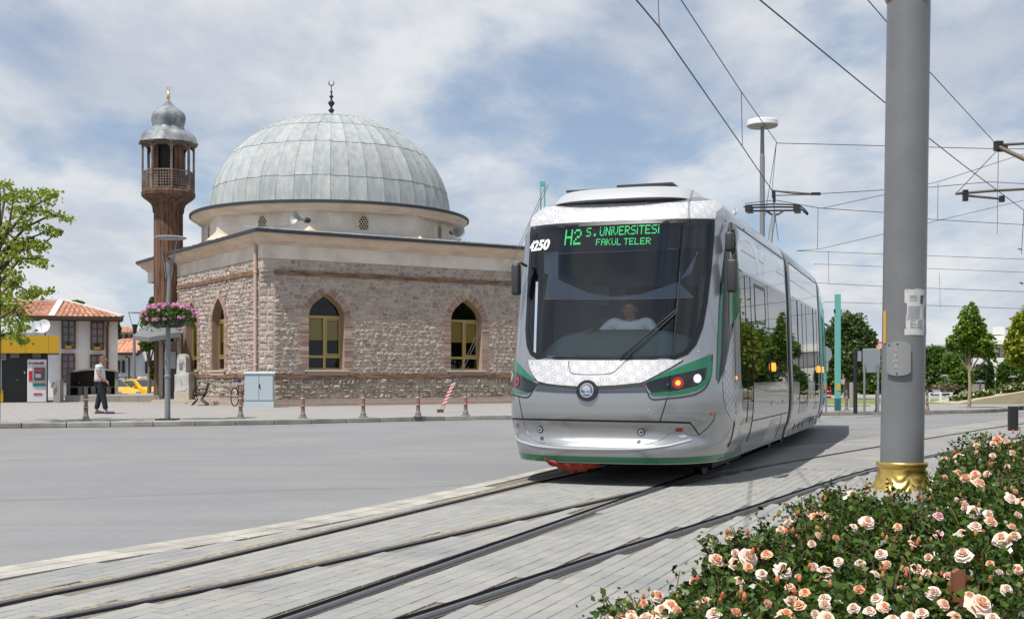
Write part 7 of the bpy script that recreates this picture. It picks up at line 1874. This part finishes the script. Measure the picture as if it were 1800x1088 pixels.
def figure(root, J, skin_, shirt, trousers, hairm, sleeve=.55, seated=False):
    """J: joint dict in local coordinates"""
    names = list(J); idx = {n: i for i, n in enumerate(names)}
    RAD = dict(pelvis=(.125,.10), belly=(.13,.105), chest=(.15,.105), neck0=(.07,.065), neck=(.052,.052), head0=(.075,.08), head=(.085,.10), headtop=(.07,.085),
               shL=.062, shR=.062, elL=.042, elR=.042, wrL=.028, wrR=.028, haL=(.035,.022), haR=(.035,.022), hipL=.085, hipR=.085, knL=.058, knR=.058, anL=.038, anR=.038, toL=(.035,.028), toR=(.035,.028))
    E = [('pelvis','belly'),('belly','chest'),('chest','neck0'),('neck0','neck'),('neck','head0'),('head0','head'),('head','headtop'),('chest','shL'),('shL','elL'),('elL','wrL'),('wrL','haL'),('chest','shR'),('shR','elR'),('elR','wrR'),('wrR','haR'),
         ('pelvis','hipL'),('hipL','knL'),('knL','anL'),('anL','toL'),('pelvis','hipR'),('hipR','knR'),('knR','anR'),('anR','toR')]
    me = skin_mesh([J[n] for n in names], [(idx[a],idx[b]) for a,b in E if a in idx and b in idx], [RAD[n] for n in names], idx['pelvis'], 2)
    obj_from('body', me, skin_, root)
    lerp = lambda a,b,t: tuple(Vector(J[a]).lerp(Vector(J[b]), t))
    V = [tuple(Vector(J['pelvis'])-Vector((0,0,.05))),J['belly'],J['chest'],J['neck0'],J['shL'],lerp('shL','elL',sleeve),J['shR'],lerp('shR','elR',sleeve)]
    me = skin_mesh(V, [(0,1),(1,2),(2,3),(2,4),(4,5),(2,6),(6,7)], [(.175,.15),(.18,.15),(.185,.14),(.08,.075),.09,.08,.09,.08], 0, 2); obj_from('shirt', me, shirt, root)
    V = [tuple(Vector(J['pelvis'])+Vector((0,0,.05))),J['hipL'],J['knL'],lerp('knL','anL',.93),J['hipR'],J['knR'],lerp('knR','anR',.93)]
    me = skin_mesh(V, [(0,1),(1,2),(2,3),(0,4),(4,5),(5,6)], [(.155,.125),.10,.082,.07,.10,.082,.07], 0, 2); obj_from('trousers', me, trousers, root)
    # hair cap, nose, ears, eyes
    H = Vector(J['head']); ht = Vector(J['headtop']); fwd = Vector(J['_f']) if '_f' in J else None
def face(root, J, f, hairm, skin_, bald=False):
    H = Vector(J['head']); f = Vector(f).normalized(); up = Vector((0,0,1)); sd2 = f.cross(up)
    M3 = Matrix((sd2, f, up)).transposed()
    mb = MB(); prof = [(.088*math.cos(a), .102*math.sin(a)) for a in np.linspace(.05,1.55,7)]
    mb.lathe(prof, 18, c=tuple(H-f*.018+up*.022), M=M3); 
    mb.lathe([(.066,-.085),(.078,-.03),(.082,.03)], 18, c=tuple(H-f*.034+up*.005), M=M3)
    if not bald:
        o = mb.build('hair', hairm, root, smooth=60)
    mb = MB(); mb.add([tuple(M3 @ Vector(p)+H) for p in ((-.014,.092,-.02),(.014,.092,-.02),(0,.118,-.018),(0,.092,.022))], [(0,1,2),(1,3,2),(3,0,2)]); mb.build('nose', skin_, root)
    for sx in (-1,1):
        mb = MB(); mb.box(M3 @ Vector((sx*.091,-.005,-.005))+H, (.012,.03,.05), M=M3); bevel(mb.build('ear', skin_, root), .005)
        mb = MB(); mb.box(M3 @ Vector((sx*.033,.089,.012))+H, (.024,.008,.01), M=M3); mb.build('eye', m_gap, root)
    mb = MB(); mb.box(M3 @ Vector((0,.088,-.052))+H, (.045,.008,.008), M=M3); mb.build('mouth', mat('lips', (.22,.07,.06), .6), root)
def hand(root, w, palm, d, m, curl=.5, side=1):
    """five fingers rooted in the palm, pointing along d"""
    w = Vector(w); d = Vector(d).normalized(); n = Vector((0,0,1)) if abs(d.z) < .8 else Vector((1,0,0)); x = d.cross(n).normalized(); n = x.cross(d)
    V = []; E = []; Rr = []; k = 0
    V = [tuple(w), tuple(w+d*.05)]; E = [(0,1)]; Rr = [(.028,.018),(.038,.016)]
    me = skin_mesh(V, E, Rr, 0, 1); obj_from('hand', me, m, root)
    for i,(o_, L) in enumerate(((-.030,.062),(-.010,.074),(.010,.070),(.028,.055))):
        b_ = w+d*.07+x*o_; p1 = b_+d*L*.45-n*L*.25*curl; p2 = p1+d*L*.35-n*L*.5*curl; mb = MB(); mb.tube([b_-d*.02,b_,p1,p2], [.009,.009,.0085,.006], 6); mb.build('finger', m, root, smooth=60)
    b_ = w+d*.02-x*.03*side; mb = MB(); mb.tube([b_,b_+d*.025-x*.022*side,b_+d*.055-x*.025*side-n*.01], [.011,.010,.007], 6); mb.build('thumb', m, root, smooth=60)
# walking man: faces right and slightly away
wb_ = on(181,727); wm = thing('person', 'grey-haired man in pale striped short-sleeved shirt and dark trousers walking to the right', 'person', wb_)
J = dict(pelvis=(-.06,0,.93), belly=(-.08,0,1.08), chest=(-.09,0,1.28), neck0=(-.06,0,1.43), neck=(-.03,0,1.49), head0=(0,0,1.54), head=(.015,0,1.60), headtop=(.01,0,1.67),
         shL=(-.10,-.19,1.39), elL=(-.02,-.25,1.13), wrL=(.16,-.24,.95), haL=(.20,-.24,.90), shR=(-.12,.18,1.39), elR=(-.24,.22,1.13), wrR=(-.26,.22,.90), haR=(-.25,.22,.84),
         hipL=(-.05,-.10,.86), knL=(.04,-.10,.48), anL=(.10,-.10,.09), toL=(.26,-.11,.03), hipR=(-.06,.10,.86), knR=(-.12,.10,.47), anR=(-.20,.10,.10), toR=(-.05,.11,.03))
figure(wm, J, m_skin, shirt_mat('striped_shirt', (.66,.68,.74), 1.36), mat('navy_trousers', (.010,.014,.025), .85), m_hair)
face(wm, J, (.93,-.25,0), m_hair, m_skin)
hand(wm, J['wrL'], None, (.5,-.05,-.8), m_skin, .7, -1); hand(wm, J['wrR'], None, (-.1,0,-1), m_skin, .6, 1)
for n_, s2 in (('toL',1),('toR',1)):
    t0 = Vector(J[n_]); mb = MB(); mb.box(t0+Vector((-.06,0,.005)), (.27,.09,.07), taper=.8); bevel(mb.build('shoe', mat('navy_shoe', (.012,.018,.05), .6), wm), .02, 2)
wm.rotation_euler = (0,0,R(6)); wm.scale = (1.12,1.15,1.0)
# driver
dr_ = thing('person', 'bald driver in a white shirt sitting behind the tram windscreen, one hand forward', 'person', LT @ Vector((.10,1.00,.86)), -TY)
J = dict(pelvis=(0,.15,.38), belly=(0,.14,.55), chest=(0,.10,.90), neck0=(0,.07,1.06), neck=(0,.05,1.09), head0=(0,.02,1.12), head=(0,0,1.18), headtop=(0,.01,1.255),
         shL=(-.22,.08,1.03), elL=(-.36,-.08,.82), wrL=(-.36,-.34,.93), haL=(-.36,-.40,.93), shR=(.22,.08,1.03), elR=(.34,-.05,.80), wrR=(.22,-.30,.72), haR=(.20,-.36,.72),
         hipL=(-.1,.08,.34), knL=(-.14,-.35,.36), anL=(-.14,-.38,.03), toL=(-.14,-.5,.0), hipR=(.1,.08,.34), knR=(.14,-.35,.36), anR=(.14,-.38,.03), toR=(.14,-.5,.0))
figure(dr_, J, m_skin, mat('white_shirt', (.85,.88,.92), .9), MATS['navy_trousers'], m_hair, sleeve=.8)
face(dr_, J, (0,-1,0), m_hair, m_skin, bald=True)
hand(dr_, J['wrL'], None, (-.1,-1,0), m_skin, .8, 1); hand(dr_, J['wrR'], None, (-.2,-1,.1), m_skin, .8, -1)
# reading: small sitting figure omitted (too small)

# ============================================================ ROSES
sheet('planting_soil', [(.25,2.2),(.55,3.1),(1.0,4.1),(1.55,5.0),(2.15,6.0),(3.0,7.2),(3.35,8.6),(4.1,9.6),(9,12.5),(14,10),(8,2.0)], .05, mat('soil', (.06,.04,.028), .95, var=.4, vscale=8, bump=1))
m_rleaf = leafmat('rose_leaf', (.010,.034,.007), (.095,.155,.02), .2, .28)
m_stem = mat('rose_stem', (.14,.10,.04), .8)
def rose_mat(name, inner, outer):
    m = bpy.data.materials.new(name); m.use_nodes = True; t = NT(m.node_tree); b = t.n['Principled BSDF']; out = t.n['Material Output']
    sp = t.new('ShaderNodeVectorMath', operation='LENGTH'); t.link(t.new('ShaderNodeTexCoord').outputs['Object'], sp.inputs[0])
    oi = t.new('ShaderNodeObjectInfo').outputs['Random']
    k = t.ramp(sp.outputs['Value'], .010, .034); c = t.mixc(k, inner, outer)
    c = t.mixc(t.math('MULTIPLY', oi, .55), c, (.90,.80,.72)); t.link(c, b.inputs['Base Color']); b.inputs['Roughness'].default_value = .6
    tl = t.new('ShaderNodeBsdfTranslucent'); t.link(c, tl.inputs[0]); mx = t.new('ShaderNodeMixShader'); mx.inputs[0].default_value = .35
    t.link(b.outputs[0], mx.inputs[1]); t.link(tl.outputs[0], mx.inputs[2]); t.link(mx.outputs[0], out.inputs[0]); return m
RM = [rose_mat('rose_peach', (.95,.48,.14), (.93,.70,.58)), rose_mat('rose_pale', (.93,.62,.34), (.92,.80,.74)), rose_mat('rose_apricot', (.95,.40,.11), (.93,.58,.38)), rose_mat('rose_pink', (.80,.32,.42), (.85,.52,.62))]
def rose_mesh(seed, openn=1.0):
    rr = random.Random(seed); mb = MB(); R0 = .034
    layers = [(5,.036,-.012,1.25),(6,.031,-.002,1.0),(6,.025,.006,.72),(6,.018,.011,.45),(5,.012,.014,.25),(4,.006,.016,.1)]
    for li,(n,rad,zb,op) in enumerate(layers):
        for k in range(n):
            a = 2*math.pi*k/n+li*.7+rr.uniform(-.25,.25); wdt = 1.15*2*math.pi/n*rad/2+.004; L = .030*(1-.07*li)*rr.uniform(.85,1.15)
            op_ = op*openn*rr.uniform(.85,1.15); rows_ = []
            for j in range(4):
                t_ = j/3; out_ = rad*.35+ L*math.sin(op_*.9)*t_ + .004*math.sin(t_*3)+ (.006*op_ if j == 3 else 0); z = zb-.008+L*math.cos(op_*.9)*t_*.9+ (-.004*op_ if j == 3 else 0)
                wj = wdt*(.45+.75*math.sin(t_*2.0))*(.85 if j == 3 else 1)
                row = []
                for i in range(5):
                    s_ = (i-2)/2; ang = a+s_*wj/max(out_,.008)*.9 if out_ > .004 else a+s_
                    rr_o = out_*(1+.10*s_*s_)+rr.uniform(-.0012,.0012); row.append((rr_o*math.cos(ang), rr_o*math.sin(ang), z-.003*s_*s_*(1 if j == 3 else 0)+rr.uniform(-.001,.001)))
                rows_ += row
            mb.add(rows_, [(j*5+i, j*5+i+1, (j+1)*5+i+1, (j+1)*5+i) for j in range(3) for i in range(4)])
    me = bpy.data.meshes.new('blossom'); me.from_pydata(mb.v, [], mb.f); me.polygons.foreach_set('use_smooth', [True]*len(me.polygons)); return me
RMESH = []
for i in range(6):
    for j, m in enumerate(RM):
        me = rose_mesh(i*7+j, (1.0,1.15,.7,1.0,1.2,.55)[i]); me.materials.append(m); RMESH.append(me)
# bushes: (u, v of top, distance, radius, height above soil)
BU = [(1165,1075,3.65,.25,'nearest left'),(1225,1045,3.95,.29,''),(1330,990,4.35,.33,''),(1330,1075,3.6,.36,''),(1440,1045,3.7,.40,''),(1425,955,4.75,.36,''),(1420,918,5.25,.30,''),(1490,950,4.7,.44,''),(1500,884,5.7,.38,''),(1560,1030,3.75,.42,''),
      (1590,880,5.3,.44,''),(1640,975,4.3,.44,''),(1668,880,6.3,.30,''),(1752,850,6.0,.30,''),(1700,905,5.0,.46,''),(1690,1040,3.6,.36,''),(1760,960,4.3,.44,''),(1790,880,5.1,.48,''),(1775,797,7.2,.37,''),(1812,790,6.9,.48,''),(1768,770,8.0,.42,''),(1810,770,7.6,.5,''),(1790,830,6.0,.48,''),(1800,1050,3.7,.4,''),(1305,950,4.6,.16,''),(1470,878,6.1,.24,''),(1850,900,4.6,.5,''),(1850,820,6.4,.5,''),(1540,868,5.95,.34,'')]
labs = ['lowest left, at the tip of the bed by the paving','second from the bed tip, spilling over the paving edge','below the tall apricot cluster on the paving side','at the bottom edge under the cream rose pair','bottom edge left of the little wooden fence','in the middle of the paving edge of the bed','with the peach cluster jutting over the paving','mid-bed left of the single pale rose','directly in front of the gold pole base','bottom edge just left of the brown pickets','in front and to the right of the gold base','behind the brown wooden pickets','hugging the right foot of the gold pole base','with four round peach roses right of the gold base','mid-bed under the four round peach roses','around the brown pickets at the bottom','right of the brown pickets at mid height','at the right edge with paired cream roses','along the back, right behind the grey pole','back right below the square black post','farthest back of the bed beside the pole','at the back right edge of the frame','upper right edge in front of the black post','in the bottom right corner of the photo','small and leggy, with upright budding shoots','small, beside the left foot of the gold base','beyond the right edge, lower','beyond the right edge, upper','just below the left rim of the gold base']
bush_info = []
for i,(u,v,d,r,_) in enumerate(BU):
    top = at(u,v,d); c_ = Vector((top.x, d+r*.35, .05)); h = top.z-.05
    ell = (Vector((c_.x, c_.y, max(.12, h-r*.85)+.05)), Vector((r*1.08, r*1.0, r*.85)))
    bush_info.append([c_, h, r, ell])
for i,(c_,h,r,ell) in enumerate(bush_info):
    t_ = thing('rose_bush', 'peach rose bush '+labs[i], 'rose bush', c_, 0, 'rose bushes in the foreground bed')
    n = int(5600*(r/.42)**2); dd = rng.normal(size=(n,3)); dd[:,2] = np.abs(dd[:,2])*1.0-.35; dd /= np.linalg.norm(dd,axis=1)[:,None]
    rad = rng.uniform(0,1,n)**.22
    bump_ = .93+.07*np.sin(dd[:,0]*7+i)+.07*np.sin(dd[:,1]*8+2*i)+.06*np.sin(dd[:,2]*9+i*.7)
    P = np.array(ell[0]-c_)+dd*(rad*bump_)[:,None]*np.array(ell[1]); P = P[P[:,2] > .01]
    V, Q_ = leaves(P, .027, .66, .4, up=1.0)
    # skirt below
    P2 = np.stack([rng.normal(size=n//3)*r*.7, rng.normal(size=n//3)*r*.6, rng.uniform(0,1,n//3)*max(.1,h-r)],1); V2, Q2 = leaves(P2, .034, .7)
    # shoots
    mb = MB(); Vs = [V,V2]; Qs = [Q_,Q2+len(V)]; off = len(V)+len(V2)
    for k in range(26):
        a = random.uniform(0,2*math.pi); q = random.uniform(.3,1.0); e = np.array(ell[0]-c_)+np.array((math.cos(a)*ell[1].x*q, math.sin(a)*ell[1].y*q, ell[1].z*math.sqrt(max(0,1-q*q))))
        tip = e+np.array((math.cos(a)*.05*q+random.uniform(-.03,.03), math.sin(a)*.05*q, random.uniform(.01,.07)))
        mb.tube([e*.45, e, tip], [.004,.0032,.0022], 4)
        P3 = e+(tip-e)*rng.uniform(0,1,(12,1))+rng.normal(size=(12,3))*.018; V3, Q3 = leaves(P3, .026, .65); Vs.append(V3); Qs.append(Q3+off); off += len(V3)
    npmesh('foliage', np.concatenate(Vs), np.concatenate(Qs), m_rleaf, t_, kind='stuff'); mb.build('stems', m_stem, t_, kind='stuff')
    mb = MB(); 
    for k in range(7):
        a = random.uniform(0,2*math.pi); q = random.uniform(.0,1.0); e = Vector(ell[0]-c_)+Vector((math.cos(a)*ell[1].x*q, math.sin(a)*ell[1].y*q, ell[1].z*math.sqrt(max(0,1-q*q))+.03)); sz = random.uniform(.7,1.3)
        mb.lathe([(0,-.008*sz),(.005*sz,-.004*sz),(.0065*sz,.003*sz),(.004*sz,.011*sz),(0,.016*sz)], 6, c=tuple(e))
    mb.build('buds', mat('rose_bud', (.55,.10,.06), .6, rnd=.3, rndcol=(.25,.22,.06)), t_, kind='stuff')
    bush_info[i].append(t_)
bpy.context.view_layer.update()
def ray_bush(u, v):
    o = Vector((0,0,CH)); dr = Vector(((u-CX)/F, 1, (HY-v)/F)); best = None
    for i,(c_,h,r,(e,a_),t_) in enumerate(bush_info):
        oo = Vector(((o.x-e.x)/a_.x, (o.y-e.y)/a_.y, (o.z-e.z)/a_.z)); dd = Vector((dr.x/a_.x, dr.y/a_.y, dr.z/a_.z))
        A_ = dd.dot(dd); B_ = oo.dot(dd); C_ = oo.dot(oo)-1.0; D_ = B_*B_-A_*C_
        if D_ < 0: continue
        k = (-B_-math.sqrt(D_))/A_
        if best is None or k < best[0]: best = (k, i, o+dr*k)
    return best
ROSES = [(1283,931,12,2),(1283,947,9,2),(1375,905,20,1),(1432,908,19,2),(1443,902,18,0),(1406,924,16,2),(1372,930,13,2),(1525,915,24,1),(1520,922,13,2),(1497,875,20,3),(1500,866,16,1),(1455,909,15,0),(1260,982,25,2),(1292,988,20,0),(1292,970,18,1),(1317,978,30,1),(1347,972,20,2),(1368,971,17,1),(1316,996,18,2),(1378,1000,31,1),(1403,1013,17,2),(1388,1030,20,2),(1334,1038,29,0),(1393,1056,30,1),(1404,1062,23,2),(1383,1080,29,2),(1450,1062,28,1),(1448,1050,20,1),(1455,1087,28,0),(1433,1078,20,1),(1144,1031,22,0),(1138,1052,24,0),(1132,1060,20,2),(1097,1064,24,2),(1090,1082,32,0),(1072,1086,25,1),(1164,1072,26,0),(1180,1065,28,0),(1190,1070,20,2),(1255,1077,30,1),(1268,1086,24,2),(1294,1075,18,2),(1110,1085,20,0),(1135,1086,28,0),
 (1218,1021,9,2),(1548,972,20,1),(1474,985,17,1),(1513,991,26,1),(1450,1005,28,1),(1458,1003,20,0),(1430,995,18,1),(1540,1050,24,1),(1540,1010,15,1),(1590,999,20,2),(1612,998,19,2),(1630,1006,20,0),(1632,978,20,0),(1693,973,28,1),(1608,951,18,2),(1606,944,14,1),(1650,938,20,3),(1578,925,8,2),(1427,955,15,1),(1640,1040,20,1),(1725,1060,40,0),(1705,1048,26,0),(1745,1085,26,1),(1720,1033,20,2),(1645,1040,16,1),(1680,1085,30,0),(1760,945,26,0),(1783,942,26,1),(1780,925,14,2),(1715,923,23,1),(1742,916,24,0),(1738,902,20,1),(1712,898,20,1),(1697,890,20,0),(1690,876,20,3),(1778,874,20,1),(1785,863,14,2),(1795,880,16,2),(1722,847,20,0),(1697,840,22,2),(1685,830,18,2),(1714,833,16,2),(1661,838,15,2),(1735,832,11,2),(1685,802,17,0),(1668,790,10,0),(1648,790,8,0),(1704,768,12,0),(1753,772,18,2),(1770,775,12,2),(1735,764,10,0),(1795,760,12,2),(1600,1085,24,1),(1570,1088,26,1),(1500,1068,20,1),(1528,1072,24,1),(1555,1065,18,0),(1510,1035,14,2),(1340,1008,14,1),(1486,1027,22,1),(1572,947,8,2),(1620,1075,20,0),(1660,1060,16,2),(1757,1005,16,1),(1770,1035,20,1),(1790,1000,18,0),(1740,990,14,2),(1668,1010,14,1),(1650,905,12,3),(1770,820,14,1),(1745,800,12,2),(1720,795,10,0),(1780,795,14,0),(1632,862,12,1),(1600,858,14,0),(1790,905,15,1),(1690,935,10,2),(1560,990,10,2),(1470,945,12,2),(1440,940,9,2),(1500,925,9,1),(1350,1060,12,2),(1300,1020,11,2),(1240,1055,12,2),(1230,1062,10,1),(1415,1040,12,2),(1478,1040,13,1),(1585,1035,14,2)]
o = Vector((0,0,CH))
for i,(u,v,sz,ty) in enumerate(ROSES):
    if i % 9 == 4 and v > 1020: continue
    b_ = ray_bush(u, v)
    if b_ is None: b_ = ray_bush(u+12, v+14)
    if b_ is None: continue
    k, bi_, p = b_; p = o+(p-o)*.985; t_ = bush_info[bi_][4]
    me = RMESH[(i % 6)*4+ty]; ob = bpy.data.objects.new('blossom', me); COL.objects.link(ob); ob.parent = t_
    ob.location = p-t_.location; sc3 = max(.42, min(1.25, sz*p.y/F/.090))*random.uniform(.85,1.12); ob.scale = (sc3,)*3
    nrm = Vector((random.uniform(-.5,.5), -.75+random.uniform(-.3,.5), .75+random.uniform(-.3,.4)))
    if v < bush_info[bi_][0].y*0+0: pass
    q = nrm.to_track_quat('Z','Y').to_euler(); ob.rotation_euler = (q.x, q.y, random.uniform(0,6.28)) if False else (nrm.to_track_quat('Z','Y') @ Matrix.Rotation(random.uniform(0,6.28),3,'Z').to_quaternion()).to_euler()
# brown wooden pickets in the roses
pk = thing('picket_fence', 'short brown wooden pickets half buried in the roses at the bottom right', 'picket fence', at(1690,1060,3.75)); pk.location.z = .05
m_pick = mat('brown_stained_wood', (.20,.075,.035), .7, var=.35, vscale=6, stretch=(3,3,.5))
for (u,v,w_,dd) in ((1687,1000,20,0),(1675,1022,9,.03),(1664,1046,9,.06),(1656,1062,9,.08),(1705,1006,12,.5),(1718,968,7,.9),(1728,1010,10,.6)):
    a = at(u, v, 3.75+dd)-pk.location; wd = w_*3.75/F; mb = MB()
    mb.add([(a.x-wd/2,a.y,0),(a.x+wd/2,a.y,0),(a.x+wd/2,a.y,a.z-.012),(a.x,a.y,a.z),(a.x-wd/2,a.y,a.z-.012),(a.x-wd/2,a.y+.03,0),(a.x+wd/2,a.y+.03,0),(a.x+wd/2,a.y+.03,a.z-.012),(a.x,a.y+.03,a.z),(a.x-wd/2,a.y+.03,a.z-.012)], [(0,1,2,3,4),(9,8,7,6,5),(0,5,6,1),(1,6,7,2),(2,7,8,3),(3,8,9,4),(4,9,5,0)]); mb.build('picket', m_pick, pk)
